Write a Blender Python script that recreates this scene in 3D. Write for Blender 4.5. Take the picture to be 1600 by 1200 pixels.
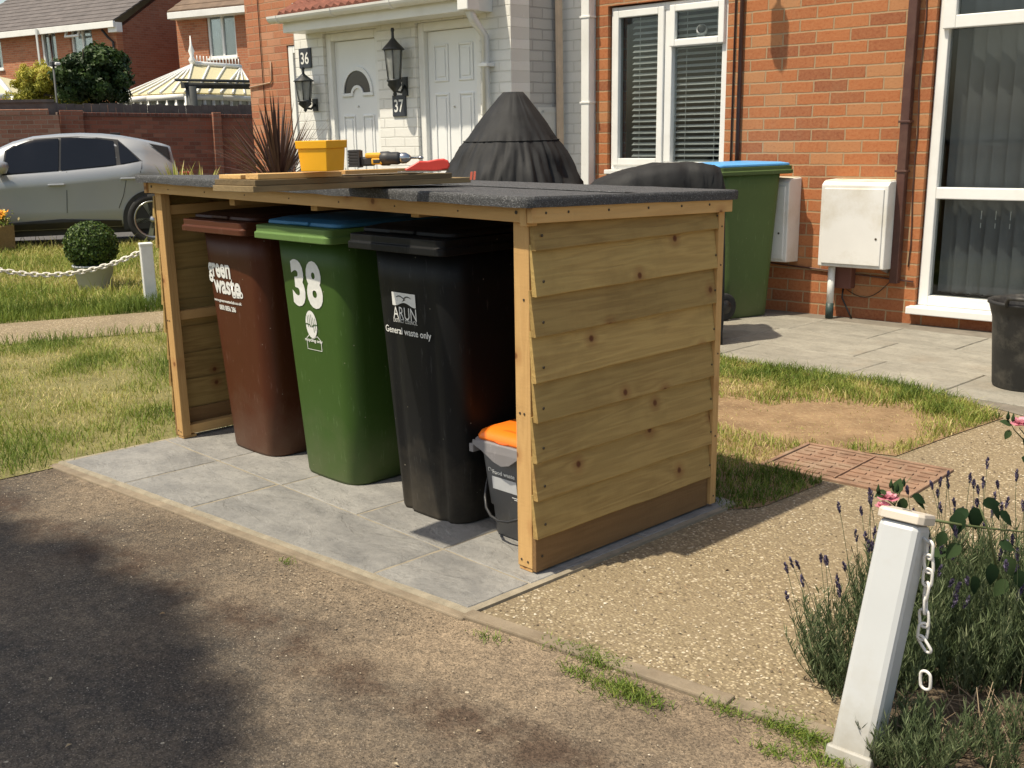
import bpy, bmesh, math, random
import numpy as np
from mathutils import Vector, Matrix, noise as mnoise

for o in list(bpy.data.objects):
    bpy.data.objects.remove(o)
SC = bpy.context.scene
COL = SC.collection
PI = math.pi
random.seed(7)

# ------------------------------------------------------------------ camera
FPX, CX, CY = 1713.99, 752.74, 652.10
CAM = np.array([2.4075, -2.4029, 1.4461])
_p, _y, _r = 0.25570, -0.83240, -0.02330
Fv = np.array([math.sin(_y)*math.cos(_p), math.cos(_y)*math.cos(_p), -math.sin(_p)])
_rr = np.array([math.cos(_y), -math.sin(_y), 0.0]); _uu = np.cross(_rr, Fv)
Rv = math.cos(_r)*_rr + math.sin(_r)*_uu
Uv = -math.sin(_r)*_rr + math.cos(_r)*_uu
cam_d = bpy.data.cameras.new('camera'); cam = bpy.data.objects.new('camera', cam_d); COL.objects.link(cam)
cam.matrix_world = Matrix(((Rv[0], Uv[0], -Fv[0], CAM[0]), (Rv[1], Uv[1], -Fv[1], CAM[1]), (Rv[2], Uv[2], -Fv[2], CAM[2]), (0, 0, 0, 1)))
cam_d.sensor_width = 36; cam_d.lens = FPX/1600*36
cam_d.shift_x = (800-CX)/1600; cam_d.shift_y = (CY-600)/1600
cam_d.clip_start = 0.05; cam_d.clip_end = 2000
SC.camera = cam

# ------------------------------------------------------------------ light
SUND = Vector((0.19, 0.55, -1.2)).normalized()
SC.world = bpy.data.worlds.new('World'); SC.world.use_nodes = True
wn = SC.world.node_tree; wn.nodes.clear()
sky = wn.nodes.new('ShaderNodeTexSky'); sky.sky_type = 'NISHITA'; sky.sun_disc = False
elev = math.asin(-SUND.z)
sky.sun_elevation = elev; sky.sun_rotation = math.atan2(-SUND.x, -SUND.y)
sky.dust_density = 2.0
bg = wn.nodes.new('ShaderNodeBackground'); bg.inputs[1].default_value = 0.122
wo = wn.nodes.new('ShaderNodeOutputWorld')
wb_ = wn.nodes.new('ShaderNodeMix'); wb_.data_type = 'RGBA'; wb_.blend_type = 'MULTIPLY'; wb_.inputs[0].default_value = 1.0; wb_.inputs[7].default_value = (1.0, 0.93, 0.80, 1)   # hazy summer sky, warm white balance
wn.links.new(sky.outputs[0], wb_.inputs[6]); wn.links.new(wb_.outputs[2], bg.inputs[0]); wn.links.new(bg.outputs[0], wo.inputs[0])
sd = bpy.data.lights.new('sun', 'SUN'); sd.energy = 3.6; sd.angle = math.radians(0.9); sd.color = (1.0, 0.90, 0.72)
sun = bpy.data.objects.new('sun', sd); COL.objects.link(sun)
sun.rotation_euler = SUND.to_track_quat('-Z', 'Y').to_euler()
SC.view_settings.view_transform = 'Standard'; SC.view_settings.look = 'None'
SC.view_settings.exposure = 0.69; SC.view_settings.gamma = 1.0
SC.render.engine = 'CYCLES'
SC.cycles.max_bounces = 8

# ------------------------------------------------------------------ measuring helpers (photo pixel -> known plane)
def ray(u, v): return Fv + Rv*(u-CX)/FPX - Uv*(v-CY)/FPX
def G(u, v, z=0.0):
    d = ray(u, v); return CAM + d*(z-CAM[2])/d[2]
def PX(u, v, x): d = ray(u, v); return CAM + d*(x-CAM[0])/d[0]
def PY(u, v, y): d = ray(u, v); return CAM + d*(y-CAM[1])/d[1]
def AT(u, v, D): return CAM + ray(u, v)*D
PHI = 0.07757
HX = np.array([math.cos(PHI), math.sin(PHI), 0.]); HY = np.array([-math.sin(PHI), math.cos(PHI), 0.])
HO = G(1253, 490)
def H(u, v, y=0.0):
    d = ray(u, v); o = HO + HY*y; t = ((o-CAM)@HY)/(d@HY); P = CAM + d*t - HO
    return np.array([P@HX, P@HY, P[2]])
def HS(u, v, x):
    d = ray(u, v); o = HO + HX*x; t = ((o-CAM)@HX)/(d@HX); P = CAM + d*t - HO
    return np.array([P@HX, P@HY, P[2]])
def toH(P): P = np.array(P)-HO; return np.array([P@HX, P@HY, P[2]])

# ------------------------------------------------------------------ materials
def _mat(name):
    m = bpy.data.materials.new(name); m.use_nodes = True
    nt = m.node_tree; nt.nodes.clear()
    out = nt.nodes.new('ShaderNodeOutputMaterial'); b = nt.nodes.new('ShaderNodeBsdfPrincipled')
    nt.links.new(b.outputs[0], out.inputs[0])
    return m, nt, b
class N:
    """tiny node builder"""
    def __init__(s, nt): s.nt = nt
    def new(s, t, **k):
        n = s.nt.nodes.new(t)
        for a, v in k.items(): setattr(n, a, v)
        return n
    def link(s, a, b): s.nt.links.new(a, b)
    def val(s, sock, v):
        if isinstance(v, bpy.types.NodeSocket): s.link(v, sock)
        else: sock.default_value = v
    def math(s, op, a, b=0.0, c=None, clamp=False):
        n = s.new('ShaderNodeMath', operation=op, use_clamp=clamp); s.val(n.inputs[0], a); s.val(n.inputs[1], b)
        if c is not None: s.val(n.inputs[2], c)
        return n.outputs[0]
    def mix(s, f, a, b, mode='MIX'):
        n = s.new('ShaderNodeMix', data_type='RGBA', blend_type=mode)
        s.val(n.inputs[0], f)
        for i, v in ((6, a), (7, b)):
            if isinstance(v, bpy.types.NodeSocket): s.link(v, n.inputs[i])
            else: n.inputs[i].default_value = (*v, 1) if len(v) == 3 else v
        return n.outputs[2]
    def ramp(s, f, stops):
        n = s.new('ShaderNodeValToRGB'); s.val(n.inputs[0], f)
        e = n.color_ramp.elements
        while len(e) < len(stops): e.new(0.5)
        for i, (p, c) in enumerate(stops):
            e[i].position = p; e[i].color = (*c, 1) if not isinstance(c, (int, float)) else (c, c, c, 1)
        return n.outputs[0]
    def noise(s, vec, scale, detail=4, rough=0.55, dist=0.0):
        n = s.new('ShaderNodeTexNoise'); s.val(n.inputs['Scale'], scale); n.inputs['Detail'].default_value = detail
        n.inputs['Roughness'].default_value = rough; n.inputs['Distortion'].default_value = dist
        if vec is not None: s.link(vec, n.inputs['Vector'])
        return n.outputs[0]
    def voro(s, vec, scale, feature='F1', rnd=1.0):
        n = s.new('ShaderNodeTexVoronoi', feature=feature); n.inputs['Scale'].default_value = scale
        n.inputs['Randomness'].default_value = rnd
        if vec is not None: s.link(vec, n.inputs['Vector'])
        return n
    def coord(s, kind='Object'): return s.new('ShaderNodeTexCoord').outputs[kind]
    def attr(s, name): return s.new('ShaderNodeAttribute', attribute_name=name).outputs['Fac']
    def mapping(s, vec, scale=(1, 1, 1), loc=(0, 0, 0), rot=(0, 0, 0)):
        n = s.new('ShaderNodeMapping'); s.link(vec, n.inputs[0]); n.inputs['Scale'].default_value = scale
        n.inputs['Location'].default_value = loc; n.inputs['Rotation'].default_value = rot
        return n.outputs[0]
    def bump(s, h, strength, dist, bsdf, normal=None):
        n = s.new('ShaderNodeBump'); n.inputs['Strength'].default_value = strength; n.inputs['Distance'].default_value = dist
        s.link(h, n.inputs['Height'])
        if normal is not None: s.link(normal, n.inputs['Normal'])
        s.link(n.outputs[0], bsdf.inputs['Normal']); return n.outputs[0]
def mul3(c, k): return tuple(min(1, x*k) for x in c)
MC = {}
def plain(name, col, rough=0.5, var=0.12, vs=6.0, bump=0.0, bs=80.0, metal=0.0, spec=0.5, dirt=None, dirt_amt=0.3, coat=0.0):
    if name in MC: return MC[name]
    m, nt, b = _mat(name); n = N(nt); co = n.coord()
    f = n.noise(co, vs, 5, 0.6)
    c = n.mix(n.ramp(f, [(0.3, 0.0), (0.7, 1.0)]), mul3(col, 1-var), mul3(col, 1+var))
    if dirt:
        f2 = n.noise(n.mapping(co, loc=(3.1, 1.7, 9.2)), vs*0.7, 8, 0.7)
        c = n.mix(n.math('MULTIPLY', n.ramp(f2, [(0.48, 0.0), (0.72, 1.0)]), dirt_amt), c, dirt)
    n.link(c, b.inputs['Base Color'])
    b.inputs['Roughness'].default_value = rough; b.inputs['Metallic'].default_value = metal
    b.inputs['Specular IOR Level'].default_value = spec
    if coat: b.inputs['Coat Weight'].default_value = coat; b.inputs['Coat Roughness'].default_value = 0.05
    if bump: n.bump(n.noise(co, bs, 4, 0.6), bump, 0.003, b)
    MC[name] = m; return m

def wood(name, c_lo, c_hi, knot, axis='X', knots=True, rough=0.65, saw=0.25, green=None):
    """grain along axis; attribute 'rnd' shifts every board"""
    if name in MC: return MC[name]
    m, nt, b = _mat(name); n = N(nt); co = n.coord()
    rnd = n.attr('rnd')
    sh = n.new('ShaderNodeCombineXYZ'); r13 = n.math('MULTIPLY', rnd, 13.0); r7 = n.math('MULTIPLY', rnd, 37.0)
    n.link(r13, sh.inputs[0]); n.link(r7, sh.inputs[1]); n.link(r7, sh.inputs[2])
    va = n.new('ShaderNodeVectorMath', operation='ADD'); n.link(co, va.inputs[0]); n.link(sh.outputs[0], va.inputs[1]); p = va.outputs[0]
    st = {'X': (1.0, 15, 15), 'Y': (15, 1.0, 15), 'Z': (15, 15, 1.0)}[axis]
    sk_ = n.new('ShaderNodeSeparateXYZ'); n.link(p, sk_.inputs[0]); ck_ = n.new('ShaderNodeCombineXYZ')
    n.link(sk_.outputs[{'X': 0, 'Y': 1, 'Z': 2}[axis]], ck_.inputs[0]); n.link(sk_.outputs[{'X': 2, 'Y': 2, 'Z': 0}[axis]], ck_.inputs[1])
    kv = n.voro(ck_.outputs[0], 3.4); kv.voronoi_dimensions = '2D'; kd = kv.outputs['Distance']
    # grain bends round the knots
    bend = n.math('MULTIPLY', n.ramp(kd, [(0.0, 1.0), (0.28, 0.0)]), 0.9)
    g1 = n.noise(n.mapping(p, scale=st), 1.0, 3, 0.5, 0.25)
    ring = n.math('SINE', n.math('MULTIPLY', n.math('ADD', g1, n.math('MULTIPLY', bend, 0.10)), 42.0))
    ringc = n.math('MULTIPLY_ADD', ring, 0.5, 0.5)
    fine = n.noise(n.mapping(p, scale=tuple(x*4 if x > 1 else 2.2 for x in st)), 3.0, 4, 0.65)
    f = n.math('ADD', n.math('MULTIPLY', ringc, 0.34), n.math('MULTIPLY', fine, 0.72))
    c = n.mix(n.ramp(f, [(0.18, 0.0), (0.85, 1.0)]), c_lo, c_hi)
    tone = n.noise(p, 1.7, 3, 0.6)
    c = n.mix(n.math('MULTIPLY', n.ramp(tone, [(0.35, 0.0), (0.7, 1.0)]), 0.55), c, green if green else mul3(c_hi, 0.85))
    c = n.mix(0.48, c, n.mix(n.math('FRACT', n.math('MULTIPLY', rnd, 7.3)), mul3(c_lo, 0.85), mul3(c_hi, 1.12)))
    if knots:
        k = n.ramp(kd, [(0.024, 1.0), (0.046, 0.0)])
        halo = n.math('MULTIPLY', n.ramp(kd, [(0.03, 1.0), (0.14, 0.0)]), 0.5)
        c = n.mix(halo, c, mul3(knot, 1.8)); c = n.mix(k, c, knot)
    n.link(c, b.inputs['Base Color']); b.inputs['Roughness'].default_value = rough
    b.inputs['Specular IOR Level'].default_value = 0.25
    c = n.mix(n.math('MULTIPLY', n.ramp(n.noise(p, 3.5, 6, 0.7), [(0.5, 0.0), (0.75, 1.0)]), 0.35), c, mul3(c_lo, 0.7))
    n.link(c, b.inputs['Base Color'])
    sw = n.noise(n.mapping(p, scale=tuple(26 if x == 1.0 else 3 for x in st)), 6.0, 2, 0.5)
    h = n.math('ADD', n.math('MULTIPLY', f, 0.7), n.math('MULTIPLY', sw, saw))
    n.bump(h, 0.55, 0.0035, b)
    MC[name] = m; return m

def brick(name, c1, c2, c3, mortar, axis='XZ', bw=0.267, rh=0.0875, ms=0.014, paint=False, rough=0.9):
    if name in MC: return MC[name]
    m, nt, b = _mat(name); n = N(nt); co = n.coord()
    sp = n.new('ShaderNodeSeparateXYZ'); n.link(co, sp.inputs[0])
    cb = n.new('ShaderNodeCombineXYZ'); a = {'X': 0, 'Y': 1}[axis[0]]
    wob = n.noise(co, 9.0, 3, 0.6)
    wo_ = n.math('MULTIPLY', n.math('SUBTRACT', wob, 0.5), 0.012)
    n.link(n.math('ADD', sp.outputs[a], wo_), cb.inputs[0]); n.link(n.math('ADD', sp.outputs[2], wo_), cb.inputs[1])
    br = n.new('ShaderNodeTexBrick'); n.link(cb.outputs[0], br.inputs[0])
    br.offset = 0.5; br.inputs['Scale'].default_value = 1.0; br.inputs['Brick Width'].default_value = bw
    br.inputs['Row Height'].default_value = rh; br.inputs['Mortar Size'].default_value = ms*0.5; br.inputs['Mortar Smooth'].default_value = 0.35
    br.inputs['Bias'].default_value = 0.0
    br.inputs['Color1'].default_value = (0, 0, 0, 1); br.inputs['Color2'].default_value = (1, 1, 1, 1); br.inputs['Mortar'].default_value = (0.5, 0.5, 0.5, 1)
    sel = n.ramp(br.outputs['Color'], [(0.0, c1), (0.45, c2), (0.72, c2), (1.0, c3)])
    mott = n.noise(co, 45, 5, 0.7); big = n.noise(co, 1.3, 3, 0.6)
    col = n.mix(n.math('MULTIPLY', n.ramp(mott, [(0.35, 0.0), (0.75, 1.0)]), 0.5 if not paint else 0.15), sel, mul3(c3, 1.15))
    col = n.mix(n.math('MULTIPLY', n.ramp(mott, [(0.25, 1.0), (0.45, 0.0)]), 0.4 if not paint else 0.1), col, mul3(c1, 0.55))
    col = n.mix(n.math('MULTIPLY', big, 0.30), col, mul3(c1, 0.8)); st_ = n.noise(n.mapping(co, scale=(1.5, 1.5, .35)), 2.2, 6, 0.7); col = n.mix(n.math('MULTIPLY', n.ramp(st_, [(0.52, 0.0), (0.72, 1.0)]), 0.18 if paint else 0.3), col, mul3(mortar, 0.75))
    col = n.mix(br.outputs['Fac'], col, mortar)
    n.link(col, b.inputs['Base Color']); b.inputs['Roughness'].default_value = rough; b.inputs['Specular IOR Level'].default_value = 0.2
    h = n.math('ADD', n.math('MULTIPLY', n.math('SUBTRACT', 1.0, br.outputs['Fac']), 0.8), n.math('MULTIPLY', n.noise(co, 60, 5, 0.7), 0.35))
    n.bump(h, 0.75, 0.008, b)
    MC[name] = m; return m

def glass(name, tint=(0.02, 0.025, 0.03), rough=0.03):
    if name in MC: return MC[name]
    m, nt, b = _mat(name); n = N(nt)
    out = nt.nodes['Material Output']
    tr = n.new('ShaderNodeBsdfTransparent'); tr.inputs[0].default_value = (0.86, 0.88, 0.88, 1)
    gl = n.new('ShaderNodeBsdfGlossy'); gl.inputs['Roughness'].default_value = rough; gl.inputs[0].default_value = (0.9, 0.95, 1, 1)
    fr = n.new('ShaderNodeFresnel'); fr.inputs[0].default_value = 1.5
    mx = n.new('ShaderNodeMixShader'); n.link(n.math('MULTIPLY_ADD', fr.outputs[0], 0.6, 0.0), mx.inputs[0])
    n.link(tr.outputs[0], mx.inputs[1]); n.link(gl.outputs[0], mx.inputs[2]); n.link(mx.outputs[0], out.inputs[0])
    nt.nodes.remove(b); MC[name] = m; return m

def leafmat(name, stops, rough=0.55, trans=0.25, spec=0.3):
    """colour per leaf from attribute 'rnd'"""
    if name in MC: return MC[name]
    m, nt, b = _mat(name); n = N(nt)
    c = n.ramp(n.attr('rnd'), stops)
    n.link(c, b.inputs['Base Color']); b.inputs['Roughness'].default_value = rough; b.inputs['Specular IOR Level'].default_value = spec
    if trans:
        t = n.new('ShaderNodeBsdfTranslucent'); n.link(c, t.inputs[0])
        mx = n.new('ShaderNodeMixShader'); mx.inputs[0].default_value = trans
        n.link(b.outputs[0], mx.inputs[1]); n.link(t.outputs[0], mx.inputs[2]); n.link(mx.outputs[0], nt.nodes['Material Output'].inputs[0])
    MC[name] = m; return m

# ------------------------------------------------------------------ mesh builder
class MB:
    def __init__(s): s.v = []; s.f = []; s.r = []; s._r = None; s.sm = []
    def seed(s, r): s._r = r; return s
    def add(s, vs, fs, r=None, smooth=False):
        k = len(s.v); s.v += [tuple(map(float, p)) for p in vs]
        rr = r if r is not None else (s._r if s._r is not None else random.random())
        for f in fs: s.f.append(tuple(i+k for i in f)); s.r.append(rr); s.sm.append(smooth)
        return s
    def box(s, x0, x1, y0, y1, z0, z1, M=None, r=None, bev=0.0):
        if x0 > x1: x0, x1 = x1, x0
        if y0 > y1: y0, y1 = y1, y0
        if z0 > z1: z0, z1 = z1, z0
        if bev > 0:
            e = min(bev, (x1-x0)*.4, (y1-y0)*.4, (z1-z0)*.4)
            bm = bmesh.new(); bmesh.ops.create_cube(bm, size=1)
            for v in bm.verts: v.co = Vector(((x0+x1)/2+v.co.x*(x1-x0), (y0+y1)/2+v.co.y*(y1-y0), (z0+z1)/2+v.co.z*(z1-z0)))
            bmesh.ops.bevel(bm, geom=bm.edges[:], offset=e, segments=2, affect='EDGES', profile=0.5)
            bm.verts.index_update()
            vs = [v.co.copy() for v in bm.verts]; fs = [[v.index for v in f.verts] for f in bm.faces]; bm.free()
        else:
            vs = [Vector(p) for p in ((x0,y0,z0),(x1,y0,z0),(x1,y1,z0),(x0,y1,z0),(x0,y0,z1),(x1,y0,z1),(x1,y1,z1),(x0,y1,z1))]
            fs = [(0,3,2,1),(4,5,6,7),(0,1,5,4),(1,2,6,5),(2,3,7,6),(3,0,4,7)]
        if M is not None: vs = [M @ v for v in vs]
        return s.add(vs, fs, r)
    def prism(s, pts, a0, a1, axis='Y', M=None, r=None, smooth=False):
        n_ = len(pts)
        def mk(p, a):
            return {'Y': (p[0], a, p[1]), 'X': (a, p[0], p[1]), 'Z': (p[0], p[1], a)}[axis]
        vs = [Vector(mk(p, a0)) for p in pts] + [Vector(mk(p, a1)) for p in pts]
        if M is not None: vs = [M @ v for v in vs]
        fs = [tuple(range(n_))[::-1], tuple(range(n_, 2*n_))] + [(i, (i+1) % n_, (i+1) % n_+n_, i+n_) for i in range(n_)]
        return s.add(vs, fs, r, smooth)
    def loft(s, rings, cap=True, smooth=True, r=None, closed=True, M=None):
        n_ = len(rings[0]); vs = [Vector(p) for R_ in rings for p in R_]
        if M is not None: vs = [M @ v for v in vs]
        fs = []
        for k in range(len(rings)-1):
            for i in range(n_ if closed else n_-1):
                j = (i+1) % n_; fs.append((k*n_+i, k*n_+j, (k+1)*n_+j, (k+1)*n_+i))
        s.add(vs, fs, r, smooth)
        if cap and closed:
            b0 = len(s.v)-len(vs)
            s.f.append(tuple(range(b0, b0+n_))[::-1]); s.f.append(tuple(range(b0+(len(rings)-1)*n_, b0+len(rings)*n_)))
            s.r += [s.r[-1]]*2; s.sm += [False]*2
        return s
    def tube(s, pts, rad, n_=8, cap=True, r=None, M=None):
        pts = [Vector(p) for p in pts]; rads = rad if isinstance(rad, (list, tuple)) else [rad]*len(pts)
        rings = []; prev = None
        for i, p in enumerate(pts):
            t = (pts[min(i+1, len(pts)-1)]-pts[max(i-1, 0)]).normalized()
            if prev is None: a = t.orthogonal().normalized()
            else: a = (prev - t*prev.dot(t)); a = a.normalized() if a.length > 1e-6 else t.orthogonal().normalized()
            prev = a; b_ = t.cross(a)
            rings.append([p + a*math.cos(2*PI*k/n_)*rads[i] + b_*math.sin(2*PI*k/n_)*rads[i] for k in range(n_)])
        return s.loft(rings, cap, True, r, M=M)
    def lathe(s, prof, n_=24, c=(0, 0), M=None, r=None, cap=True):
        rings = [[(c[0]+q*math.cos(2*PI*k/n_), c[1]+q*math.sin(2*PI*k/n_), z) for k in range(n_)] for q, z in prof]
        return s.loft(rings, cap, True, r, M=M)
    def build(s, name, mat, parent=None, off=(0, 0, 0), bevel=0.0, seg=2, shade=None, recalc=True):
        me = bpy.data.meshes.new(name)
        me.from_pydata([(x-off[0], y-off[1], z-off[2]) for x, y, z in s.v], [], s.f)
        me.polygons.foreach_set('use_smooth', s.sm)
        at = me.attributes.new('rnd', 'FLOAT', 'FACE'); at.data.foreach_set('value', s.r)
        me.materials.append(mat)
        if recalc or bevel:
            bm = bmesh.new(); bm.from_mesh(me)
            if recalc: bmesh.ops.recalc_face_normals(bm, faces=bm.faces[:])
            if bevel:
                ed = [e for e in bm.edges if len(e.link_faces) == 2 and e.calc_face_angle(0) > 0.6]
                bmesh.ops.bevel(bm, geom=ed, offset=bevel, segments=seg, affect='EDGES', profile=0.5, clamp_overlap=True)
            bm.to_mesh(me); bm.free()
        o = bpy.data.objects.new(name, me); COL.objects.link(o)
        if parent is not None: o.parent = parent
        return o
def thing(name, label, cat, loc=(0, 0, 0), rz=0.0, group=None, rot=None):
    o = bpy.data.objects.new(name, None); COL.objects.link(o); o.location = loc
    o.rotation_euler = rot if rot is not None else (0, 0, rz)
    o.empty_display_size = 0.1
    o['label'] = label; o['category'] = cat
    if group: o['group'] = group
    return o
def tag(o, label, cat, group=None):
    o['label'] = label; o['category'] = cat
    if group: o['group'] = group
    return o
def struct(o): o['kind'] = 'structure'; return o
def copy_tree(o, loc=None, rz=None, label=None):
    def cp(a, par):
        c = a.copy(); COL.objects.link(c)
        if par is not None: c.parent = par
        for ch in list(a.children): cp(ch, c)
        return c
    r = cp(o, None)
    if loc is not None: r.location = loc
    if rz is not None: r.rotation_euler = (0, 0, rz)
    if label: r['label'] = label
    return r
def rawmesh(name, V, F_, mat, rnd=None, parent=None, smooth=False):
    """V (n,3) array, F_ (m,k) array"""
    me = bpy.data.meshes.new(name); n_ = len(V); m_, k = F_.shape
    me.vertices.add(n_); me.vertices.foreach_set('co', V.astype(np.float32).ravel())
    me.loops.add(m_*k); me.loops.foreach_set('vertex_index', F_.astype(np.int32).ravel())
    me.polygons.add(m_); me.polygons.foreach_set('loop_start', np.arange(0, m_*k, k, dtype=np.int32))
    me.polygons.foreach_set('loop_total', np.full(m_, k, dtype=np.int32))
    me.update(calc_edges=True)
    if rnd is not None:
        at = me.attributes.new('rnd', 'FLOAT', 'FACE'); at.data.foreach_set('value', rnd.astype(np.float32))
    if smooth: me.polygons.foreach_set('use_smooth', np.ones(m_, bool))
    me.materials.append(mat)
    o = bpy.data.objects.new(name, me); COL.objects.link(o)
    if parent is not None: o.parent = parent
    return o
def text(name, body, mat, parent, M, width=None, height=None, bold=0.0, depth=0.0006, space=1.0):
    cu = bpy.data.curves.new(name, 'FONT'); cu.body = body; cu.size = 1; cu.extrude = 0.0; cu.offset = bold
    cu.align_x = 'LEFT'; cu.space_character = space; cu.resolution_u = 4; cu.space_line = 0.8
    ob = bpy.data.objects.new('tmp', cu); COL.objects.link(ob)
    dg = bpy.context.evaluated_depsgraph_get(); dg.update()
    me = bpy.data.meshes.new_from_object(ob.evaluated_get(dg)); bpy.data.objects.remove(ob); bpy.data.curves.remove(cu)
    co = np.array([v.co[:] for v in me.vertices]); lo, hi = co.min(0), co.max(0)
    sx = width/(hi[0]-lo[0]) if width else None; sy = height/(hi[1]-lo[1]) if height else None
    if sx is None: sx = sy
    if sy is None: sy = sx
    for v in me.vertices:
        q = Vector(((v.co.x-(lo[0]+hi[0])/2)*sx, (v.co.y-(lo[1]+hi[1])/2)*sy, 0))
        v.co = M @ q
    me.materials.clear(); me.materials.append(mat)
    o = bpy.data.objects.new(name, me); COL.objects.link(o); o.parent = parent
    return o

# ------------------------------------------------------------------ palette
M_fresh = lambda ax: wood('fresh_pine_'+ax, (0.46, 0.265, 0.10), (0.66, 0.42, 0.175), (0.20, 0.085, 0.03), ax, True, green=(0.58, 0.35, 0.13))
M_treat = lambda ax: wood('treated_board_'+ax, (0.22, 0.130, 0.042), (0.52, 0.355, 0.13), (0.12, 0.040, 0.014), ax, True, green=(0.34, 0.265, 0.095))
M_gravelboard = wood('brown_board', (0.13, 0.07, 0.028), (0.225, 0.13, 0.055), (0.08, 0.03, 0.015), 'Y', True)
M_old = lambda ax: wood('weathered_plank_'+ax, (0.12, 0.085, 0.045), (0.27, 0.195, 0.10), (0.08, 0.05, 0.03), ax, True)
M_upvc = plain('white_upvc', (0.79, 0.79, 0.765), 0.35, 0.04, 3, dirt=(0.5, 0.48, 0.42), dirt_amt=0.25)
M_whitepaint = plain('white_paint', (0.72, 0.72, 0.70), 0.5, 0.05, 5, 0.15, 60, dirt=(0.42, 0.38, 0.30), dirt_amt=0.5)
M_plinthmetal = plain('dark_screw', (0.05, 0.035, 0.02), 0.6)
M_black = plain('black_plastic', (0.016, 0.016, 0.017), 0.38, 0.2, 20, 0.15, 200, dirt=(0.06, 0.055, 0.05), dirt_amt=0.35)
M_red = brick('red_brick', (0.25, 0.080, 0.040), (0.42, 0.145, 0.055), (0.46, 0.235, 0.11), (0.37, 0.255, 0.15))
M_redfar = brick('dark_red_brick', (0.20, 0.07, 0.045), (0.30, 0.10, 0.06), (0.35, 0.15, 0.09), (0.30, 0.21, 0.16))
M_redfarY = brick('dark_red_brick_side', (0.20, 0.07, 0.045), (0.30, 0.10, 0.06), (0.35, 0.15, 0.09), (0.30, 0.21, 0.16), axis='YZ')
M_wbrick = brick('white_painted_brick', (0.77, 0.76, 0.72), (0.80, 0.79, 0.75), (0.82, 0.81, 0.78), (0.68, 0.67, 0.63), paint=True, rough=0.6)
M_wbrickY = brick('shaded_white_brick_side', (0.45, 0.435, 0.42), (0.48, 0.47, 0.45), (0.51, 0.50, 0.475), (0.36, 0.35, 0.335), axis='YZ', paint=True, rough=0.6)  # same white paint, with the side wall's shade put into the colour
M_dark = plain('dark_interior', (0.02, 0.02, 0.022), 0.9)
M_glass = glass('window_glass')
M_whiteprint = plain('white_print', (0.72, 0.72, 0.69), 0.5, 0.06, 60)

# ================================================================== GROUND
def sheet(name, poly, z, mat, sub=0, disp=0.0, skirt=0.05):
    bm = bmesh.new(); vs = [bm.verts.new((p[0], p[1], z)) for p in poly]; bm.faces.new(vs)
    bmesh.ops.recalc_face_normals(bm, faces=bm.faces[:])
    if bm.faces[:][0].normal.z < 0: bmesh.ops.reverse_faces(bm, faces=bm.faces[:])
    bmesh.ops.triangulate(bm, faces=bm.faces[:])
    me = bpy.data.meshes.new(name); bm.to_mesh(me); bm.free(); me.materials.append(mat)
    o = bpy.data.objects.new(name, me); COL.objects.link(o); return struct(o)

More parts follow.
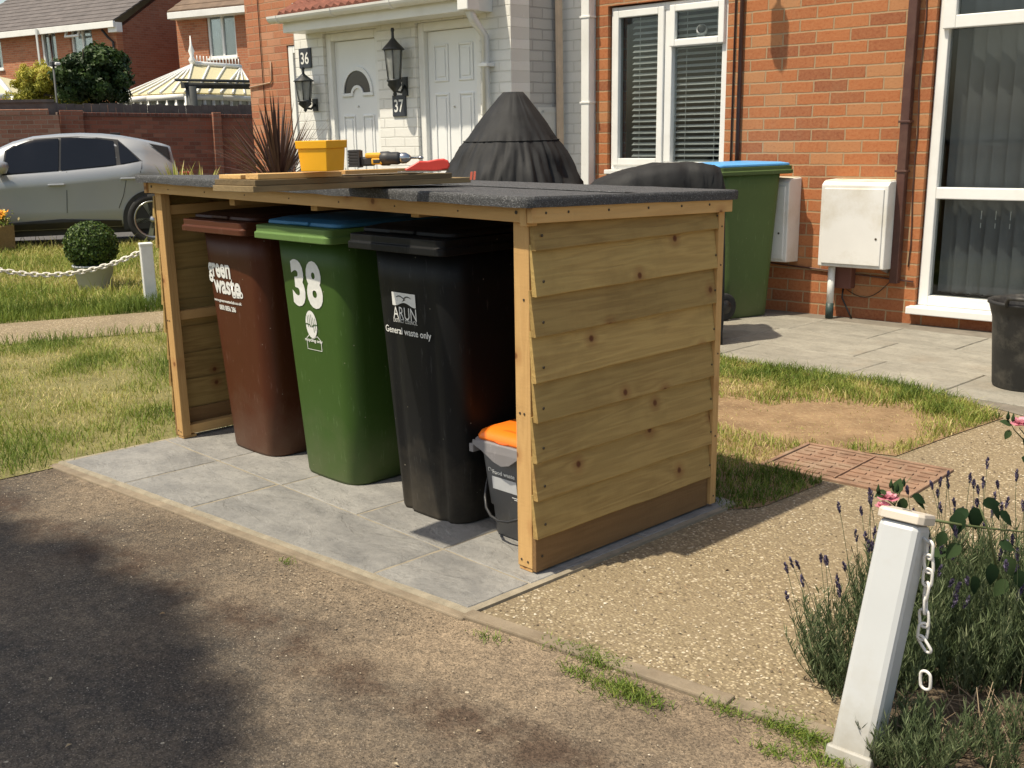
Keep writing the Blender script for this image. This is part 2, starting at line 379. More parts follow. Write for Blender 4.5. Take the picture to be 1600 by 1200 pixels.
def tarmac():
    m, nt, b = _mat('tarmac'); n = N(nt); co = n.coord()
    g = n.voro(co, 150.0); sp = n.ramp(g.outputs['Distance'], [(0.0, 1.0), (0.45, 0.0)])
    rc = n.new('ShaderNodeSeparateColor'); n.link(g.outputs['Color'], rc.inputs[0])
    stone = n.ramp(rc.outputs[0], [(0.0, (0.068, 0.056, 0.044)), (0.5, (0.172, 0.145, 0.112)), (0.85, (0.26, 0.228, 0.185)), (1.0, (0.44, 0.39, 0.32))])
    c = n.mix(sp, (0.058, 0.050, 0.042), stone)
    # dusty brown soil washed over the tarmac, stronger by the paving edge
    big = n.noise(co, 1.15, 6, 0.62, 0.3); fine = n.noise(co, 22, 6, 0.7)
    sx = n.new('ShaderNodeSeparateXYZ'); n.link(co, sx.inputs[0])
    edge = n.math('MULTIPLY_ADD', sx.outputs[1], 0.38, 0.36, clamp=True)
    dust = n.math('ADD', n.math('ADD', n.math('MULTIPLY', big, 0.9), n.math('MULTIPLY', fine, 0.45)), edge)
    c = n.mix(n.math('MULTIPLY', n.ramp(dust, [(0.55, 0.0), (1.10, 1.0)]), 0.72), c, n.mix(fine, (0.19, 0.140, 0.092), (0.42, 0.325, 0.22)))
    stain = n.noise(n.mapping(co, loc=(5, 2, 0)), 0.9, 5, 0.6)
    c = n.mix(n.math('MULTIPLY', n.ramp(stain, [(0.52, 0.0), (0.62, 1.0)]), 0.45), c, (0.07, 0.05, 0.036)); bd_ = n.math('MULTIPLY', n.ramp(n.math('ABSOLUTE', n.math('ADD', n.math('MULTIPLY_ADD', sx.outputs[0], -0.093, sx.outputs[1]), n.math('MULTIPLY_ADD', big, 0.55, 0.55))), [(0.03, 1.0), (0.17, 0.0)]), n.ramp(n.noise(co, 5, 6, .7), [(0.42, 0.0), (0.58, 1.0)])); c = n.mix(n.math('MULTIPLY', bd_, 0.8), c, (0.060, 0.038, 0.026))
    sc = n.voro(co, 7.0); fl = n.math('MULTIPLY', n.ramp(sc.outputs['Distance'], [(0.035, 1.0), (0.05, 0.0)]), n.ramp(n.noise(co, 3, 2), [(0.5, 0.0), (0.55, 1.0)]))
    c = n.mix(fl, c, (0.42, 0.37, 0.28))
    gr = n.voro(co, 190.0); gc = n.new('ShaderNodeSeparateColor'); n.link(gr.outputs['Color'], gc.inputs[0]); c = n.mix(0.75, c, n.mix(n.ramp(gc.outputs[0], [(0.0, 0.0), (1.0, 1.0)]), (0.45, 0.45, 0.45), (1.5, 1.48, 1.45)), 'MULTIPLY')
    n.link(c, b.inputs['Base Color']); b.inputs['Roughness'].default_value = 0.9; b.inputs['Specular IOR Level'].default_value = 0.25
    h = n.math('ADD', n.math('MULTIPLY', sp, 0.6), n.math('MULTIPLY', fine, 0.5)); n.bump(h, 0.8, 0.006, b)
    return m
def aggregate(name='aggregate_concrete', dry=0.0):
    m, nt, b = _mat(name); n = N(nt); co = n.coord()
    w = n.new('ShaderNodeVectorMath', operation='ADD'); n.link(co, w.inputs[0])
    nn = n.new('ShaderNodeTexNoise'); nn.inputs['Scale'].default_value = 30; n.link(co, nn.inputs['Vector'])
    ws = n.new('ShaderNodeVectorMath', operation='SCALE'); n.link(nn.outputs['Color'], ws.inputs[0]); ws.inputs['Scale'].default_value = 0.02
    n.link(ws.outputs[0], w.inputs[1])
    g = n.voro(w.outputs[0], 95.0); rc = n.new('ShaderNodeSeparateColor'); n.link(g.outputs['Color'], rc.inputs[0])
    g2 = n.voro(w.outputs[0], 58.0); rc2 = n.new('ShaderNodeSeparateColor'); n.link(g2.outputs['Color'], rc2.inputs[0])
    st = n.ramp(rc.outputs[0], [(0.0, (0.13, 0.097, 0.055)), (0.35, (0.26, 0.205, 0.12)), (0.7, (0.355, 0.285, 0.175)), (0.92, (0.50, 0.42, 0.28)), (1.0, (0.68, 0.60, 0.46))])
    st2 = n.ramp(rc2.outputs[1], [(0.0, (0.30, 0.20, 0.12)), (0.5, (0.48, 0.39, 0.25)), (1.0, (0.72, 0.65, 0.50))])
    patch = n.noise(co, 1.6, 5, 0.65, 0.4)
    # exposed stone area
    c = n.mix(n.ramp(g.outputs['Distance'], [(0.30, 0.0), (0.62, 1.0)]), st, (0.205, 0.16, 0.10))
    big = n.math('MULTIPLY', n.ramp(g2.outputs['Distance'], [(0.24, 1.0), (0.36, 0.0)]), n.math('MULTIPLY', n.ramp(rc2.outputs[0], [(0.66, 0.0), (0.7, 1.0)]), n.ramp(patch, [(0.38, 0.15), (0.6, 1.0)])))
    c = n.mix(big, c, st2)
    c = n.mix(n.math('MULTIPLY', n.ramp(patch, [(0.32, 1.0), (0.55, 0.0)]), 0.6), c, (0.235, 0.185, 0.115))
    c = n.mix(n.math('MULTIPLY', n.ramp(n.noise(co, 0.7, 4, 0.6), [(0.5, 0.0), (0.7, 1.0)]), 0.5), c, (0.16, 0.128, 0.088))
    n.link(c, b.inputs['Base Color']); b.inputs['Roughness'].default_value = 0.88; b.inputs['Specular IOR Level'].default_value = 0.3
    n.bump(n.math('ADD', n.math('MULTIPLY', big, 0.9), n.math('MULTIPLY', n.ramp(g.outputs['Distance'], [(0.1, 1.0), (0.6, 0.0)]), 0.5)), 0.8, 0.006, b)
    return m
def soil(name, a, bb, straw):
    m, nt, b = _mat(name); n = N(nt); co = n.coord()
    f = n.noise(co, 4, 7, 0.65); c = n.mix(n.ramp(f, [(0.3, 0.0), (0.7, 1.0)]), a, bb)
    s = n.noise(n.mapping(co, scale=(6, 30, 6), rot=(0, 0, 0.5)), 5, 3, 0.6)
    c = n.mix(n.math('MULTIPLY', n.ramp(s, [(0.55, 0.0), (0.68, 1.0)]), 0.6), c, straw)
    n.link(c, b.inputs['Base Color']); b.inputs['Roughness'].default_value = 0.95
    n.bump(n.noise(co, 40, 5, 0.7), 0.9, 0.01, b); return m
def flag(name, base, hi, lo, rust=None):
    m, nt, b = _mat(name); n = N(nt); co = n.coord(); rnd = n.attr('rnd')
    sh = n.new('ShaderNodeCombineXYZ'); n.link(n.math('MULTIPLY', rnd, 21.0), sh.inputs[0]); n.link(n.math('MULTIPLY', rnd, 57.0), sh.inputs[1])
    va = n.new('ShaderNodeVectorMath', operation='ADD'); n.link(co, va.inputs[0]); n.link(sh.outputs[0], va.inputs[1]); p = va.outputs[0]
    st = n.noise(n.mapping(p, scale=(1.0, 2.6, 1), rot=(0, 0, 0.35)), 2.4, 8, 0.66, 0.35)
    c = n.mix(n.ramp(st, [(0.32, 0.0), (0.68, 1.0)]), lo, hi)
    c = n.mix(0.45, c, n.mix(n.math('FRACT', n.math('MULTIPLY', rnd, 5.7)), mul3(base, 0.82), mul3(base, 1.15)))
    dust = n.noise(p, 3.3, 6, 0.7); c = n.mix(n.math('MULTIPLY', n.ramp(dust, [(0.45, 0.0), (0.72, 1.0)]), 0.5), c, mul3(hi, 1.25)); fn_ = n.noise(p, 38, 5, 0.75); c = n.mix(n.math('MULTIPLY', n.ramp(fn_, [(0.5, 0.0), (0.62, 1.0)]), 0.28), c, mul3(lo, 0.7))
    if rust: c = n.mix(n.math('MULTIPLY', n.ramp(n.noise(p, 2.2, 4, 0.6), [(0.55, 0.0), (0.8, 1.0)]), 0.35), c, rust)
    n.link(c, b.inputs['Base Color']); b.inputs['Roughness'].default_value = 0.72; b.inputs['Specular IOR Level'].default_value = 0.35
    rv = n.noise(n.mapping(p, scale=(1, 1.7, 1), rot=(0, 0, 0.4)), 2.6, 7, 0.58, 0.6)
    step = n.ramp(rv, [(0.36, 0.0), (0.42, 0.35), (0.5, 0.42), (0.54, 0.75), (0.64, 0.8), (0.67, 1.0)])
    n.bump(n.math('ADD', step, n.math('MULTIPLY', n.noise(p, 45, 5, 0.7), 0.45)), 0.8, 0.008, b); return m

M_tarmac = tarmac(); M_agg = aggregate()
M_earth = soil('dry_earth', (0.165, 0.100, 0.050), (0.31, 0.205, 0.11), (0.46, 0.36, 0.20))
M_lawnbase = soil('lawn_earth', (0.12, 0.11, 0.035), (0.21, 0.19, 0.07), (0.32, 0.27, 0.11))
M_strip = aggregate('path_gravel')
M_flag = flag('grey_riven_slab', (0.205, 0.200, 0.190), (0.30, 0.290, 0.268), (0.130, 0.130, 0.128))
M_flag2 = flag('weathered_patio_slab', (0.245, 0.23, 0.19), (0.33, 0.31, 0.26), (0.175, 0.165, 0.14), (0.22, 0.16, 0.10))
M_mortar = plain('sandy_mortar', (0.26, 0.225, 0.165), 0.95, 0.2, 20, 0.5, 120)
M_edging = plain('concrete_edging', (0.225, 0.180, 0.125), 0.9, 0.25, 9, 0.6, 90, dirt=(0.12, 0.085, 0.05), dirt_amt=0.6)
M_road = plain('road_tarmac', (0.085, 0.082, 0.08), 0.9, 0.2, 30, 0.5, 200)

def sheet_big():
    o = sheet('ground', [(-400, -400), (400, -400), (400, 400), (-400, 400)], -0.03, plain('open_ground', (0.13, 0.12, 0.075), 0.95, 0.3, 0.6, 0.4, 30)); return o
sheet_big()
ED0, ED1 = np.array([0.06, -0.375]), np.array([1.21, -0.215])       # front line of the flush edging
edir = (ED1-ED0)/np.linalg.norm(ED1-ED0)
def eln(t, w=0.0): p = ED0+edir*t+np.array([-edir[1], edir[0]])*w; return (p[0], p[1])
sheet('driveway', [(-2.50, -9), (9, -9), eln(9, 0.01), eln(0, 0.01), (0.07, -0.35), (-2.47, -0.56)], 0.0, M_tarmac)
sheet('path', [eln(0, 0.0), eln(9, 0.0), (9, 3.6), (-0.5, 3.6), (-2.4, 3.6), (-2.4, 1.06), (0.02, 1.06), (0.02, -0.34)], 0.004, M_agg)
# left of the shed
SD = np.array([0.43, 1.18]); SD = SD/np.linalg.norm(SD)             # direction of the gravel path
s0 = np.array([-5.62, 0.85]); s1 = np.array([-6.62, 1.15])
def sl(p, t): q = p+SD*t; return (q[0], q[1])
sheet('lawn_soil', [(-2.505, -9), (-2.45, -0.56), (-2.42, 1.06), (-2.42, 3.3), sl(s0, 3.2), sl(s0, -9.0)], 0.004, M_lawnbase)
sheet('gravel_path', [sl(s0, -9), sl(s0, 4.5), sl(s1, 4.2), sl(s1, -9)], 0.008, M_strip)
K0 = np.array([-13.62, 3.78]); KD = np.array([0.6, 0.8])
def kl(t, w=0.0): p = K0+KD*t+np.array([-0.8, 0.6])*w; return (p[0], p[1])
sheet('verge_soil', [sl(s1, -9), sl(s1, 7), kl(6.5), kl(-16)], 0.004, M_lawnbase)
kb = MB(); 
pk = [kl(-18), kl(40), kl(40, 0.14), kl(-18, 0.14)]
kb.add([(p[0], p[1], 0.0) for p in pk]+[(p[0], p[1], 0.05) for p in pk], [(4, 5, 6, 7), (0, 1, 5, 4), (1, 2, 6, 5), (2, 3, 7, 6), (3, 0, 4, 7)])
struct(kb.build('kerb', plain('kerb_concrete', (0.33, 0.31, 0.27), 0.9, 0.15, 4, 0.4, 60)))
sheet('road', [kl(-40, 0.13), kl(60, 0.13), kl(60, 7), kl(-40, 7)], -0.06+0.04, M_road)

# paving under the shed : individual riven slabs in one sheet of mortar
pav = MB()
XJ_front = [-2.47, -1.955, -1.455, -0.385, 0.05]
def frontY(x): return -0.565+(x+2.47)*(0.235/2.52)                 # the front edge is slightly askew
MID = -0.062
mo = MB(); mo.add([(-2.50, frontY(-2.50)-0.012, 0.0135), (0.075, frontY(0.075)-0.012, 0.0135), (0.075, 1.08, 0.0135), (-2.46, 1.08, 0.0135)], [(0, 1, 2, 3)])
mo.add([(-2.50, frontY(-2.50)-0.012, 0.0135), (0.075, frontY(0.075)-0.012, 0.0135), (0.075, frontY(0.075)-0.03, -0.01), (-2.50, frontY(-2.50)-0.03, -0.01)], [(0, 3, 2, 1)])
mo.add([(0.075, frontY(0.075)-0.012, 0.0135), (0.075, 1.08, 0.0135), (0.075, 1.08, -0.01), (0.075, frontY(0.075)-0.012, -0.01)], [(0, 1, 2, 3)])
struct(mo.build('paving_bed', M_mortar, recalc=False))
def slab(mb, pts, z=0.0165, g=0.0048):
    c = np.mean(np.array(pts), axis=0); n_ = 10
    P = [np.array(p)+(c-np.array(p))/np.linalg.norm(c-np.array(p))*g*1.4 for p in pts]
    rings = []; r = random.random()
    loop = []
    for i in range(4):
        a, b = P[i], P[(i+1) % 4]
        for k in range(n_): loop.append(a+(b-a)*k/n_)
    lo = [(q[0]+random.uniform(-.0022, .0022), q[1]+random.uniform(-.0022, .0022)) for q in loop]
    hi = [(q[0]+(c[0]-q[0])*0.012, q[1]+(c[1]-q[1])*0.012) for q in lo]
    vs = [(q[0], q[1], 0.0) for q in lo]+[(q[0], q[1], z-0.004) for q in lo]+[(q[0], q[1], z) for q in hi]
    m_ = len(lo); fs = [(i, (i+1) % m_, (i+1) % m_+m_, i+m_) for i in range(m_)]+[(i+m_, (i+1) % m_+m_, (i+1) % m_+2*m_, i+2*m_) for i in range(m_)]
    fs.append(tuple(range(2*m_, 3*m_)))
    mb.add(vs, fs, r)
for a, b in zip(XJ_front[:-1], XJ_front[1:]):
    slab(pav, [(a, frontY(a)), (b, frontY(b)), (b+0.0, MID), (a+0.0, MID)])
XR = [-2.46, -1.955, -1.43, -0.90, -0.385, 0.055]
YR = [MID, 0.52, 1.07]
for j in range(2):
    for a, b in zip(XR[:-1], XR[1:]):
        o_ = 0.0 if j == 0 else 0.2
        slab(pav, [(a, YR[j]), (b, YR[j]), (b, YR[j+1]), (a, YR[j+1])])
struct(pav.build('paving_slabs', M_flag, recalc=True))
# flush concrete edging strip along the drive
eg = MB(); t = 0.0
while t < 9:
    L = 0.9
    w0, w1 = 0.0, 0.055
    pts = [eln(t+.004, w0), eln(t+L-.004, w0), eln(t+L-.004, w1), eln(t+.004, w1)]
    eg.add([(p[0], p[1], -0.02) for p in pts]+[(p[0], p[1], 0.014) for p in pts], [(4, 5, 6, 7), (0, 1, 5, 4), (1, 2, 6, 5), (2, 3, 7, 6), (3, 0, 4, 7)]); t += L
fe = [(-2.50, frontY(-2.5)-0.065), (0.08, frontY(0.08)-0.058), (0.08, frontY(0.08)-0.02), (-2.50, frontY(-2.5)-0.02)]
eg.add([(p[0], p[1], -0.02) for p in fe]+[(p[0], p[1], 0.009) for p in fe], [(4, 5, 6, 7), (0, 1, 5, 4), (1, 2, 6, 5), (2, 3, 7, 6), (3, 0, 4, 7)])
struct(eg.build('edging_strip', M_edging, bevel=0.006))
# patio in front of the house
pt = MB(); 
pa = thing  # (kept short)
def Hw(x, y, z=0.0): q = HO+HX*x+HY*y; return (q[0], q[1], z)
sheet('patio_bed', [(-5.2, 3.3), (-2.0, 3.27), (-0.45, 3.36), (0.2, 3.2), (0.7, 3.0), (6, 3.3), Hw(6.5, 0.05)[:2], Hw(-5.6, 0.05)[:2]], 0.007, plain('patio_joint', (0.17, 0.15, 0.12), 0.95, 0.2, 10))
yy = 3.34
rows = [(3.33, 3.93), (3.93, 4.53), (4.53, 5.05)]
for j, (ya, yb) in enumerate(rows):
    x = -5.0+0.37*j
    while x < 5.5:
        w = 0.6 if random.random() < .6 else 0.9
        def yl(xx, yv): return min(yv + 0.02*xx if yv > 3.4 else yv, 9)
        slab(pt, [(x, yl(x, ya)), (x+w, yl(x+w, ya)), (x+w, yl(x+w, yb)), (x, yl(x, yb))], z=0.014, g=0.004); x += w
struct(pt.build('patio_slabs', M_flag2))

# bare soil + grass beds right of the shed
GP = [tuple(G(*p)[:2]) for p in [(1100, 556), (1200, 575), (1300, 588), (1400, 603), (1500, 628), (1568, 655), (1480, 685), (1400, 715), (1340, 708), (1260, 697), (1195, 727), (1285, 757), (1190, 795), (1125, 800)]]
GP = GP+[(0.02, 1.0), (-0.9, 1.12), (-2.4, 1.12), (-2.4, 3.3)]
sheet('worn_lawn_soil', GP, 0.008, M_earth)

# ------------------------------------------------------------------ grass
def inside(P, poly):
    poly = np.array(poly); x, y = P[:, 0], P[:, 1]; r = np.zeros(len(P), bool); j = len(poly)-1
    for i in range(len(poly)):
        xi, yi = poly[i]; xj, yj = poly[j]
        c = ((yi > y) != (yj > y)) & (x < (xj-xi)*(y-yi)/(yj-yi+1e-12)+xi); r ^= c; j = i
    return r
rng = np.random.default_rng(5)
def vnoise(P, s, seed=0):
    return np.array([mnoise.noise(Vector((p[0]*s+seed*7.1, p[1]*s, seed*3.3))) for p in P])
def blades(P, h, w, lean, rnd, name, mat, curl=0.5):
    n_ = len(P); a = rng.uniform(0, 2*PI, n_); d = np.stack([np.cos(a), np.sin(a)], 1)
    b = rng.uniform(0, 2*PI, n_); t = np.stack([np.cos(b), np.sin(b)], 1)
    z0 = np.full(n_, 0.004)
    V = np.zeros((n_, 5, 3))
    V[:, 0, :2] = P-t*w[:, None]; V[:, 1, :2] = P+t*w[:, None]; V[:, 0, 2] = V[:, 1, 2] = z0
    mid = P+d*(lean*h*0.35)[:, None]; V[:, 2, :2] = mid+t*w[:, None]*.75; V[:, 3, :2] = mid-t*w[:, None]*.75
    V[:, 2, 2] = V[:, 3, 2] = h*0.6
    V[:, 4, :2] = P+d*(lean*h)[:, None]; V[:, 4, 2] = h*(1-0.25*lean)
    V = V.reshape(-1, 3); base = np.arange(n_)[:, None]*5
    T = np.concatenate([base+np.array([[0, 1, 2]]), base+np.array([[0, 2, 3]]), base+np.array([[3, 2, 4]])], 0)
    o = rawmesh(name, V, T, mat, np.tile(rnd, 3)); o['kind'] = 'stuff'; return o
M_grass = leafmat('grass_blades', [(0.0, (0.075, 0.125, 0.018)), (0.35, (0.175, 0.240, 0.038)), (0.6, (0.30, 0.33, 0.07)), (0.8, (0.47, 0.42, 0.14)), (1.0, (0.63, 0.52, 0.26))], 0.6, 0.3)
def scatter(bounds, poly, n_):
    P = np.stack([rng.uniform(bounds[0], bounds[1], n_), rng.uniform(bounds[2], bounds[3], n_)], 1)
    return P[inside(P, poly)]
# near lawn, left of the shed
LP = [(-2.50, -2.6), (-2.46, -0.60), (-2.44, 2.6), sl(s0, 2.6), sl(s0, -2.2), (-4.4, -2.6)]
P = scatter((-6.4, -2.3, -2.6, 3.3), LP, 150000)
dens = vnoise(P, 2.3, 1); d2 = vnoise(P, 0.9, 2)
dist_edge = np.clip((P[:, 0]*-1-2.45)/0.35, 0, 1)
keep = rng.random(len(P)) < np.clip(0.70+dens*0.7, 0.15, 1)*(0.35+0.65*dist_edge)
P, dens, d2 = P[keep], dens[keep], d2[keep]
dry = np.clip(0.42+0.55*dens*-1+0.45*d2+rng.normal(0, .18, len(P)), 0, 1)
hh = np.clip(0.032+0.026*rng.random(len(P))-0.02*dens*-1, 0.015, 0.08)*np.where(dry > .6, .7, 1)
hh += 0.05*(rng.random(len(P)) < 0.06)
blades(P, hh, rng.uniform(.0012, .0026, len(P)), rng.uniform(.2, 1.1, len(P)), dry, 'lawn_grass', M_grass)
# long tufts along the near side of the gravel strip and beyond it
def band(p0, t0, t1, w0, w1, n_):
    t_ = rng.uniform(t0, t1, n_); w_ = rng.uniform(w0, w1, n_); nx = np.array([-SD[1], SD[0]])
    return p0[None, :]+SD[None, :]*t_[:, None]+nx[None, :]*w_[:, None]
P = band(s1, -4, 4, 0.0, 0.55, 16000); dn = vnoise(P, 1.6, 4)
hh = np.clip(0.12+0.14*dn+rng.normal(0, .035, len(P)), 0.04, 0.30)
blades(P, hh, rng.uniform(.002, .004, len(P)), rng.uniform(.15, .8, len(P)), np.clip(0.22-0.3*dn+rng.normal(0, .12, len(P)), 0, 1), 'long_grass', M_grass)
P = band(s1, -6, 7, 0.45, 7.3, 120000); dn = vnoise(P, 0.9, 6); dm = vnoise(P, 0.35, 9)
k = (P[:, 0]-K0[0])*0.8-(P[:, 1]-K0[1])*0.6 > 0.05; P, dn, dm = P[k], dn[k], dm[k]
hh = np.clip(0.075+0.06*dn+rng.normal(0, .02, len(P)), 0.02, 0.22)
hh += 0.16*(rng.random(len(P)) < 0.012)
blades(P, hh, rng.uniform(.003, .006, len(P)), rng.uniform(.2, .9, len(P)), np.clip(0.60+0.6*dm-0.3*dn+rng.normal(0, .16, len(P)), 0, 1), 'verge_grass', M_grass)
P = band(s0, -4, 3, -0.06, 0.05, 1800)
blades(P, rng.uniform(.05, .13, len(P)), rng.uniform(.0015, .003, len(P)), rng.uniform(.2, .9, len(P)), np.clip(rng.normal(.3, .2, len(P)), 0, 1), 'path_edge_grass', M_grass)
# worn lawn right of the shed
P = scatter((-2.4, 0.4, 0.9, 3.4), GP, 90000)
cs = np.array([-0.32, 2.42]); q = np.sqrt(((P[:, 0]-cs[0])/0.48)**2+((P[:, 1]-cs[1])/0.50)**2)
q2 = np.sqrt(((P[:, 0]+0.75)/0.45)**2+((P[:, 1]-2.25)/0.30)**2)
dn = vnoise(P, 5.0, 11); q = np.minimum(q, q2)+dn*0.35
keep = rng.random(len(P)) < np.clip((q-0.72)*1.5, 0.13, 0.9); P, dn, q = P[keep], dn[keep], q[keep]; wornk = q < 0.85
near = np.clip((1.75-P[:, 1])*2, 0, 1)
dry = np.clip(0.70-0.45*dn-0.22*(P[:, 1] > 2.9)-0.30*near-0.22*(q > 1.6)+rng.normal(0, .2, len(P)), 0, 1)
dry = np.where(wornk & (rng.random(len(P)) < .8), np.clip(rng.normal(.92, .08, len(P)), 0, 1), dry)
hh = np.clip(0.036+0.022*(P[:, 1] > 2.85)+0.022*dn+rng.normal(0, .015, len(P)), 0.010, 0.11)*np.where(wornk, .35, 1)
blades(P, hh, rng.uniform(.0012, .0028, len(P)), rng.uniform(.2, 1.0, len(P)), dry, 'worn_grass', M_grass)
# weeds in the joint of the edging
ws = []
for (u, v, s_, n_) in [(870, 1012, .05, 90), (925, 1030, .07, 300), (945, 1038, .08, 260), (900, 1055, .05, 120), (960, 1080, .10, 420), (1000, 1092, .07, 260), (985, 1075, .04, 90), (1130, 1112, .05, 120), (1225, 1140, .09, 420), (1255, 1150, .06, 260), (1290, 1190, .08, 300), (765, 1000, .06, 60), (450, 882, .03, 30), (1210, 1180, .05, 120)]:
    c = G(u, v)[:2]; ws.append(c+np.stack([rng.normal(0, s_*.6, n_), rng.normal(0, s_*.28, n_)], 1)+0)
P = np.concatenate(ws)
blades(P, rng.uniform(.008, .035, len(P)), rng.uniform(.001, .0022, len(P)), rng.uniform(.4, 1.4, len(P)), np.clip(rng.normal(.25, .15, len(P)), 0, 1), 'weeds', M_grass)
# loose stones and crumbs of soil
def pebbles(name, P, s0_, s1_, mat):
    n_ = len(P); V = []; F_ = []
    base = np.array([(1, 0, 0), (0, 1, 0), (-1, 0, 0), (0, -1, 0), (0, 0, .6)])
    s_ = rng.uniform(s0_, s1_, n_); a = rng.uniform(0, PI, n_)
    B = base[None]*s_[:, None, None]*rng.uniform(.6, 1.3, (n_, 5, 1))
    X = B[:, :, 0]*np.cos(a)[:, None]-B[:, :, 1]*np.sin(a)[:, None]; Y = B[:, :, 0]*np.sin(a)[:, None]+B[:, :, 1]*np.cos(a)[:, None]
    V = np.stack([X+P[:, 0:1], Y+P[:, 1:2], B[:, :, 2]+0.006], 2).reshape(-1, 3)
    b = np.arange(n_)[:, None]*5
    T = np.concatenate([b+np.array([[i, (i+1) % 4, 4]]) for i in range(4)], 0)
    o = rawmesh(name, V, T, mat, np.tile(rng.random(n_), 4)); o['kind'] = 'stuff'; return o
M_crumb = leafmat('soil_crumb', [(0.0, (0.11, 0.08, 0.05)), (0.7, (0.25, 0.19, 0.125)), (1.0, (0.44, 0.38, 0.28))], .9, 0.0)
M_peb = leafmat('loose_stones', [(0.0, (0.10, 0.075, 0.05)), (0.5, (0.24, 0.19, 0.13)), (0.85, (0.42, 0.36, 0.26)), (1.0, (0.60, 0.55, 0.45))], 0.9, 0.0)
tt = rng.random(1100); P = np.stack([-2.5+2.6*tt, -0.66+0.235*tt*1.0-np.abs(rng.normal(0, .12, 1100))], 1)
pebbles('soil_crumbs', P, .001, .0042, M_crumb)
P = np.stack([rng.uniform(-2.4, 2.2, 1500), rng.uniform(-1.6, -.5, 1500)], 1); pebbles('driveway_grit', P, .001, .0035, M_peb)
P = scatter((0.02, 2.2, -0.3, 3.2), [(0.05, -0.3), (1.6, -0.1), (2.2, 3.2), (0.3, 3.2), (0.3, 1.6), (0.05, 1.0)], 4200); pebbles('path_stones', P, .0015, .006, M_peb)

n_ = 70; P = np.stack([rng.uniform(-2.3, 2.6, n_), rng.uniform(-1.9, 2.6, n_)], 1); P = P[(P[:, 1] < -.7) | (P[:, 0] > .25)]
a_ = rng.uniform(0, 2*PI, len(P)); L_ = rng.uniform(.004, .011, len(P)); d_ = np.stack([np.cos(a_), np.sin(a_)], 1)*L_[:, None]; e_ = np.stack([-np.sin(a_), np.cos(a_)], 1)*(L_*rng.uniform(.25, .6, len(P)))[:, None]
V = np.stack([np.concatenate([P-d_, np.full((len(P), 1), .006)], 1), np.concatenate([P-e_, np.full((len(P), 1), .010)], 1), np.concatenate([P+d_, np.full((len(P), 1), .008)], 1), np.concatenate([P+e_, np.full((len(P), 1), .012)], 1)], 1).reshape(-1, 3)
lo_ = rawmesh('leaf_litter', V, np.concatenate([np.arange(len(P))[:, None]*4+np.array([[0, 1, 2]]), np.arange(len(P))[:, None]*4+np.array([[0, 2, 3]])], 0), leafmat('dry_leaf', [(0, (0.22, 0.14, 0.07)), (.6, (0.42, 0.33, 0.20)), (1, (0.60, 0.55, 0.42))], .8, .1), np.tile(rng.random(len(P)), 2)); lo_['kind'] = 'stuff'
# manhole cover in the path
mh = [G(*p)[:2] for p in [(1255, 697), (1490, 742), (1400, 775), (1195, 727)]]
mo_ = np.mean(np.array(mh), axis=0)
mx_ = np.array([1.0, 0.07]); mx_ /= np.linalg.norm(mx_)
ang = math.atan2(mx_[1], mx_[0])
man = thing('manhole_cover', 'rusty red cast iron inspection cover set in the path beside the worn grass', 'manhole cover', (0.16, 1.80, 0.0), ang)
M_rust = plain('rusty_iron', (0.235, 0.140, 0.090), 0.85, 0.3, 9, 0.5, 120, dirt=(0.34, 0.25, 0.17), dirt_amt=0.85)
m1 = MB(); W2, D2 = 0.315, 0.205
for a in (-1, 1):
    m1.box(-W2-.02, W2+.02, a*(D2+.01)-.01, a*(D2+.01)+.01, -.01, .016); m1.box(a*(W2+.01)-.01, a*(W2+.01)+.01, -D2, D2, -.01, .016)
m1.build('frame', M_rust, man, bevel=.003)
m2 = MB(); m2.box(-W2+.004, W2-.004, -D2+.004, D2-.004, -.01, .010)
for i in range(8):
    for j in range(7):
        cx_ = -W2+.05+i*.077; cy_ = -D2+.035+j*.056
        if (i+j) % 2 == 0: m2.box(cx_-.033, cx_+.033, cy_-.011, cy_+.011, .010, .0155)
        else: m2.box(cx_-.024, cx_+.024, cy_-.006, cy_+.006, .010, .0145); 
m2.box(-.004, .004, -D2+.01, D2-.01, .010, .0175)
m2.build('lid', M_rust, man)

# ================================================================== BIN STORE
XL, XR_, DEP = -2.462, 0.0, 0.965
FZ_L, FZ_R = 1.200, 1.171                        # underside of the front fascia, left and right
def fz(x): return FZ_R+(FZ_L-FZ_R)*(x/XL)
store = thing('bin_store', 'open fronted timber bin store with black felt roof on grey slabs', 'bin store', (-1.23, 0.5, 0.016))
SO = (-1.23, 0.5, 0.016)
def sb(mb, name, mat, **k): return mb.build(name, mat, store, SO, **k)
PW = 0.068
for nm, x0, x1, y0, y1, top in [('post', XR_-PW, XR_, 0.0, 0.045, 1.205), ('post', XL, XL+PW-.01, 0.0, 0.045, 1.235), ('post', XR_-0.045, XR_, DEP-.07, DEP-0.024, 1.17), ('post', XL, XL+.045, DEP-.07, DEP-.024, 1.20)]:
    b = MB().box(x0, x1, y0, y1, 0.030, top); p_ = sb(b, nm, M_fresh('Z'), bevel=.003)
    f = MB().box(x0+.004, x1-.004, y0+.003, y1+.03, 0.017, 0.0295); fo = f.build('foot_block', M_fresh('X'), p_, SO, bevel=.002)
# rear corner batten that closes the cladding
sb(MB().box(0.0005, 0.030, DEP-.022, DEP+.012, .028, 1.165), 'corner_batten', M_fresh('Z'), bevel=.002)
sb(MB().box(XL-.030, XL-.0005, DEP-.022, DEP+.012, .028, 1.19), 'corner_batten', M_fresh('Z'), bevel=.002)
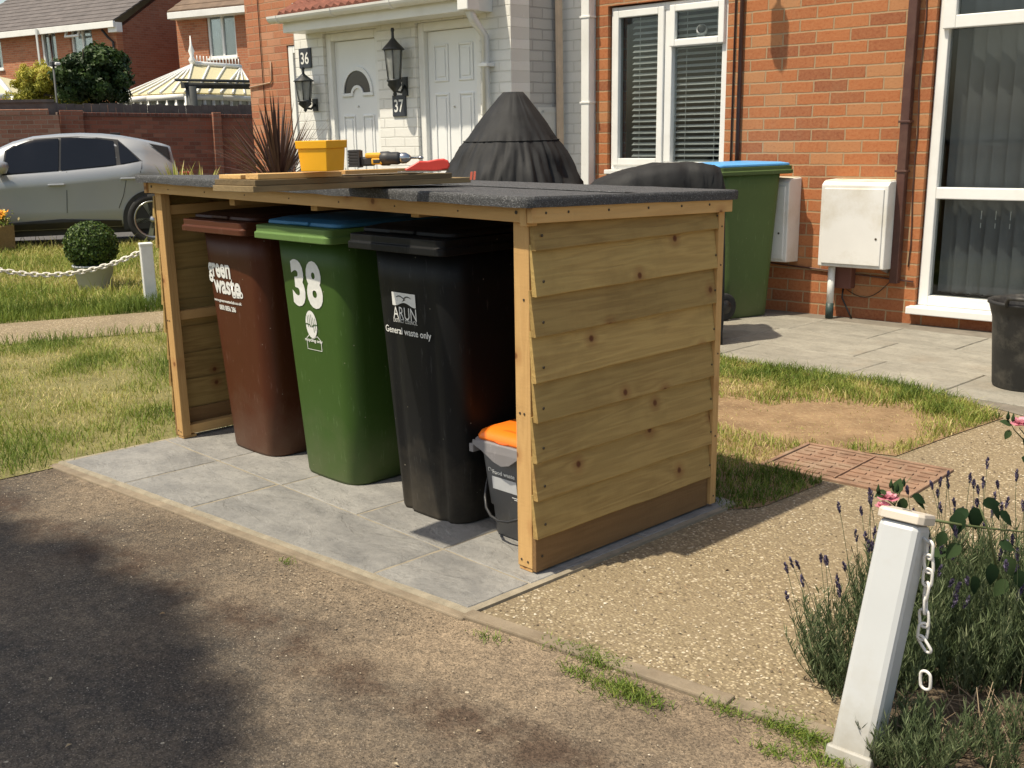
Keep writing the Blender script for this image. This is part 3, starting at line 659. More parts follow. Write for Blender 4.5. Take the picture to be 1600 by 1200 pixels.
# second stud behind the front posts, cross rails of the side frames
for x0, x1 in ((XR_-.045, XR_-.001), (XL+.001, XL+.045)):
    for z in (.055, .62, 1.12):
        sb(MB().box(x0, x1, .046, DEP-.071, z-.022, z+.022), 'side_rail', M_fresh('Y'), bevel=.002)
sb(MB().box(XL+PW, XR_-PW, DEP-.068, DEP-.026, 1.105, 1.150), 'back_rail', M_fresh('X'), bevel=.002)
sb(MB().box(XL+PW, XR_-PW, DEP-.068, DEP-.026, .55, .595), 'back_rail', M_fresh('X'), bevel=.002)
for x in (-1.85, -1.23, -.61):
    sb(MB().box(x-.022, x+.022, .05, DEP-.072, 1.158, 1.198), 'roof_joist', M_fresh('Y'), bevel=.002)
# front fascia : long thin board under the felt
fa = MB()
def skew(x0, x1, y0, y1, dz0, dz1, r=.3):
    vs = []
    for dz in (dz0, dz1):
        for (x, y) in ((x0, y0), (x1, y0), (x1, y1), (x0, y1)): vs.append((x, y, fz(x)+dz))
    return vs, [(0, 3, 2, 1), (4, 5, 6, 7), (0, 1, 5, 4), (1, 2, 6, 5), (2, 3, 7, 6), (3, 0, 4, 7)]
vs, fs = skew(XL-.012, XR_-.012, -.022, -.002, 0.0, .055); fa.add(vs, fs, .31)
sb(fa, 'front_fascia', M_fresh('X'), bevel=.002)
# side fascias follow the slight fall of the roof to the back
for sx, xx0, xx1, zf, zb in ((1, .024, .046, 1.171, 1.141), (-1, XL-.042, XL-.018, 1.200, 1.165)):
    y0, y1 = -.030, DEP+.035
    vs = [(xx0, y0, zf), (xx1, y0, zf), (xx1, y1, zb), (xx0, y1, zb), (xx0, y0, zf+.055), (xx1, y0, zf+.055), (xx1, y1, zb+.055), (xx0, y1, zb+.055)]
    sb(MB().add(vs, [(0, 3, 2, 1), (4, 5, 6, 7), (0, 1, 5, 4), (1, 2, 6, 5), (2, 3, 7, 6), (3, 0, 4, 7)], .77), 'side_fascia', M_fresh('Y'), bevel=.002)
sb(MB().box(-.0115, .0175, -.027, .022, 1.160, 1.222, r=.2), 'corner_block', M_fresh('Z'), bevel=.003)
sb(MB().box(XL+.02, XR_-.02, DEP-.001, DEP+.020, 1.095, 1.175, r=.2), 'back_fascia', M_fresh('X'), bevel=.003)
# roof deck and felt
def rz(x, y):
    l = 1.287+(1.240-1.287)*(y+.045)/1.09; r_ = 1.256+(1.221-1.256)*(y+.045)/1.09
    return r_+(l-r_)*((x-.05)/(XL-.10))
X0, X1, Y0, Y1 = XL-.052, .052, -.056, DEP+.048
dk = MB(); vs = [(x, y, rz(x, y)-.030+dz) for dz in (0, .018) for x, y in ((X0+.012, Y0+.02), (X1-.012, Y0+.02), (X1-.012, Y1-.012), (X0+.012, Y1-.012))]
dk.add(vs, [(0, 3, 2, 1), (4, 5, 6, 7), (0, 1, 5, 4), (1, 2, 6, 5), (2, 3, 7, 6), (3, 0, 4, 7)])
sb(dk, 'roof_deck', plain('osb_deck', (0.28, 0.19, 0.10), 0.8))
fe_ = MB(); nx, ny = 60, 26; rings = []
prof = lambda t: t
grid = []
for j in range(ny+1):
    row = []
    for i in range(nx+1):
        x = X0+(X1-X0)*i/nx; y = Y0+(Y1-Y0)*j/ny
        w = 0.0014*mnoise.noise(Vector((x*5, y*5, 0)))+0.0008*mnoise.noise(Vector((x*17, y*17, 3)))
        row.append((x, y, rz(x, y)-0.004+w))
    grid.append(row)
V = [p for r_ in grid for p in r_]; Fq = []
for j in range(ny):
    for i in range(nx):
        a = j*(nx+1)+i; Fq.append((a, a+1, a+nx+2, a+nx+1))
fe_.add(V, Fq, .5, True)
edge = [(i, 0) for i in range(nx+1)]+[(nx, j) for j in range(1, ny+1)]+[(i, ny) for i in range(nx-1, -1, -1)]+[(0, j) for j in range(ny-1, 0, -1)]
base = len(fe_.v); m_ = len(edge); vs = []
for lvl, (out, dz) in enumerate(((0.0, 0.0), (.004, -.004), (.005, -.014), (.004, -.034))):
    for (i, j) in edge:
        x, y, z = grid[j][i]; cx_, cy_ = (X0+X1)/2, (Y0+Y1)/2
        ox = (1 if i == nx else -1 if i == 0 else 0)*out; oy = (1 if j == ny else -1 if j == 0 else 0)*out
        ww = 0.0025*mnoise.noise(Vector((x*7, y*7, 5)))*(lvl == 3)
        vs.append((x+ox+ww, y+oy+ww, z+dz+ww))
fs = [(l*m_+i, l*m_+(i+1) % m_, (l+1)*m_+(i+1) % m_, (l+1)*m_+i) for l in range(3) for i in range(m_)]
fe_.add(vs, fs, .5, True)
def felt():
    m, nt, b = _mat('mineral_felt'); n = N(nt); co = n.coord()
    g = n.voro(co, 420.0); rc = n.new('ShaderNodeSeparateColor'); n.link(g.outputs['Color'], rc.inputs[0])
    c = n.ramp(rc.outputs[0], [(0.0, (0.014, 0.014, 0.015)), (0.6, (0.058, 0.060, 0.064)), (0.93, (0.125, 0.128, 0.134)), (1.0, (0.26, 0.26, 0.265))])
    c = n.mix(n.math('MULTIPLY', n.noise(co, 2.5, 5), 0.35), c, (0.05, 0.05, 0.05))
    n.link(c, b.inputs['Base Color']); b.inputs['Roughness'].default_value = 0.8
    n.bump(g.outputs['Distance'], 0.6, 0.002, b); return m
M_felt = felt()
ft_o = sb(fe_, 'roof_felt', M_felt)
# lap line of the second felt sheet
lap = MB(); vs = []
for i in range(41):
    x = X0+.01+(X1-X0-.02)*i/40; y = .40+.003*mnoise.noise(Vector((x*3, 0, 0)))
    vs += [(x, y, rz(x, y)-.0015), (x, y+.003, rz(x, y)+.0012), (x, y+.07, rz(x, y+.07)-.0030)]
lap.add(vs, [(3*i+k, 3*i+k+1, 3*i+k+4, 3*i+k+3) for i in range(40) for k in (0, 1)], .5, True)
lap.build('felt_lap', M_felt, ft_o, SO)
# feather-edge cladding
BZ = [1.168, 1.085, 0.943, 0.815, 0.670, 0.537, 0.405, 0.275, 0.143]
def clad(mb, x_in, sgn, y0, y1, drop=0.0):
    for k in range(len(BZ)-1):
        zt_, zb_ = BZ[k]+.018, BZ[k+1]
        r = random.random(); nseg = 16; rings = []
        sl_ = random.uniform(-.003, .003)
        for i in range(nseg+1):
            y = y0+(y1-y0)*i/nseg; t_ = i/nseg
            wv = .0035*mnoise.noise(Vector((y*4, k*3.1, sgn)))+.0012*mnoise.noise(Vector((y*30, k*3.1, sgn)))+sl_*t_
            tz = min(zt_, 1.19)
            zz = zb_+wv-drop*t_
            rings.append([(x_in+sgn*.0095, y, zz), (x_in+sgn*.029, y, zz), (x_in+sgn*.0305, y, zz+.003), (x_in+sgn*.0075, y, tz), (x_in+sgn*.0002*k, y, tz)])
        e0 = random.uniform(-.004, .003); rings[0] = [(a, b+e0, c) for a, b, c in rings[0]]
        mb.loft(rings, True, False, r)
cr = MB(); clad(cr, .0015, 1, -.002, DEP-.024); sb(cr, 'side_cladding', M_treat('Y'), recalc=True)
cl = MB(); clad(cl, XL-.0015, -1, -.002, DEP-.024); sb(cl, 'side_cladding', M_treat('Y'))
sb(MB().box(.0012, .0165, .001, DEP-.026, .024, .150, r=.4), 'gravel_board', M_gravelboard, bevel=.002)
sb(MB().box(XL-.0165, XL-.0012, .001, DEP-.026, .024, .150, r=.4), 'gravel_board', M_gravelboard, bevel=.002)
bk = MB(); z = .03; k = 0
while z < 1.12:
    bk.box(XL+.002, XR_-.002, DEP-.0235, DEP-.004+.003*(k % 2), z, min(z+.148, 1.16), r=random.random()); z += .150; k += 1
sb(bk, 'back_cladding', M_treat('X'), bevel=.002)
# screws
def screw(p, ax, rad=.0042):
    sc_ = MB()
    Mx = {'-Y': Matrix.Rotation(PI/2, 4, 'X'), 'X': Matrix.Rotation(PI/2, 4, 'Y')}[ax]; Mx = Matrix.Translation(p) @ Mx
    sc_.lathe([(rad, -.0004), (rad, .0012), (rad*.6, .0016), (rad*.2, .0004)], 8, M=Mx); sb(sc_, 'screw', M_plinthmetal)
for x, z in ((-.050, .055), (-.020, .052), (-.048, .56), (-.028, .56), (-.024, .93), (XL+.018, .055), (XL+.040, .052), (XL+.03, .60), (XL+.012, .60)): screw((x, -.0006, z), '-Y')
for x in (-.03, XL+.02): screw((x, -.0226, fz(x)+.03), '-Y', .006)
for k in range(7): screw((-.3-k*.33, -.0226, fz(-.3-k*.33)+.022), '-Y', .003)
for y in (.03, .13, .32, .52, .70, .86): screw((.0464, y, 1.172+.028-.03*y), 'X', .0042)
for k in range(1, len(BZ)):
    screw((.0270, .028+.01*random.random(), BZ[k]+.045), 'X', .005)
    screw((.0270, .94-.01*random.random(), BZ[k]+.045), 'X', .004)
screw((.017, .03, .075), 'X', .005)
for z in (1.09, .95, .62, .30, .06): screw((.0304, DEP-.004, z), 'X', .0035)

# ================================================================== WHEELIE BINS
def rrect(hw, y0, y1, r, z, n_=6):
    pts = []
    for cx_, cy_, a0 in ((hw-r, y1-r, 0), (-hw+r, y1-r, PI/2), (-hw+r, y0+r, PI), (hw-r, y0+r, 3*PI/2)):
        for k in range(n_+1): a = a0+PI/2*k/n_; pts.append((cx_+r*math.cos(a), cy_+r*math.sin(a), z))
    return pts
def bin_plastic(name, col, rough=.42):
    m, nt, b = _mat(name); n = N(nt); co = n.coord()
    f = n.noise(co, 3.0, 6, 0.6); c = n.mix(f, mul3(col, 0.86), mul3(col, 1.16))
    scr = n.noise(n.mapping(co, scale=(14, 14, 2.0), rot=(0.2, .3, 0)), 5, 3, 0.7)
    c = n.mix(n.math('MULTIPLY', n.ramp(scr, [(0.62, 0.0), (0.74, 1.0)]), 0.30), c, mul3(tuple(x+.05 for x in col), 2.0))
    spk = n.voro(co, 16.0); c = n.mix(n.math('MULTIPLY', n.ramp(spk.outputs['Distance'], [(0.03, 1.0), (0.05, 0.0)]), 0.5), c, (0.4, 0.36, 0.28))
    sp = n.new('ShaderNodeSeparateXYZ'); n.link(co, sp.inputs[0])
    mud = n.math('MULTIPLY', n.ramp(n.math('ADD', sp.outputs[2], n.math('MULTIPLY', n.noise(co, 8, 6, .7), 0.5)), [(0.20, 1.0), (0.55, 0.0)]), 0.30); b.inputs['Specular IOR Level'].default_value = 0.22
    c = n.mix(mud, c, (0.17, 0.14, 0.10))
    n.link(c, b.inputs['Base Color']); n.link(n.math('MULTIPLY_ADD', f, 0.25, rough-.1), b.inputs['Roughness'])
    n.bump(n.noise(co, 260, 3, .6), 0.12, 0.001, b); return m
P_brown = bin_plastic('brown_bin_plastic', (0.075, 0.022, 0.009), .44)
P_green = bin_plastic('green_bin_plastic', (0.043, 0.088, 0.016), .46)
P_greenrim = bin_plastic('green_rim_plastic', (0.11, 0.19, 0.055), .45)
P_blue = bin_plastic('blue_lid_plastic', (0.045, 0.17, 0.32), .4)
P_bk = bin_plastic('black_bin_plastic', (0.006, 0.0063, 0.0068), .50)
M_rubber = plain('rubber_tyre', (0.02, 0.02, 0.02), 0.8, 0.2, 30)
FY0, FK, BUL = -.206, -.052, .016                            # front face of the body: y = FY0 + FK*z
def wheelie(label, loc, rz_, bodym, rimm, lidm, group, flute=False, base=.205, lid_back=.04):
    t = thing('wheelie_bin', label, 'wheelie bin', loc, rz_, group)
    b = MB(); rings = []
    for z, hw, y1 in ((0.0, base-.012, .20), (.012, base, .215), (.30, base+.014, .235), (.6, base+.028, .262), (.90, base+.043, .300), (1.019, base+.047, .308)):
        y0 = FY0+FK*z; rg = rrect(hw, y0, y1, .075, z, 9)
        xs_ = [hw-.075-(hw-.075)*2*i/14 for i in range(1, 14)][::-1]
        k0 = 30; rg = rg[:k0]+[(x, y0, z) for x in xs_]+rg[k0:]
        rg = [(x, y-BUL*max(0, 1-(x/.22)**2)+(.014*max(0, 1-((abs(x)-.105)/.022)**2)*max(0, 1-z*.9) if flute else 0), zz) if y < y0+.06 else (x, y, zz) for x, y, zz in rg]
        if flute:
            pass
        # extra points along the front so that the flute has an edge
        rings.append(rg)
    b.loft(rings, True, True, .5)
    body = b.build('body', bodym, t)
    w_ = MB()
    w_.loft([rrect(.258, -.322, .318, .03, 1.018), rrect(.272, -.342, .330, .03, 1.021), rrect(.272, -.342, .330, .03, 1.045), rrect(.265, -.335, .322, .03, 1.049), rrect(.265, -.335, .322, .03, 1.074), rrect(.252, -.32, .31, .03, 1.076)], True, False, .5)
    w_.build('rim', rimm, t, bevel=.0025, seg=2)
    # reinforcing ribs under the rim
    rb = MB()
    for k in range(-4, 5): rb.box(k*.055-.003, k*.055+.003, .295, .336, .90, .993)
    rb.box(-.25, .25, .306, .322, .93, .945)
    rb.build('rim_ribs', rimm, t)
    l = MB()
    l.loft([rrect(.258, -.318+lid_back, .335, .04, 1.0765), rrect(.262, -.322+lid_back, .336, .04, 1.080), rrect(.260, -.318+lid_back, .334, .04, 1.092), rrect(.235, -.265+lid_back, .30, .05, 1.102), rrect(.10, -.10, .16, .05, 1.106)], True, False, .5)
    l.box(-.07, .07, -.330+lid_back, -.300+lid_back, 1.080, 1.094, bev=.004)
    l.build('lid', lidm, t, bevel=.002)
    h = MB(); h.tube([(-.24, .33, 1.03), (-.24, .385, 1.045), (.24, .385, 1.045), (.24, .33, 1.03)], .014, 10)
    for x in (-.12, 0, .12): h.box(x-.012, x+.012, .325, .385, 1.03, 1.055)
    h.build('handle', rimm, t)
    ax = MB().tube([(-.25, .235, .10), (.25, .235, .10)], .010, 8); ax.build('axle', M_plinthmetal, t)
    for s_ in (-1, 1):
        Mx = Matrix.Translation((s_*.235, .235, .10)) @ Matrix.Rotation(PI/2, 4, 'Y')
        w = MB().lathe([(.03, -.02), (.085, -.024), (.098, -.018), (.1, 0), (.098, .018), (.085, .024), (.03, .02)], 24, M=Mx)
        wo_ = w.build('wheel', M_rubber, t)
        hb = MB().lathe([(.012, -.03), (.05, -.028), (.055, 0), (.05, .028), (.012, .03)], 16, M=Mx); hb.build('hub', M_black, wo_)
    return t
GB = 'wheelie bins lined up inside the store'
B1 = wheelie('brown garden waste bin in the left bay of the store', (-1.980, .345, .016), 0, P_brown, P_brown, bin_plastic('dark_brown_lid', (0.05, 0.02, 0.013), .4), GB)
B2 = wheelie('green recycling bin numbered 38 with a blue lid in the middle of the store', (-1.365, .350, .016), 0, P_green, P_greenrim, P_blue, GB)
B3 = wheelie('black general waste bin with fluted front beside the grey food caddy', (-.692, .340, .016), 0, P_bk, P_bk, bin_plastic('black_lid_plastic', (0.007, 0.007, 0.0075), .5), GB, flute=True, base=.195)
def print_on(bin_, loc, u0, v0, u1, v1):
    """frame on the bin's front face whose centre is seen at the middle of two photo points; returns (matrix, width, height)"""
    yf = loc[1]+FY0-.045
    a = PY(u0, v0, yf); b = PY(u1, v1, yf); cx_ = (a[0]+b[0])/2-loc[0]; cz_ = (a[2]+b[2])/2-loc[2]
    return cx_, cz_, abs(b[0]-a[0]), abs(a[2]-b[2])
tilt = math.atan(FK)
def FM(x, z, roll=0.0, lift=.0015):
    return Matrix.Translation((x, FY0+FK*z-lift, z)) @ Matrix.Rotation(-tilt, 4, 'X') @ Matrix.Rotation(PI/2, 4, 'X') @ Matrix.Rotation(roll, 4, 'Z')
L1, L2, L3 = (-1.980, .345, .016), (-1.365, .350, .016), (-.692, .340, .016)
def surf_y(x, z): return FY0+FK*z-BUL*max(0, 1-(x/.22)**2)
def label_text(bin_, L, body, u0, v0, u1, v1, h, bold=0.0, roll=0.0, mat=None, name='printed_words', w=None, space=1.0):
    """(u0,v0) middle-left and (u1,v1) middle-right of the words in the photograph"""
    cx_, cz_, w_, _ = print_on(bin_, L, u0, v0, u1, v1)
    o = text(name, body, mat or M_whiteprint, bin_, FM(cx_, cz_, roll), width=w or w_, height=h, bold=bold, space=space)
    for v in o.data.vertices: v.co.y = surf_y(v.co.x, v.co.z)-.0022
    return o
label_text(B1, L1, 'green', 327, 423, 365, 431, .092, .03)
label_text(B1, L1, 'waste', 336, 443, 379, 451, .075, .03)
label_text(B1, L1, 'club', 366, 457, 382, 460, .044, .02, roll=.06)
label_text(B1, L1, 'www.greenwasteclub.co.uk', 335, 467, 380, 476, .018, .03)
label_text(B1, L1, '0800 0856 286', 344, 478, 371, 485, .024, .03)
label_text(B2, L2, '3', 460, 440, 481, 443, .195, .045, name='house_number')
label_text(B2, L2, '8', 484, 443, 507, 447, .195, .045, name='house_number')
label_text(B2, L2, 'recycling only', 478, 530, 505, 535, .018, .03)
label_text(B3, L3, 'ARUN', 618, 486, 655, 493, .046, .0)
label_text(B3, L3, 'DISTRICT COUNCIL', 618, 499, 656, 505, .014, .0)
label_text(B3, L3, 'General waste only', 603.5, 514, 676, 526, .034, .012)
# council emblem on the black bin: gull over two waves
def emblem_poly(name, bin_, pts, mat, lift=.0015):
    mb = MB(); ym = min(surf_y(x, z)-FK*z for x, z in pts); vs = [(x, ym+FK*z-lift-.001, z) for x, z in pts]
    mb.add(vs, [tuple(range(len(vs)))], .5); return mb.build(name, mat, bin_, recalc=False)
c1 = print_on(B3, L3, 618, 459, 655, 482); ex, ez, ew, eh = c1
x0, x1 = ex-ew/2, ex+ew/2; zt = ez+.031
wave = [(x1-(x1-x0)*t/16, zt-.043-.007*math.sin(t/16*2*PI*1.15+1.2)) for t in range(17)]
emblem_poly('emblem', B3, [(x0, zt), (x1, zt)]+wave, M_whiteprint)
M_bkprint = plain('black_print', (0.012, 0.012, 0.013), .45)
def wing(x, z, s_, d): 
    up = [(x+d*s_*t/8, z+.012*math.sin(t/8*PI*.8)-.004*t/8) for t in range(9)]; dn = [(x+d*s_*t/8, z-.004+.010*math.sin(t/8*PI*.8)-.001*t/8) for t in range(8, -1, -1)]
    return up+dn
emblem_poly('gull', B3, wing(ex-.002, zt-.020, .045, 1), M_bkprint, .0025); emblem_poly('gull', B3, wing(ex+.002, zt-.020, .045, -1), M_bkprint, .0025)
emblem_poly('gull', B3, [(ex-.012, zt-.034), (ex+.006, zt-.020), (ex+.010, zt-.025)], M_bkprint, .0025)
c2 = print_on(B2, L2, 476, 495, 505, 530); gx, gz = c2[0], c2[1]+.015
emblem_poly('emblem', B2, [(gx-.004+.040*math.cos(a*PI/12), gz+.058*math.sin(a*PI/12)) for a in range(24)], M_whiteprint)
P_gprint = plain('green_print', (0.042, 0.090, 0.022), .45)
for k in range(-2, 3):
    emblem_poly('stripe', B2, [(gx-.004+k*.013+.001, gz+.004-abs(k)*.003+.040), (gx-.004+k*.013+.004, gz+.040-abs(k)*.003), (gx-.004+k*.013+.006, gz-.012), (gx-.004+k*.013+.003, gz-.012)] if k < 1 else [(gx-.004+k*.013+.001, gz+.034-abs(k)*.003), (gx-.004+k*.013+.0035, gz+.034-abs(k)*.003), (gx-.004+k*.013+.006, gz-.040+abs(k)*.008), (gx-.004+k*.013+.0025, gz-.040+abs(k)*.008)], P_gprint, .0025)
emblem_poly('gull', B2, wing(gx, gz-.006, .048, 1), P_gprint, .003); emblem_poly('gull', B2, wing(gx-.004, gz-.006, .048, -1), P_gprint, .003)
bxw, bz0 = .052, gz-.108
fr = MB()
outl = [(gx+.002-bxw, bz0), (gx+.002+bxw, bz0), (gx+.002+bxw, bz0+.045), (gx+.030, bz0+.062), (gx, bz0+.048), (gx-.028, bz0+.064), (gx+.002-bxw, bz0+.048)]
inn = [(gx+.002+(x-gx-.002)*.94, bz0+.030+(z-bz0-.030)*.92) for x, z in outl]
vs = [(x, surf_y(x, z)-.0028, z) for x, z in outl+inn]; n7 = len(outl)
fr.add(vs, [(i, (i+1) % n7, (i+1) % n7+n7, i+n7) for i in range(n7)]); fr.build('emblem_frame', M_whiteprint, B2, recalc=False)

# food caddy, orange lid
CL = (-.262, .285, .016)
cad = thing('food_caddy', 'small grey food waste caddy with an orange lid tucked behind the front post', 'food caddy', CL, 0.0)
M_cgrey = bin_plastic('grey_caddy_plastic', (0.125, 0.128, 0.135), .42); M_cgrey2 = bin_plastic('pale_caddy_rim', (0.21, 0.20, 0.205), .45)
b = MB(); b.loft([rrect(.105, -.105, .11, .035, 0.0), rrect(.113, -.115, .118, .04, .010), rrect(.120, -.122, .125, .04, .115), rrect(.127, -.128, .130, .04, .120), rrect(.148, -.150, .150, .045, .345), rrect(.152, -.154, .154, .045, .362)], True, True, .5)
b.build('body', M_cgrey, cad, shade=True)
b = MB(); b.loft([rrect(.150, -.152, .152, .045, .335), rrect(.162, -.166, .164, .05, .337), rrect(.166, -.170, .168, .05, .362), rrect(.160, -.163, .16, .05, .366)], True, False, .5)
lipv = [(-.150, -.1715, .345), (-.10, -.1735, .330), (-.04, -.174, .300), (0, -.174, .290), (.04, -.174, .300), (.09, -.1735, .335), (.15, -.1715, .345), (.15, -.1695, .362), (-.15, -.1695, .362)]
b.add(lipv+[(x, y+.006, z) for x, y, z in lipv], [tuple(range(9)), tuple(range(17, 8, -1))]+[(i, (i+1) % 9, (i+1) % 9+9, i+9) for i in range(9)])
b.box(-.166, -.145, -.172, -.12, .315, .345); b.box(.145, .166, -.172, -.12, .315, .345)
b.build('rim', M_cgrey2, cad, bevel=.002)
b = MB(); b.loft([rrect(.156, -.158, .158, .045, .3665), rrect(.157, -.159, .158, .045, .376), rrect(.150, -.150, .152, .045, .392), rrect(.130, -.125, .135, .04, .402), rrect(.06, -.05, .07, .03, .406)], True, True, .5)
b.build('lid', plain('orange_lid_plastic', (0.90, 0.19, 0.012), .38, .05, 5), cad)
Mx = Matrix.Translation((-.01, -.132, .381)) @ Matrix.Rotation(.55, 4, 'X') @ Matrix.Scale(.55, 4, (0, 1, 0))
b = MB(); b.lathe([(.058, -.004), (.064, .004), (.060, .010), (.02, .008)], 24, M=Mx); b.build('thumb_catch', plain('dark_orange_plastic', (0.78, 0.13, 0.01), .4, .05, 5), cad)
b = MB(); pts = [(-.155, .0, .30)]
for k in range(0, 13):
    a = PI*k/12; pts.append((-.172*math.cos(a), -.02-.17*math.sin(a), .30-.205*math.sin(a)**.8 if 0 < k < 12 else .30))
b.tube(pts, .0055, 8); b.build('handle', M_black, cad)
def CFM(x, z, lift=.002): return Matrix.Translation((x, -.128-(z-.12)*.098-lift, z)) @ Matrix.Rotation(math.atan(.098), 4, 'X') @ Matrix.Rotation(PI/2, 4, 'X')
text('printed_words', 'Food waste', M_whiteprint, cad, CFM(-.02, .252), width=.112, height=.016, bold=.02)
b = MB(); b.add([CFM(-.02, .21) @ Vector(p) for p in ((-.062, -.024, 0), (.062, -.024, 0), (.062, .024, 0), (-.062, .024, 0))], [(0, 1, 2, 3)]); b.build('label_panel', plain('pale_print', (0.5, 0.51, 0.52), .5), cad, recalc=False)
b = MB(); b.add([CFM(.032, .172) @ Vector(p) for p in ((-.018, -.002, 0), (.018, -.002, 0), (.018, .001, 0), (-.018, .001, 0), (-.008, -.009, 0), (.016, -.009, 0), (.016, -.006, 0), (-.008, -.006, 0))], [(0, 1, 2, 3), (4, 5, 6, 7)]); b.build('small_print', M_whiteprint, cad, recalc=False)
b = MB(); vs = []
for k in range(14):
    a = -.6+k*.38; vs += [CFM(-.090, .256) @ Vector((.009*math.cos(a), .009*math.sin(a), 0)), CFM(-.090, .256) @ Vector((.0065*math.cos(a), .0065*math.sin(a), 0))]
b.add(vs, [(2*i, 2*i+2, 2*i+3, 2*i+1) for i in range(13)]); b.build('recycle_mark', M_whiteprint, cad, recalc=False)

# ================================================================== ON THE ROOF
PT = 1.2935
def plank(name, label, a, b, w, z0, z1, side, mat, group=None, c2=None):
    """a,b: end points (x,y) of the right-hand edge; width w to the left"""
    a, b = np.array(a), np.array(b); d = (b-a); L = np.linalg.norm(d); ang = math.atan2(d[1], d[0])
    t = thing(name, label, 'timber', (a[0], a[1], z0), ang, group)
    return t, L
GT = 'boards laid across the felt roof'
# right edge of the pile runs from the overhanging front end to the back right
z_p = 1.2790
A = G(396, 300.5, z_p)[:2]; Bp = G(736, 283, z_p-.012)[:2]
A = np.array(A); Bp = np.array(Bp); dpl = (Bp-A)/np.linalg.norm(Bp-A)
Wp = np.linalg.norm(np.array(G(344, 297.5, z_p)[:2])-A)
def board(label, s0_, s1_, o0, o1, z0, z1, mat, tilt_=0.0, ro=0.0):
    base_ = A+dpl*s0_; ang = math.atan2(dpl[1], dpl[0])+ro
    o = MB(); Lb = s1_-s0_
    o.box(0, Lb, o0, o1, 0, z1-z0, bev=.0015, r=random.random())
    ob = o.build('board', mat, None); ob.location = (base_[0], base_[1], z0); ob.rotation_euler = (0, tilt_, ang)
    return tag(ob, label, 'board', GT)
Lp = np.linalg.norm(Bp-A)
tl = math.asin(.016/Lp)
board('longest weathered board at the bottom of the pile on the felt roof', 0, Lp, 0.0, Wp*.98, z_p-.001, z_p+.0178, M_old('X'), tl)
board('second weathered board from the bottom of the roof pile', .01, Lp*.90, .002, Wp*.99, z_p+.0184, z_p+.0360, M_old('X'), tl)
board('short fresh offcut at the left front end of the roof pile', .03, .22, Wp*.45, Wp*.96, z_p+.0366, z_p+.050, M_fresh('X'), tl, .03)
board('reddish offcut in front of the yellow box', .03, .36, Wp*.06, Wp*.36, z_p+.0366, z_p+.0535, M_fresh('X'), tl, -.01)
board('pale thin lath reaching from the yellow box to the drill', .38, Lp*.80, .015, .07, z_p+.0366, z_p+.050, M_fresh('X'), tl, .02)
board('dark board under the drill and the red saw', .30, Lp*.97, .085, .17, z_p+.0366, z_p+.048, M_old('X'), tl)
# yellow tub
ztub = z_p+.0537
pb = G(512, 268, ztub)
tub = thing('plastic_tub', 'yellow square plastic tub standing on the boards on the roof', 'tub', (pb[0], pb[1], ztub), 0.0)
vl = AT(463, 262, 1.0)-CAM; 
M_yel = plain('yellow_plastic', (0.88, 0.44, 0.012), .45, .05, 5, dirt=(0.45, 0.22, 0.02), dirt_amt=.2)
dd = np.linalg.norm(pb-CAM)
px_ = (pb-CAM)@Fv/FPX                        # metres per photo pixel at the tub
sz = 50*px_
# corner nearest the camera at the origin; one side runs left, one runs right
vdir = math.atan2((pb-CAM)[1], (pb-CAM)[0])
rotb = vdir-math.radians(34)               # box axis directions
tub.rotation_euler = (0, 0, rotb)
hT = 47*px_; sA = sB = 57*px_
def tapered(s0_, s1_, z0, z1, g):
    return
b = MB(); ti = .008
b.loft([[(x, y, z) for x, y in ((e, e), (sB-e, e), (sB-e, sA-e), (e, sA-e))] for z, e in ((0, ti), (hT*.74, .003))], True, False, .5)
b.loft([[(x, y, z) for x, y in ((e, e), (sB-e, e), (sB-e, sA-e), (e, sA-e))] for z, e in ((hT*.74, -.001), (hT, -.003))], True, False, .5)
b.build('body', M_yel, tub, bevel=.002)
# cordless drill lying on the boards
pd = G(600, 262, ztub-.004); S_ = px_*FPX/FPX
kd_ = ((pd-CAM)@Fv)/FPX
dr = thing('cordless_drill', 'black and yellow cordless drill lying on its side on the roof boards', 'drill', (pd[0], pd[1], ztub-.004), math.atan2(Rv[1], Rv[0])-.12)
k = kd_
M_dy = plain('drill_yellow', (0.80, 0.42, 0.03), .45); M_dk = plain('drill_black', (0.035, 0.035, 0.037), .5, .2, 30); M_steel = plain('steel', (0.45, 0.45, 0.46), .25, .05, 10, metal=1.0)
b = MB()
for i in range(6): b.box((-54+0)*k, (-38)*k, -12*k, 14*k, (2+4.4*i)*k, (5.6+4.4*i)*k, bev=.4*k)
b.box(-53*k, -39*k, -11*k, 13*k, 2*k, 28*k); b.box(-38.5*k, -36*k, -12*k, 14*k, 1*k, 27*k); b.build('battery', M_dk, dr)
b = MB(); b.box(-36*k, -14*k, -8*k, 8*k, 3*k, 17*k, bev=3*k); b.build('grip', M_dk, dr)
b = MB(); b.box(-28*k, -2*k, -9*k, 9*k, 14.5*k, 23*k, bev=3*k); b.box(-18*k, -1*k, -9.5*k, 9.5*k, 5*k, 15*k, bev=2*k); b.build('yellow_shell', M_dy, dr)
b = MB(); b.box(-15*k, -4*k, -10.2*k, 10.2*k, 7*k, 13*k, bev=k); b.build('badge', M_dk, dr)
Mx = Matrix.Translation((0, 0, 14*k)) @ Matrix.Rotation(PI/2, 4, 'Y')
b = MB(); b.lathe([(8*k, -6*k), (10.5*k, -4*k), (11*k, 8*k), (9.5*k, 12*k), (9.8*k, 22*k), (8.5*k, 26*k)], 20, M=Mx); b.build('gearbox', M_dk, dr)
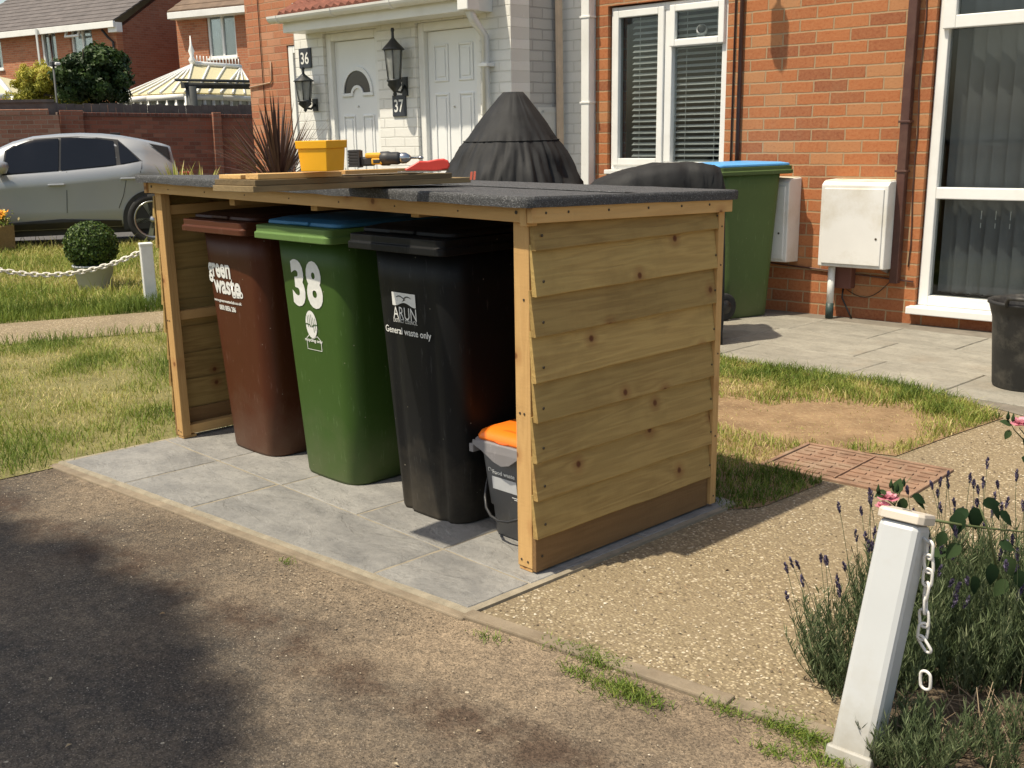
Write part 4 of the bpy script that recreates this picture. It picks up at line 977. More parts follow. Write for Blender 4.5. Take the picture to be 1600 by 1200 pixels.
b = MB(); b.lathe([(8*k, 26*k), (8.6*k, 30*k), (8*k, 36*k), (5*k, 41*k), (3*k, 43*k)], 20, M=Mx); b.lathe([(1.6*k, 43*k), (1.6*k, 55*k), (2.4*k, 55*k), (2.4*k, 59*k), (1.4*k, 63*k)], 8, M=Mx); b.build('chuck', M_steel, dr)
# red handled saw
ps = G(668, 266, z_p+.046)
sw = thing('hand_saw', 'red handled saw lying on the boards beside the drill', 'saw', (ps[0], ps[1], z_p+.040), math.atan2(Rv[1], Rv[0])+.05)
M_redp = plain('red_plastic', (0.62, 0.05, 0.035), .4)
prof = [(-34, 2), (-20, 9), (-12, 13.5), (0, 13), (14, 15.5), (24, 16), (31, 13), (33, 6), (30, 1), (12, -1), (-10, 0), (-30, 0)]
b = MB(); b.prism([(x*k, (z)*k+.006) for x, z in prof], -7*k, 9*k, 'Y'); b.build('handle', M_redp, sw, bevel=2*k, seg=3)
b = MB(); b.box(-44*k, 20*k, -9*k, 11*k, .001, .004); b.build('blade', M_steel, sw)
# pair of red pencil ends at the far right tip of the boards
pc = G(739, 281, z_p+.003); kk = ((pc-CAM)@Fv)/FPX
pn = thing('clamp_jaw', 'small red and white plastic clip at the right hand tip of the boards', 'clip', (pc[0], pc[1], z_p-.011+.0145), math.atan2(Rv[1], Rv[0]))
b = MB(); b.prism([(-5*kk, 0), (-1.5*kk, 0), (0*kk, 12*kk), (-3.5*kk, 12*kk)], -2*kk, 2*kk, 'Y'); b.prism([(0.3*kk, 0), (3.6*kk, 0), (5*kk, 12.5*kk), (1.6*kk, 12.5*kk)], -2*kk, 2*kk, 'Y'); b.build('jaws', plain('coral_plastic', (0.80, 0.17, 0.10), .4), pn)

# ================================================================== HOUSES (number 38, then the pair of doors 36 and 37)
HA = PHI
def hthing(name, label, cat, x, y, z=0.0, group=None, rz_=0.0):
    q = HO+HX*x+HY*y
    return thing(name, label, cat, (q[0], q[1], z), HA+rz_, group)
def house_root(name, label, cat): return hthing(name, label, cat, 0, 0)
hs = house_root('brick_house', 'orange brick house with a blinded window, meter boxes and a tall window at the right', 'house')
WX0 = -2.03
w1 = dict(x0=-1.90, x1=-0.745, z0=1.09, z1=2.435)
w2 = dict(x0=0.875, x1=3.4, z0=0.125, z1=2.60)
# red wall with two openings (boxes butt end to end)
wl = MB(); TH = .28; TOP = 5.4
wl.box(WX0, w1['x0'], 0, TH, -.05, TOP); wl.box(w1['x0'], w1['x1'], 0, TH, -.05, w1['z0']); wl.box(w1['x0'], w1['x1'], 0, TH, w1['z1'], TOP)
wl.box(w1['x1'], w2['x0'], 0, TH, -.05, TOP); wl.box(w2['x0'], w2['x1'], 0, TH, -.05, w2['z0']); wl.box(w2['x0'], w2['x1'], 0, TH, w2['z1'], TOP); wl.box(w2['x1'], 5.5, 0, TH, -.05, TOP)
wl.build('wall', M_red, hs)
rm = MB(); rm.box(-2.0, 5.4, TH+.0, 3.2, -.04, .0); rm.box(-2.0, 5.4, 3.2, 3.4, 0, 4); rm.box(-2.0, -1.9, TH, 3.2, 0, 4); rm.box(5.3, 5.4, TH, 3.2, 0, 4); rm.box(-2.0, 5.4, TH, 3.4, 4.0, 4.1)
rm.build('room', plain('room_wall', (0.10, 0.095, 0.09), .9), hs)
rf = MB(); rf.prism([(-.45, 5.15), (-.45, 5.28), (4.0, 8.3), (8.2, 5.28), (8.2, 5.15)], WX0-.1, 5.6, 'X'); rf.build('roof', plain('roof_tile', (0.10, 0.075, 0.06), .9, .2, 8, .6, 20), hs)
mb_ = MB(); mb_.box(WX0, 5.5, TH+3.2, 8.0, -.04, 5.15); mb_.build('rear_block', M_red, hs)
def frame(parent, x0, x1, z0, z1, mull, transoms, fw=.062, y=.055, dep=.07, name='window', label=None):
    """outer frame; returns the frame object; mull: list of x; transoms: list of (x0,x1,z)"""
    m = MB(); d0, d1 = y-.018, y+dep
    m.box(x0, x0+fw, d0, d1, z0, z1, bev=.006); m.box(x1-fw, x1, d0, d1, z0, z1, bev=.006)
    m.box(x0+fw, x1-fw, d0, d1, z0, z0+fw, bev=.006); m.box(x0+fw, x1-fw, d0, d1, z1-fw, z1, bev=.006)
    for q in mull: m.box(q-fw*.55, q+fw*.55, d0, d1, z0+fw, z1-fw, bev=.006)
    for a, b_, z in transoms: m.box(a, b_, d0, d1, z-fw*.5, z+fw*.5, bev=.006)
    return m.build(name, M_upvc, parent)
fr1 = frame(hs, w1['x0']+.012, w1['x1']-.006, w1['z0']+.002, w1['z1']-.012, [-1.315], [(-1.28, w1['x1']-.068, 2.10)])
# sash of the top opener and of the left light stand proud
m = MB()
def ring(m, x0, x1, z0, z1, t_, y0, y1, bev=.006):
    m.box(x0, x0+t_, y0, y1, z0, z1, bev=bev); m.box(x1-t_, x1, y0, y1, z0, z1, bev=bev); m.box(x0+t_, x1-t_, y0, y1, z0, z0+t_, bev=bev); m.box(x0+t_, x1-t_, y0, y1, z1-t_, z1, bev=bev)
ring(m, -1.862, -1.352, 1.128, 2.392, .058, .018, .060); m.build('sash', M_upvc, fr1)
m = MB(); ring(m, -1.290, -.785, 2.072, 2.392, .052, .006, .052); m.build('sash', M_upvc, fr1)
MB().box(-1.83, -1.37, .078, .082, 1.15, 2.37).build('pane', M_glass, fr1)
MB().box(-1.27, -.80, .079, .083, 1.14, 2.08).build('pane', M_glass, fr1)
MB().box(-1.25, -.82, .038, .042, 2.11, 2.36).build('pane', M_glass, fr1)
MB().box(w1['x0']-.01, w1['x1']+.01, -.035, .05, w1['z0']-.035, w1['z0']+.001, bev=.004).build('sill', M_upvc, fr1)
M_blind = plain('blind_slat', (0.62, 0.64, 0.61), .45, .08, 3)
def venetian(x0, x1, z0, z1):
    m = MB(); z = z0+.012
    while z < z1:
        Mx = Matrix.Translation(((x0+x1)/2, .125, z)) @ Matrix.Rotation(math.radians(30), 4, 'X')
        m.box(-(x1-x0)/2, (x1-x0)/2, -.021, .021, -.0012, .0012, M=Mx, r=.4); z += .0475
    for q in (.22, .78): m.box(x0+(x1-x0)*q-.0015, x0+(x1-x0)*q+.0015, .098, .101, z0, z1)
    m.box(x0, x1, .10, .15, z0-.012, z0+.004)
    m.build('blind', M_blind, fr1)
venetian(-1.72, -1.345, 1.15, 2.37); venetian(-1.285, -.79, 1.15, 2.37)
# camera stuck inside the top light
m = MB(); Mx = Matrix.Translation((-1.025, .075, 2.185)) @ Matrix.Rotation(PI/2-.35, 4, 'X') @ Matrix.Rotation(.45, 4, 'Y')
m.lathe([(.02, -.035), (.040, -.026), (.046, 0), (.042, .018), (.034, .024)], 24, M=Mx); m.box(-1.06, -.985, .055, .10, 2.128, 2.138)
cmo = m.build('indoor_camera', plain('camera_white', (0.62, 0.63, 0.62), .4), fr1)
m = MB(); m.lathe([(.034, .0245), (.028, .027), (.012, .028)], 20, M=Mx); m.build('lens', M_black, cmo)
# tall window at the right
fr2 = frame(hs, w2['x0']+.008, w2['x1']-.01, w2['z0']+.02, w2['z1']-.012, [2.15], [], fw=.07)
m = MB(); m.box(.955, 2.11, .03, .125, .905, .985, bev=.006); m.box(2.19, 3.32, .03, .125, .905, .985, bev=.006); m.build('transom', M_upvc, fr2)
m = MB(); ring(m, .918, 2.135, 2.045, 2.60, .085, .006, .075); m.build('sash', M_upvc, fr2)
MB().box(.95, 2.12, .081, .085, .20, .91).build('pane', M_glass, fr2); MB().box(.95, 2.12, .081, .085, .98, 2.05).build('pane', M_glass, fr2)
MB().box(.98, 2.08, .041, .045, 2.12, 2.54).build('pane', M_glass, fr2); MB().box(2.18, 3.33, .081, .085, .20, 2.52).build('pane', M_glass, fr2)
MB().box(w2['x0']-.03, w2['x1']+.05, -.085, .06, w2['z0']-.035, w2['z0']+.018, bev=.006).build('sill', M_upvc, fr2)
M_vb = plain('vertical_blind', (0.20, 0.205, 0.21), .8, .1, 3)
m = MB(); x = 1.02
while x < 3.3:
    Mx = Matrix.Translation((x, .20, 0)) @ Matrix.Rotation(math.radians(24), 4, 'Z'); m.box(-.056, .056, -.001, .001, .235, 2.5, M=Mx, r=random.random()); x += .098
m.box(.95, 3.33, .21, .27, 2.5, 2.54); m.build('vertical_blinds', M_vb, fr2)
m = MB(); x = 1.02
while x < 3.3:
    m.box(x-.045, x+.045, .232, .25, .222, .234); m.tube([(x, .236, .228), (x+.05, .236, .212), (x+.098, .236, .228)], .0022, 5); x += .098
m.build('blind_chain', plain('chain_white', (0.40, 0.41, 0.42), .5), fr2)
m = MB(); x = 1.22
while x < 1.8:
    m.box(x-.004, x+.004, .200, .203, .76, .82); m.box(x-.004, x+.004, .200, .203, .70, .735); x += .098
m.build('blind_clips', M_whiteprint, fr2)
# pipes on the wall
M_brownp = plain('brown_pipe', (0.075, 0.030, 0.022), .5, .15, 8, dirt=(0.16, 0.09, 0.06), dirt_amt=.4)
def squarepipe(name, x, z0, z1, w, y, mat, root, clips=()):
    o = MB().box(x-w/2, x+w/2, y-w, y, z0, z1, bev=.006).build(name, mat, root)
    for z in clips:
        MB().box(x-w/2-.012, x+w/2+.012, y-w-.006, y+.001, z-.008, z+.008, bev=.002).build('bracket', mat, o)
    return o
wp = squarepipe('downpipe', -2.072, .02, 5.2, .085, -.012, M_upvc, hs, (1.66, 2.36))
bp_ = squarepipe('downpipe', .735, .30, 5.2, .062, -.012, M_brownp, hs, (1.10, 1.44))
MB().tube([(-.612, -.022, .9), (-.612, -.022, 5.1)], .017, 8).build('waste_pipe', M_brownp, hs)
MB().tube([(-.675, -.012, .9), (-.675, -.012, 5.1)], .007, 6).build('cable', M_brownp, hs)
m = MB(); pts = []
for i in range(30): z = .42+4.5*i/29; pts.append((.80+.008*math.sin(i*1.3)+(.012 if i < 5 else 0), -.008, z))
m.tube(pts, .0045, 5); m.build('cable', M_brownp, hs)
m = MB(); m.tube([(-.55, -.01, .40), (-.2, -.012, .375), (.1, -.012, .36), (.5, -.012, .335), (.86, -.012, .315)], .007, 6); m.build('cable', M_brownp, hs)
m = MB(); pts = [(.36+.36*t/10, -.014, .22-.10*math.sin(PI*t/10)+.012*t) for t in range(11)]; m.tube(pts, .003, 5); m.tube([(.34, -.03, .25), (.345, -.05, .16), (.40, -.06, .07), (.43, -.05, .01)], .007, 6); m.build('cable', M_black, hs)
# small brown junction box under the meter box
jb = MB(); jb.prism([(-.085, 0), (.085, 0), (.085, .21), (.055, .245), (-.055, .245), (-.085, .21)], -.085, -.002, 'Y'); jbo = jb.build('junction_box', plain('brown_box', (0.135, 0.052, 0.038), .6, .1), hs, bevel=.008); jbo.location = (.335, 0, .235)
m = MB(); m.tube([(.52, -.03, .47), (.62, -.035, .455), (.66, -.03, .42)], .014, 8); m.tube([(.63, -.03, .40), (.68, -.03, .38)], .018, 8); m.build('pipe_stub', plain('grey_pipe', (0.24, 0.2, 0.19), .6, .3, 30), hs)
# a lantern higher on the wall whose shadow falls beside the window
ln_ = MB(); ln_.box(-.60, -.40, -.03, -.002, 2.80, 3.10); ln_.tube([(-.50, -.03, 3.0), (-.50, -.17, 3.16), (-.46, -.30, 3.10), (-.45, -.34, 3.0)], .016, 8)
ln_.lathe([(.03, 3.02), (.075, 2.95), (.07, 2.76), (.035, 2.72)], 8, c=(-.45, -.35)); ln_.build('wall_light', M_black, hs)

# white meter boxes
M_meter = plain('meter_box_white', (0.74, 0.73, 0.70), .45, .04, 3, .1, 40, dirt=(0.48, 0.42, 0.30), dirt_amt=.6)
M_lichen = plain('meter_box_top', (0.66, 0.63, 0.52), .8, .1, 9, .4, 60, dirt=(0.30, 0.27, 0.10), dirt_amt=.9)
def meter(x0, x1, z0, z1, dep, label, hidden=False):
    t = hthing('meter_box', label, 'meter box', (x0+x1)/2, 0, z0, 'white meter boxes on the brick wall'); w = (x1-x0)/2; h = z1-z0
    bx = MB().prism([(-.002, 0), (-dep, .012), (-dep, h-.03), (-dep+.035, h-.004), (-.002, h)], -w, w, 'X'); bx.build('case', M_meter, t, bevel=.008, seg=3)
    MB().box(-w+.028, w-.028, -dep-.010, -dep+.001, .035, h-.055, bev=.006).build('door', M_meter, t)
    MB().prism([(-.004, .0), (-dep+.032, -.004), (-dep+.036, .001), (-.004, .004)], -w+.012, w-.012, 'X').build('lichen_strip', M_lichen, t).location = (0, 0, h)
    MB().lathe([(.008, 0), (.008, .004)], 12, M=Matrix.Translation((w-.065, -dep-.009, h*.36)) @ Matrix.Rotation(PI/2, 4, 'X')).build('lock', M_plinthmetal, t)
    return t
meter(.205, .745-.035, .398, 1.035, .20, 'square white meter box with lichen on top, on a white pipe leg')
meter(-.46, -.055, .405, 1.045, .20, 'narrow white meter box half hidden behind the green bin by the wall')
pl_ = hthing('meter_pipe', 'white plastic pipe with a dark green foot under the right meter box', 'pipe', .285, -.125, 0.0)
MB().tube([(0, 0, .105), (0, 0, .397)], .026, 16).build('pipe', M_upvc, pl_); MB().tube([(0, 0, .012), (0, 0, .125)], .029, 16).build('foot', plain('green_sleeve', (0.035, 0.06, 0.055), .5), pl_)

# ---- block with the two front doors, stands forward of number 38
hp = house_root('porch_house', 'white painted brick house front with two white doors numbered 36 and 37 under a gutter', 'house')
gx_ = -2.40; PYF = -.68
d36 = (-4.86, -4.07); d37 = (-3.555, -2.76); DT = 2.375
w = MB()
pw = [(-5.30, d36[0]), (d36[1], d37[0]), (d37[1], gx_)]
for a, b_ in pw: w.box(a, b_, PYF, PYF+.24, -.03, DT+.02)
w.box(-5.30, gx_, PYF, PYF+.24, DT+.02, 2.72)
w.build('front_wall', M_wbrick, hp)
w = MB(); w.box(gx_-.24, gx_+.0015, PYF+.2405, .02, -.03, 5.2); w.box(gx_-.24, gx_+.0010, PYF+.24, .4, 2.72, 5.2)
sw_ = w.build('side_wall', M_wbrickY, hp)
w = MB(); w.box(gx_-.05, gx_-.002, PYF-.001, PYF+.2, 2.72, 5.2); w.build('front_wall_upper', M_wbrick, hp)
w = MB(); w.box(gx_-.0, -2.031, .0, .25, -.03, 5.2); w.build('return_wall', M_wbrick, hp)
# flat hatch on the side wall, its white paint darkened for shade
w = MB(); w.box(gx_+.002, gx_+.022, -.36, .20, .5, 1.63); w.box(gx_+.022, gx_+.030, -.31, -.285, .5, 1.60); w.box(gx_+.022, gx_+.030, -.31, .19, 1.585, 1.60); w.build('hatch', plain('side_hatch', (0.60, 0.60, 0.57), .5, .04), hp)
# door recess fillings, frames and doors
def recess(x0, x1):
    f = MB(); ring(f, x0, x1, -.02, DT+.019, .075, PYF+.035, PYF+.13, bev=.008); f.build('door_frame', M_upvc, hp)
M_door = plain('white_door', (0.80, 0.81, 0.81), .35, .03, 3)
recess(*d36); recess(*d37)
def panel(mb, x0, x1, z0, z1, y, t_=.020):
    ring(mb, x0, x1, z0, z1, t_, y-.012, y+.001, bev=.005); mb.box(x0+t_+.022, x1-t_-.022, y-.008, y+.001, z0+t_+.022, z1-t_-.022, bev=.007)
yd = PYF+.085
a, b_ = d36[0]+.077, d36[1]-.077; dd_ = MB(); dd_.box(a, b_, yd, yd+.045, .03, DT-.06)
cxm = (a+b_)/2
panel(dd_, a+.09, cxm-.055, .95, 1.62, yd); panel(dd_, cxm+.055, b_-.09, .95, 1.62, yd); panel(dd_, a+.09, cxm-.055, .2, .82, yd); panel(dd_, cxm+.055, b_-.09, .2, .82, yd)
# arched light
m = MB(); R1 = .195; vs = []; zc = 1.83
for i in range(25):
    an = PI*i/24; vs += [(cxm+(R1+.03)*math.cos(an), yd-.016, zc+(R1+.05)*math.sin(an)), (cxm+R1*math.cos(an), yd-.016, zc+(R1+.01)*math.sin(an)), (cxm+R1*math.cos(an), yd+.002, zc+(R1+.01)*math.sin(an)), (cxm+(R1+.03)*math.cos(an), yd+.002, zc+(R1+.05)*math.sin(an))]
dd_.add(vs, [(4*i+k, 4*i+(k+1) % 4, 4*i+4+(k+1) % 4, 4*i+4+k) for i in range(24) for k in range(4)])
dd_.box(cxm-R1-.035, cxm-.075, yd-.018, yd+.001, zc-.035, zc-.002, bev=.006); dd_.box(cxm+.075, cxm+R1+.035, yd-.018, yd+.001, zc-.035, zc-.002, bev=.006)
vs = []
for i in range(13):
    an = PI*i/12; vs += [(cxm+.095*math.cos(an), yd-.017, zc-.03+.10*math.sin(an)), (cxm+.070*math.cos(an), yd-.017, zc-.03+.072*math.sin(an)), (cxm+.070*math.cos(an), yd+.001, zc-.03+.072*math.sin(an)), (cxm+.095*math.cos(an), yd+.001, zc-.03+.10*math.sin(an))]
dd_.add(vs, [(4*i+k, 4*i+(k+1) % 4, 4*i+4+(k+1) % 4, 4*i+4+k) for i in range(12) for k in range(4)])
do36 = dd_.build('front_door', M_door, hp); do36['label'] = 'white door with an arched fan light'
m = MB(); pts = [(cxm+R1*math.cos(PI*i/24), zc+(R1+.01)*math.sin(PI*i/24)) for i in range(25)]
arc2 = [(cxm-.070*math.cos(PI*i/12), zc-.03+.072*math.sin(PI*i/12)) for i in range(13)]
arc2 = [p for p in arc2 if p[1] > zc]
pts = pts+[(cxm-.06, zc)]+arc2+[(cxm+.06, zc)]
m.prism(pts, yd-.006, yd-.002, 'Y'); m.build('fan_light', plain('dark_glass', (0.035, 0.04, 0.05), .05, .1), do36)
m = MB(); m.lathe([(.009, 0), (.009, .01)], 10, M=Matrix.Translation((cxm, yd, 1.70)) @ Matrix.Rotation(PI/2, 4, 'X')); m.build('peephole', M_steel, do36)
m = MB(); m.tube([(a+.055, yd-.045, 1.0), (a+.055, yd-.045, 1.19)], .012, 8); m.build('handle', plain('brass', (0.42, 0.35, 0.12), .4, metal=.7), do36)
a, b_ = d37[0]+.077, d37[1]-.077; dd_ = MB(); dd_.box(a, b_, yd, yd+.045, .03, DT-.06); cxm = (a+b_)/2
for z0, z1 in ((1.88, 2.20), (.98, 1.78), (.2, .86)):
    panel(dd_, a+.075, cxm-.06, z0, z1, yd); panel(dd_, cxm+.06, b_-.075, z0, z1, yd)
do37 = dd_.build('front_door', M_door, hp); do37['label'] = 'white six panel door'
m = MB(); m.lathe([(.009, 0), (.009, .01)], 10, M=Matrix.Translation((cxm, yd, 1.66)) @ Matrix.Rotation(PI/2, 4, 'X')); m.build('peephole', M_steel, do37)
for a, b_ in (d36, d37): pass
w = MB(); w.box(-5.28, gx_-.25, PYF+.245, PYF+.26, 0, DT); w.build('inner_lining', M_dark, hp)
# number plates
M_plate = plain('slate_plate', (0.035, 0.04, 0.05), .5)
for nm, x, z, dw in (('36', -5.135, 2.185, .095), ('37', -3.785, 1.685, .09)):
    pz = MB().box(x-dw, x+dw, PYF-.014, PYF-.001, z-.095, z+.095, bev=.003).build('number_plate', M_plate, hp)
    Mx = Matrix.Translation((x, PYF-.0165, z)) @ Matrix.Rotation(PI/2, 4, 'X'); text('house_number', nm, M_whiteprint, pz, Mx, height=.115, width=.125, bold=.015)
# gutter, fascia, canopy roof
g0 = H(428, 23, -1.0); 
gy = -1.0; gxa, gxb = -5.22, -2.62
sf = MB(); sf.prism([(PYF-.001, 2.41), (gy+.045, 2.41), (gy+.045, 2.55), (PYF-.001, 2.62)], gxa+.10, gxb+.02, 'X'); sf.build('fascia', M_upvc, hp, bevel=.004)
gt = MB(); prof = [(0.055*math.cos(PI+PI*i/10), .055*math.sin(PI+PI*i/10)) for i in range(11)]
out = [(gy-.015+p[0]*1.1, 2.56+p[1]*1.15) for p in prof]; inn = [(gy-.015+p[0]*.98, 2.56+p[1]*1.0) for p in prof][::-1]
gt.prism(out+inn, gxa, gxb, 'X'); 
for x in (gxa+.003, gxb-.003): gt.prism(out, x-.003, x+.003, 'X')
gto = gt.build('gutter', M_upvc, hp)
for x in (gxa+.14, gxa+.95, gxa+1.75): 
    m = MB(); o2 = [(gy-.015+p[0]*1.22, 2.56+p[1]*1.3) for p in prof]; i2 = [(gy-.015+p[0]*1.11, 2.56+p[1]*1.16) for p in prof][::-1]; m.prism(o2+i2, x-.018, x+.018, 'X'); m.build('bracket', M_upvc, gto)
rt = MB(); nT = 13
for r_ in range(5):
    for i in range(nT):
        x = gxa+.06+i*.205; y0_ = gy+.02+r_*.18; z0_ = 2.585+r_*.09
        M_ = Matrix.Translation((x, y0_, z0_)) @ Matrix.Rotation(.44, 4, 'X')
        rt.prism([(0, 0), (.05, .028), (.10, 0), (.15, .028), (.20, 0), (.20, -.012), (0, -.012)], 0, .23, 'Y', M=M_, r=random.random())
rt.build('canopy_tiles', plain('red_roof_tile', (0.20, 0.075, 0.05), .9, .3, 14, .5, 60), hp)
m = MB(); m.box(gxb-.02, gxb+.10, gy-.07, gy+.07, 2.40, 2.62, bev=.01); m.tube([(gxb+.04, gy, 2.42), (gxb+.05, gy+.05, 2.33), (gxb-.02, PYF-.06, 2.22), (gxb-.02, PYF-.055, .05)], .037, 4); dpo = m.build('downpipe', M_upvc, hp)
m = MB(); m.box(gxb-.075, gxb+.035, PYF-.10, PYF-.001, 1.97, 2.0, bev=.004); m.build('bracket', M_upvc, dpo)
# lanterns beside the doors
def lantern(x, ztop, h, label, six=True):
    t = hthing('wall_lantern', label, 'wall lantern', x, PYF-.001, ztop-h); g = .135; n_ = 6
    M_iron = plain('black_iron', (0.022, 0.025, 0.027), .45, .15, 20)
    b = MB(); b.lathe([(.012, h), (.018, h*.97), (.012, h*.94), (.014, h*.86), (.045, h*.80), (.095, h*.72), (.105, h*.695), (.085, h*.685)], n_*2, c=(0, -g)); b.build('cap', M_iron, t)
    fr_ = MB()
    for i in range(n_):
        a_ = 2*PI*i/n_+.2; fr_.tube([(.088*math.cos(a_), -g+.088*math.sin(a_), h*.69), (.062*math.cos(a_), -g+.062*math.sin(a_), h*.27)], .005, 5)
    fr_.lathe([(.070, h*.28), (.074, h*.26), (.06, h*.24), (.066, h*.20), (.03, h*.13), (.014, h*.10), (.02, h*.07), (.004, h*.03)], n_*2, c=(0, -g))
    fr_.tube([(0, -g, h*.12), (0, -.06, h*.10), (0, -.012, h*.2)], .012, 6); fr_.box(-.035, .035, -.014, 0, h*.05, h*.32); fr_.build('bracket', M_iron, t)
    gl = MB(); gl.lathe([(.084, h*.685), (.059, h*.275)], n_, c=(0, -g), cap=False); gl.build('glass', plain('lantern_glass', (0.30, 0.31, 0.30), .15, .2, 10), t)
lantern(-5.02, 2.09, .44, 'black wall lantern on the narrow pier below number plate 36'); lantern(-3.70, 2.36, .62, 'tall black wall lantern between the doors above number plate 37')
# red brick wall of the next house along, at the left of the doors
hn = house_root('brick_house', 'red brick house wall at the left of door 36 with a white edged window', 'house')
nx0 = H(394, 180, 1.0)[0]; MBw = MB()
MBw.box(nx0, -7.62, 1.0, 1.28, -.03, 6.2); MBw.box(-7.62, -2.5, 1.0, 1.28, 2.53, 6.2); MBw.box(-7.62, -6.75, 1.0, 1.28, -.03, .9); MBw.box(-6.75, -2.5, 1.0, 1.28, -.03, 2.53)
MBw.build('wall', M_red2 if 'M_red2' in globals() else brick('light_red_brick', (0.30, 0.10, 0.055), (0.43, 0.17, 0.085), (0.50, 0.26, 0.16), (0.36, 0.22, 0.14)), hn)
sdw = MB(); sdw.box(nx0, nx0+.25, 1.281, 8.0, -.03, 6.2); sdw.build('side_wall', M_redfarY, hn)
f_ = frame(hn, -7.61, -6.76, .91, 2.52, [], [], fw=.09, y=1.03); MB().box(-7.53, -6.84, 1.09, 1.095, .99, 2.44).build('pane', M_glass, f_)
MB().tube([(-8.13, .985, .2), (-8.15, .985, 6.0)], .006, 5).build('cable', M_brownp, hn)
MB().tube([(nx0+.01, .985, 2.06), (-7.98, .985, 2.10), (-7.95, .985, 2.13), (-7.95, .985, 2.36)], .010, 5).build('pipe', plain('buff_pipe', (0.36, 0.24, 0.16), .7), hn)
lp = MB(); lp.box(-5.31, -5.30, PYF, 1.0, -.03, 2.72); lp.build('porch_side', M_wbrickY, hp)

# pale batten leaning on the shade-darkened white wall
bt = hthing('timber_batten', 'pale timber batten standing upright against the shade-darkened white painted wall', 'batten', gx_+.05, -.075, 0.0)
MB().box(-.015, .015, -.032, .032, 0, 3.3, bev=.002).build('batten', plain('pale_batten', (0.66, 0.50, 0.36), .7, .12, 6), bt)
bt.rotation_euler = (0.012, 0, HA)

# ================================================================== COVERS, BIN, POT ON THE PATIO
M_cover = plain('black_polyester', (0.016, 0.0165, 0.018), .72, .3, 8, .5, 22, spec=.3, dirt=(0.035, 0.035, 0.034), dirt_amt=.4)
def cover(name, label, prof, loc, seam, n_=160, sq=1.0, rz_=0.0, lean=0.0):
    t = thing(name, label, 'cover', loc, rz_)
    b = MB(); rings = []
    for z, rx, ry, amp in prof:
        rg = []
        for k in range(n_):
            a = 2*PI*k/n_; c_, s_ = math.cos(a), math.sin(a)
            q = (abs(c_)**sq+abs(s_)**sq)**(-1/sq)
            wq_ = mnoise.noise(Vector((c_*1.7, s_*1.7, z*1.5)))*1.6; ts_ = 1.0-abs(mnoise.noise(Vector((c_*4.2+wq_, s_*4.2-wq_, z*1.6))))*3.2; ts2 = 1.0-abs(mnoise.noise(Vector((c_*7+wq_, s_*7, z*4.0+2))))*3; f = amp*(.55*ts_+.35*ts2+.6*mnoise.noise(Vector((c_*12+wq_*2, s_*12, z*2.6))))*(.85 if z < 1.37 else .6)
            f2 = amp*.5*mnoise.noise(Vector((c_*2.2, s_*2.2, z*3)))
            rg.append((c_*q*(rx+f+f2)+Rv[0]*lean*z, s_*q*(ry+f+f2)+Rv[1]*lean*z, z))
        rings.append(rg)
    b.loft(rings, True, True, .5); b.build('fabric', M_cover, t); return t
prof = []
key = [(0, .62, .004), (.55, .60, .05), (.9, .55, .055), (1.12, .465, .05), (1.30, .36, .040), (1.365, .318, .030), (1.385, .312, .008), (1.46, .262, .009), (1.55, .195, .008), (1.63, .128, .006), (1.68, .090, .004), (1.70, .07, .002)]
for i in range(46):
    z = 1.70*i/45
    for (z0, r0, a0), (z1, r1, a1) in zip(key[:-1], key[1:]):
        if z0 <= z <= z1: t_ = (z-z0)/(z1-z0); prof.append((z, r0+(r1-r0)*t_, r0+(r1-r0)*t_, a0+(a1-a0)*t_)); break
pcv = AT(786, 200, 8.0)
def seam_ring(t, z0, dz, mat):
    me = [c for c in t.children if c.name.startswith('fabric')][0].data; n_ = 160; zs = sorted(set(round(v.co.z, 3) for v in me.vertices)); zr = min(zs, key=lambda q: abs(q-z0))
    ring_ = [v.co.copy() for v in me.vertices if abs(v.co.z-zr) < .0006]; c0 = sum(ring_, Vector())/len(ring_)
    ring_.sort(key=lambda p: math.atan2(p.y-c0.y, p.x-c0.x)); m = MB()
    m.tube([c0+(p-c0)*1.012+Vector((0, 0, dz*mnoise.noise(Vector((p.x*6, p.y*6, 1)))*.5)) for p in ring_+ring_[:1]], .0045, 5, cap=False); m.build('seam', mat, t)
cv1 = cover('barbecue_cover', 'tall pointed black fabric cover over a chiminea or barbecue in front of door 37', prof, (pcv[0], pcv[1], .01), 1.4, sq=2.15, lean=.045)
seam_ring(cv1, 1.378, .010, M_cover)
# low cover over a grill: draped box with a sloping left end
pc2 = AT(1030, 260, 7.35); tx_ = math.atan2(Rv[1], Rv[0])
cv2 = thing('grill_cover', 'low black fabric cover over a grill between the felt roof and the blue lidded bin', 'cover', (pc2[0], pc2[1], .01), tx_)
b = MB(); rings = []; kx = 7.35/FPX
tops = [(-108, 1.045), (-96, 1.085), (-70, 1.125), (-40, 1.160), (-10, 1.185), (15, 1.192), (50, 1.190), (76, 1.185), (84, 1.165), (90, 1.02)]
for i, (u, zt_) in enumerate(tops):
    rg = []
    for s_ in range(31):
        a = s_/30; 
        # profile across the depth: front bottom, front shoulder, back shoulder, back bottom
        if a < .42: y, z = -.27-.03*(1-a/.42), zt_*(a/.42)
        elif a < .58: y, z = -.27+.54*(a-.42)/.16, zt_+.012*math.sin(PI*(a-.42)/.16)
        else: y, z = .27+.03*((a-.58)/.42), zt_*(1-(a-.58)/.42)
        f = .022*(1-abs(mnoise.noise(Vector((u*.045, a*7, 4))))*3)+.016*mnoise.noise(Vector((u*.12, a*20, 8)))
        rg.append((u*kx+f, y+f*1.2, z+f*.4*(0 if z < .02 else 1)))
    rings.append(rg)
fine = []
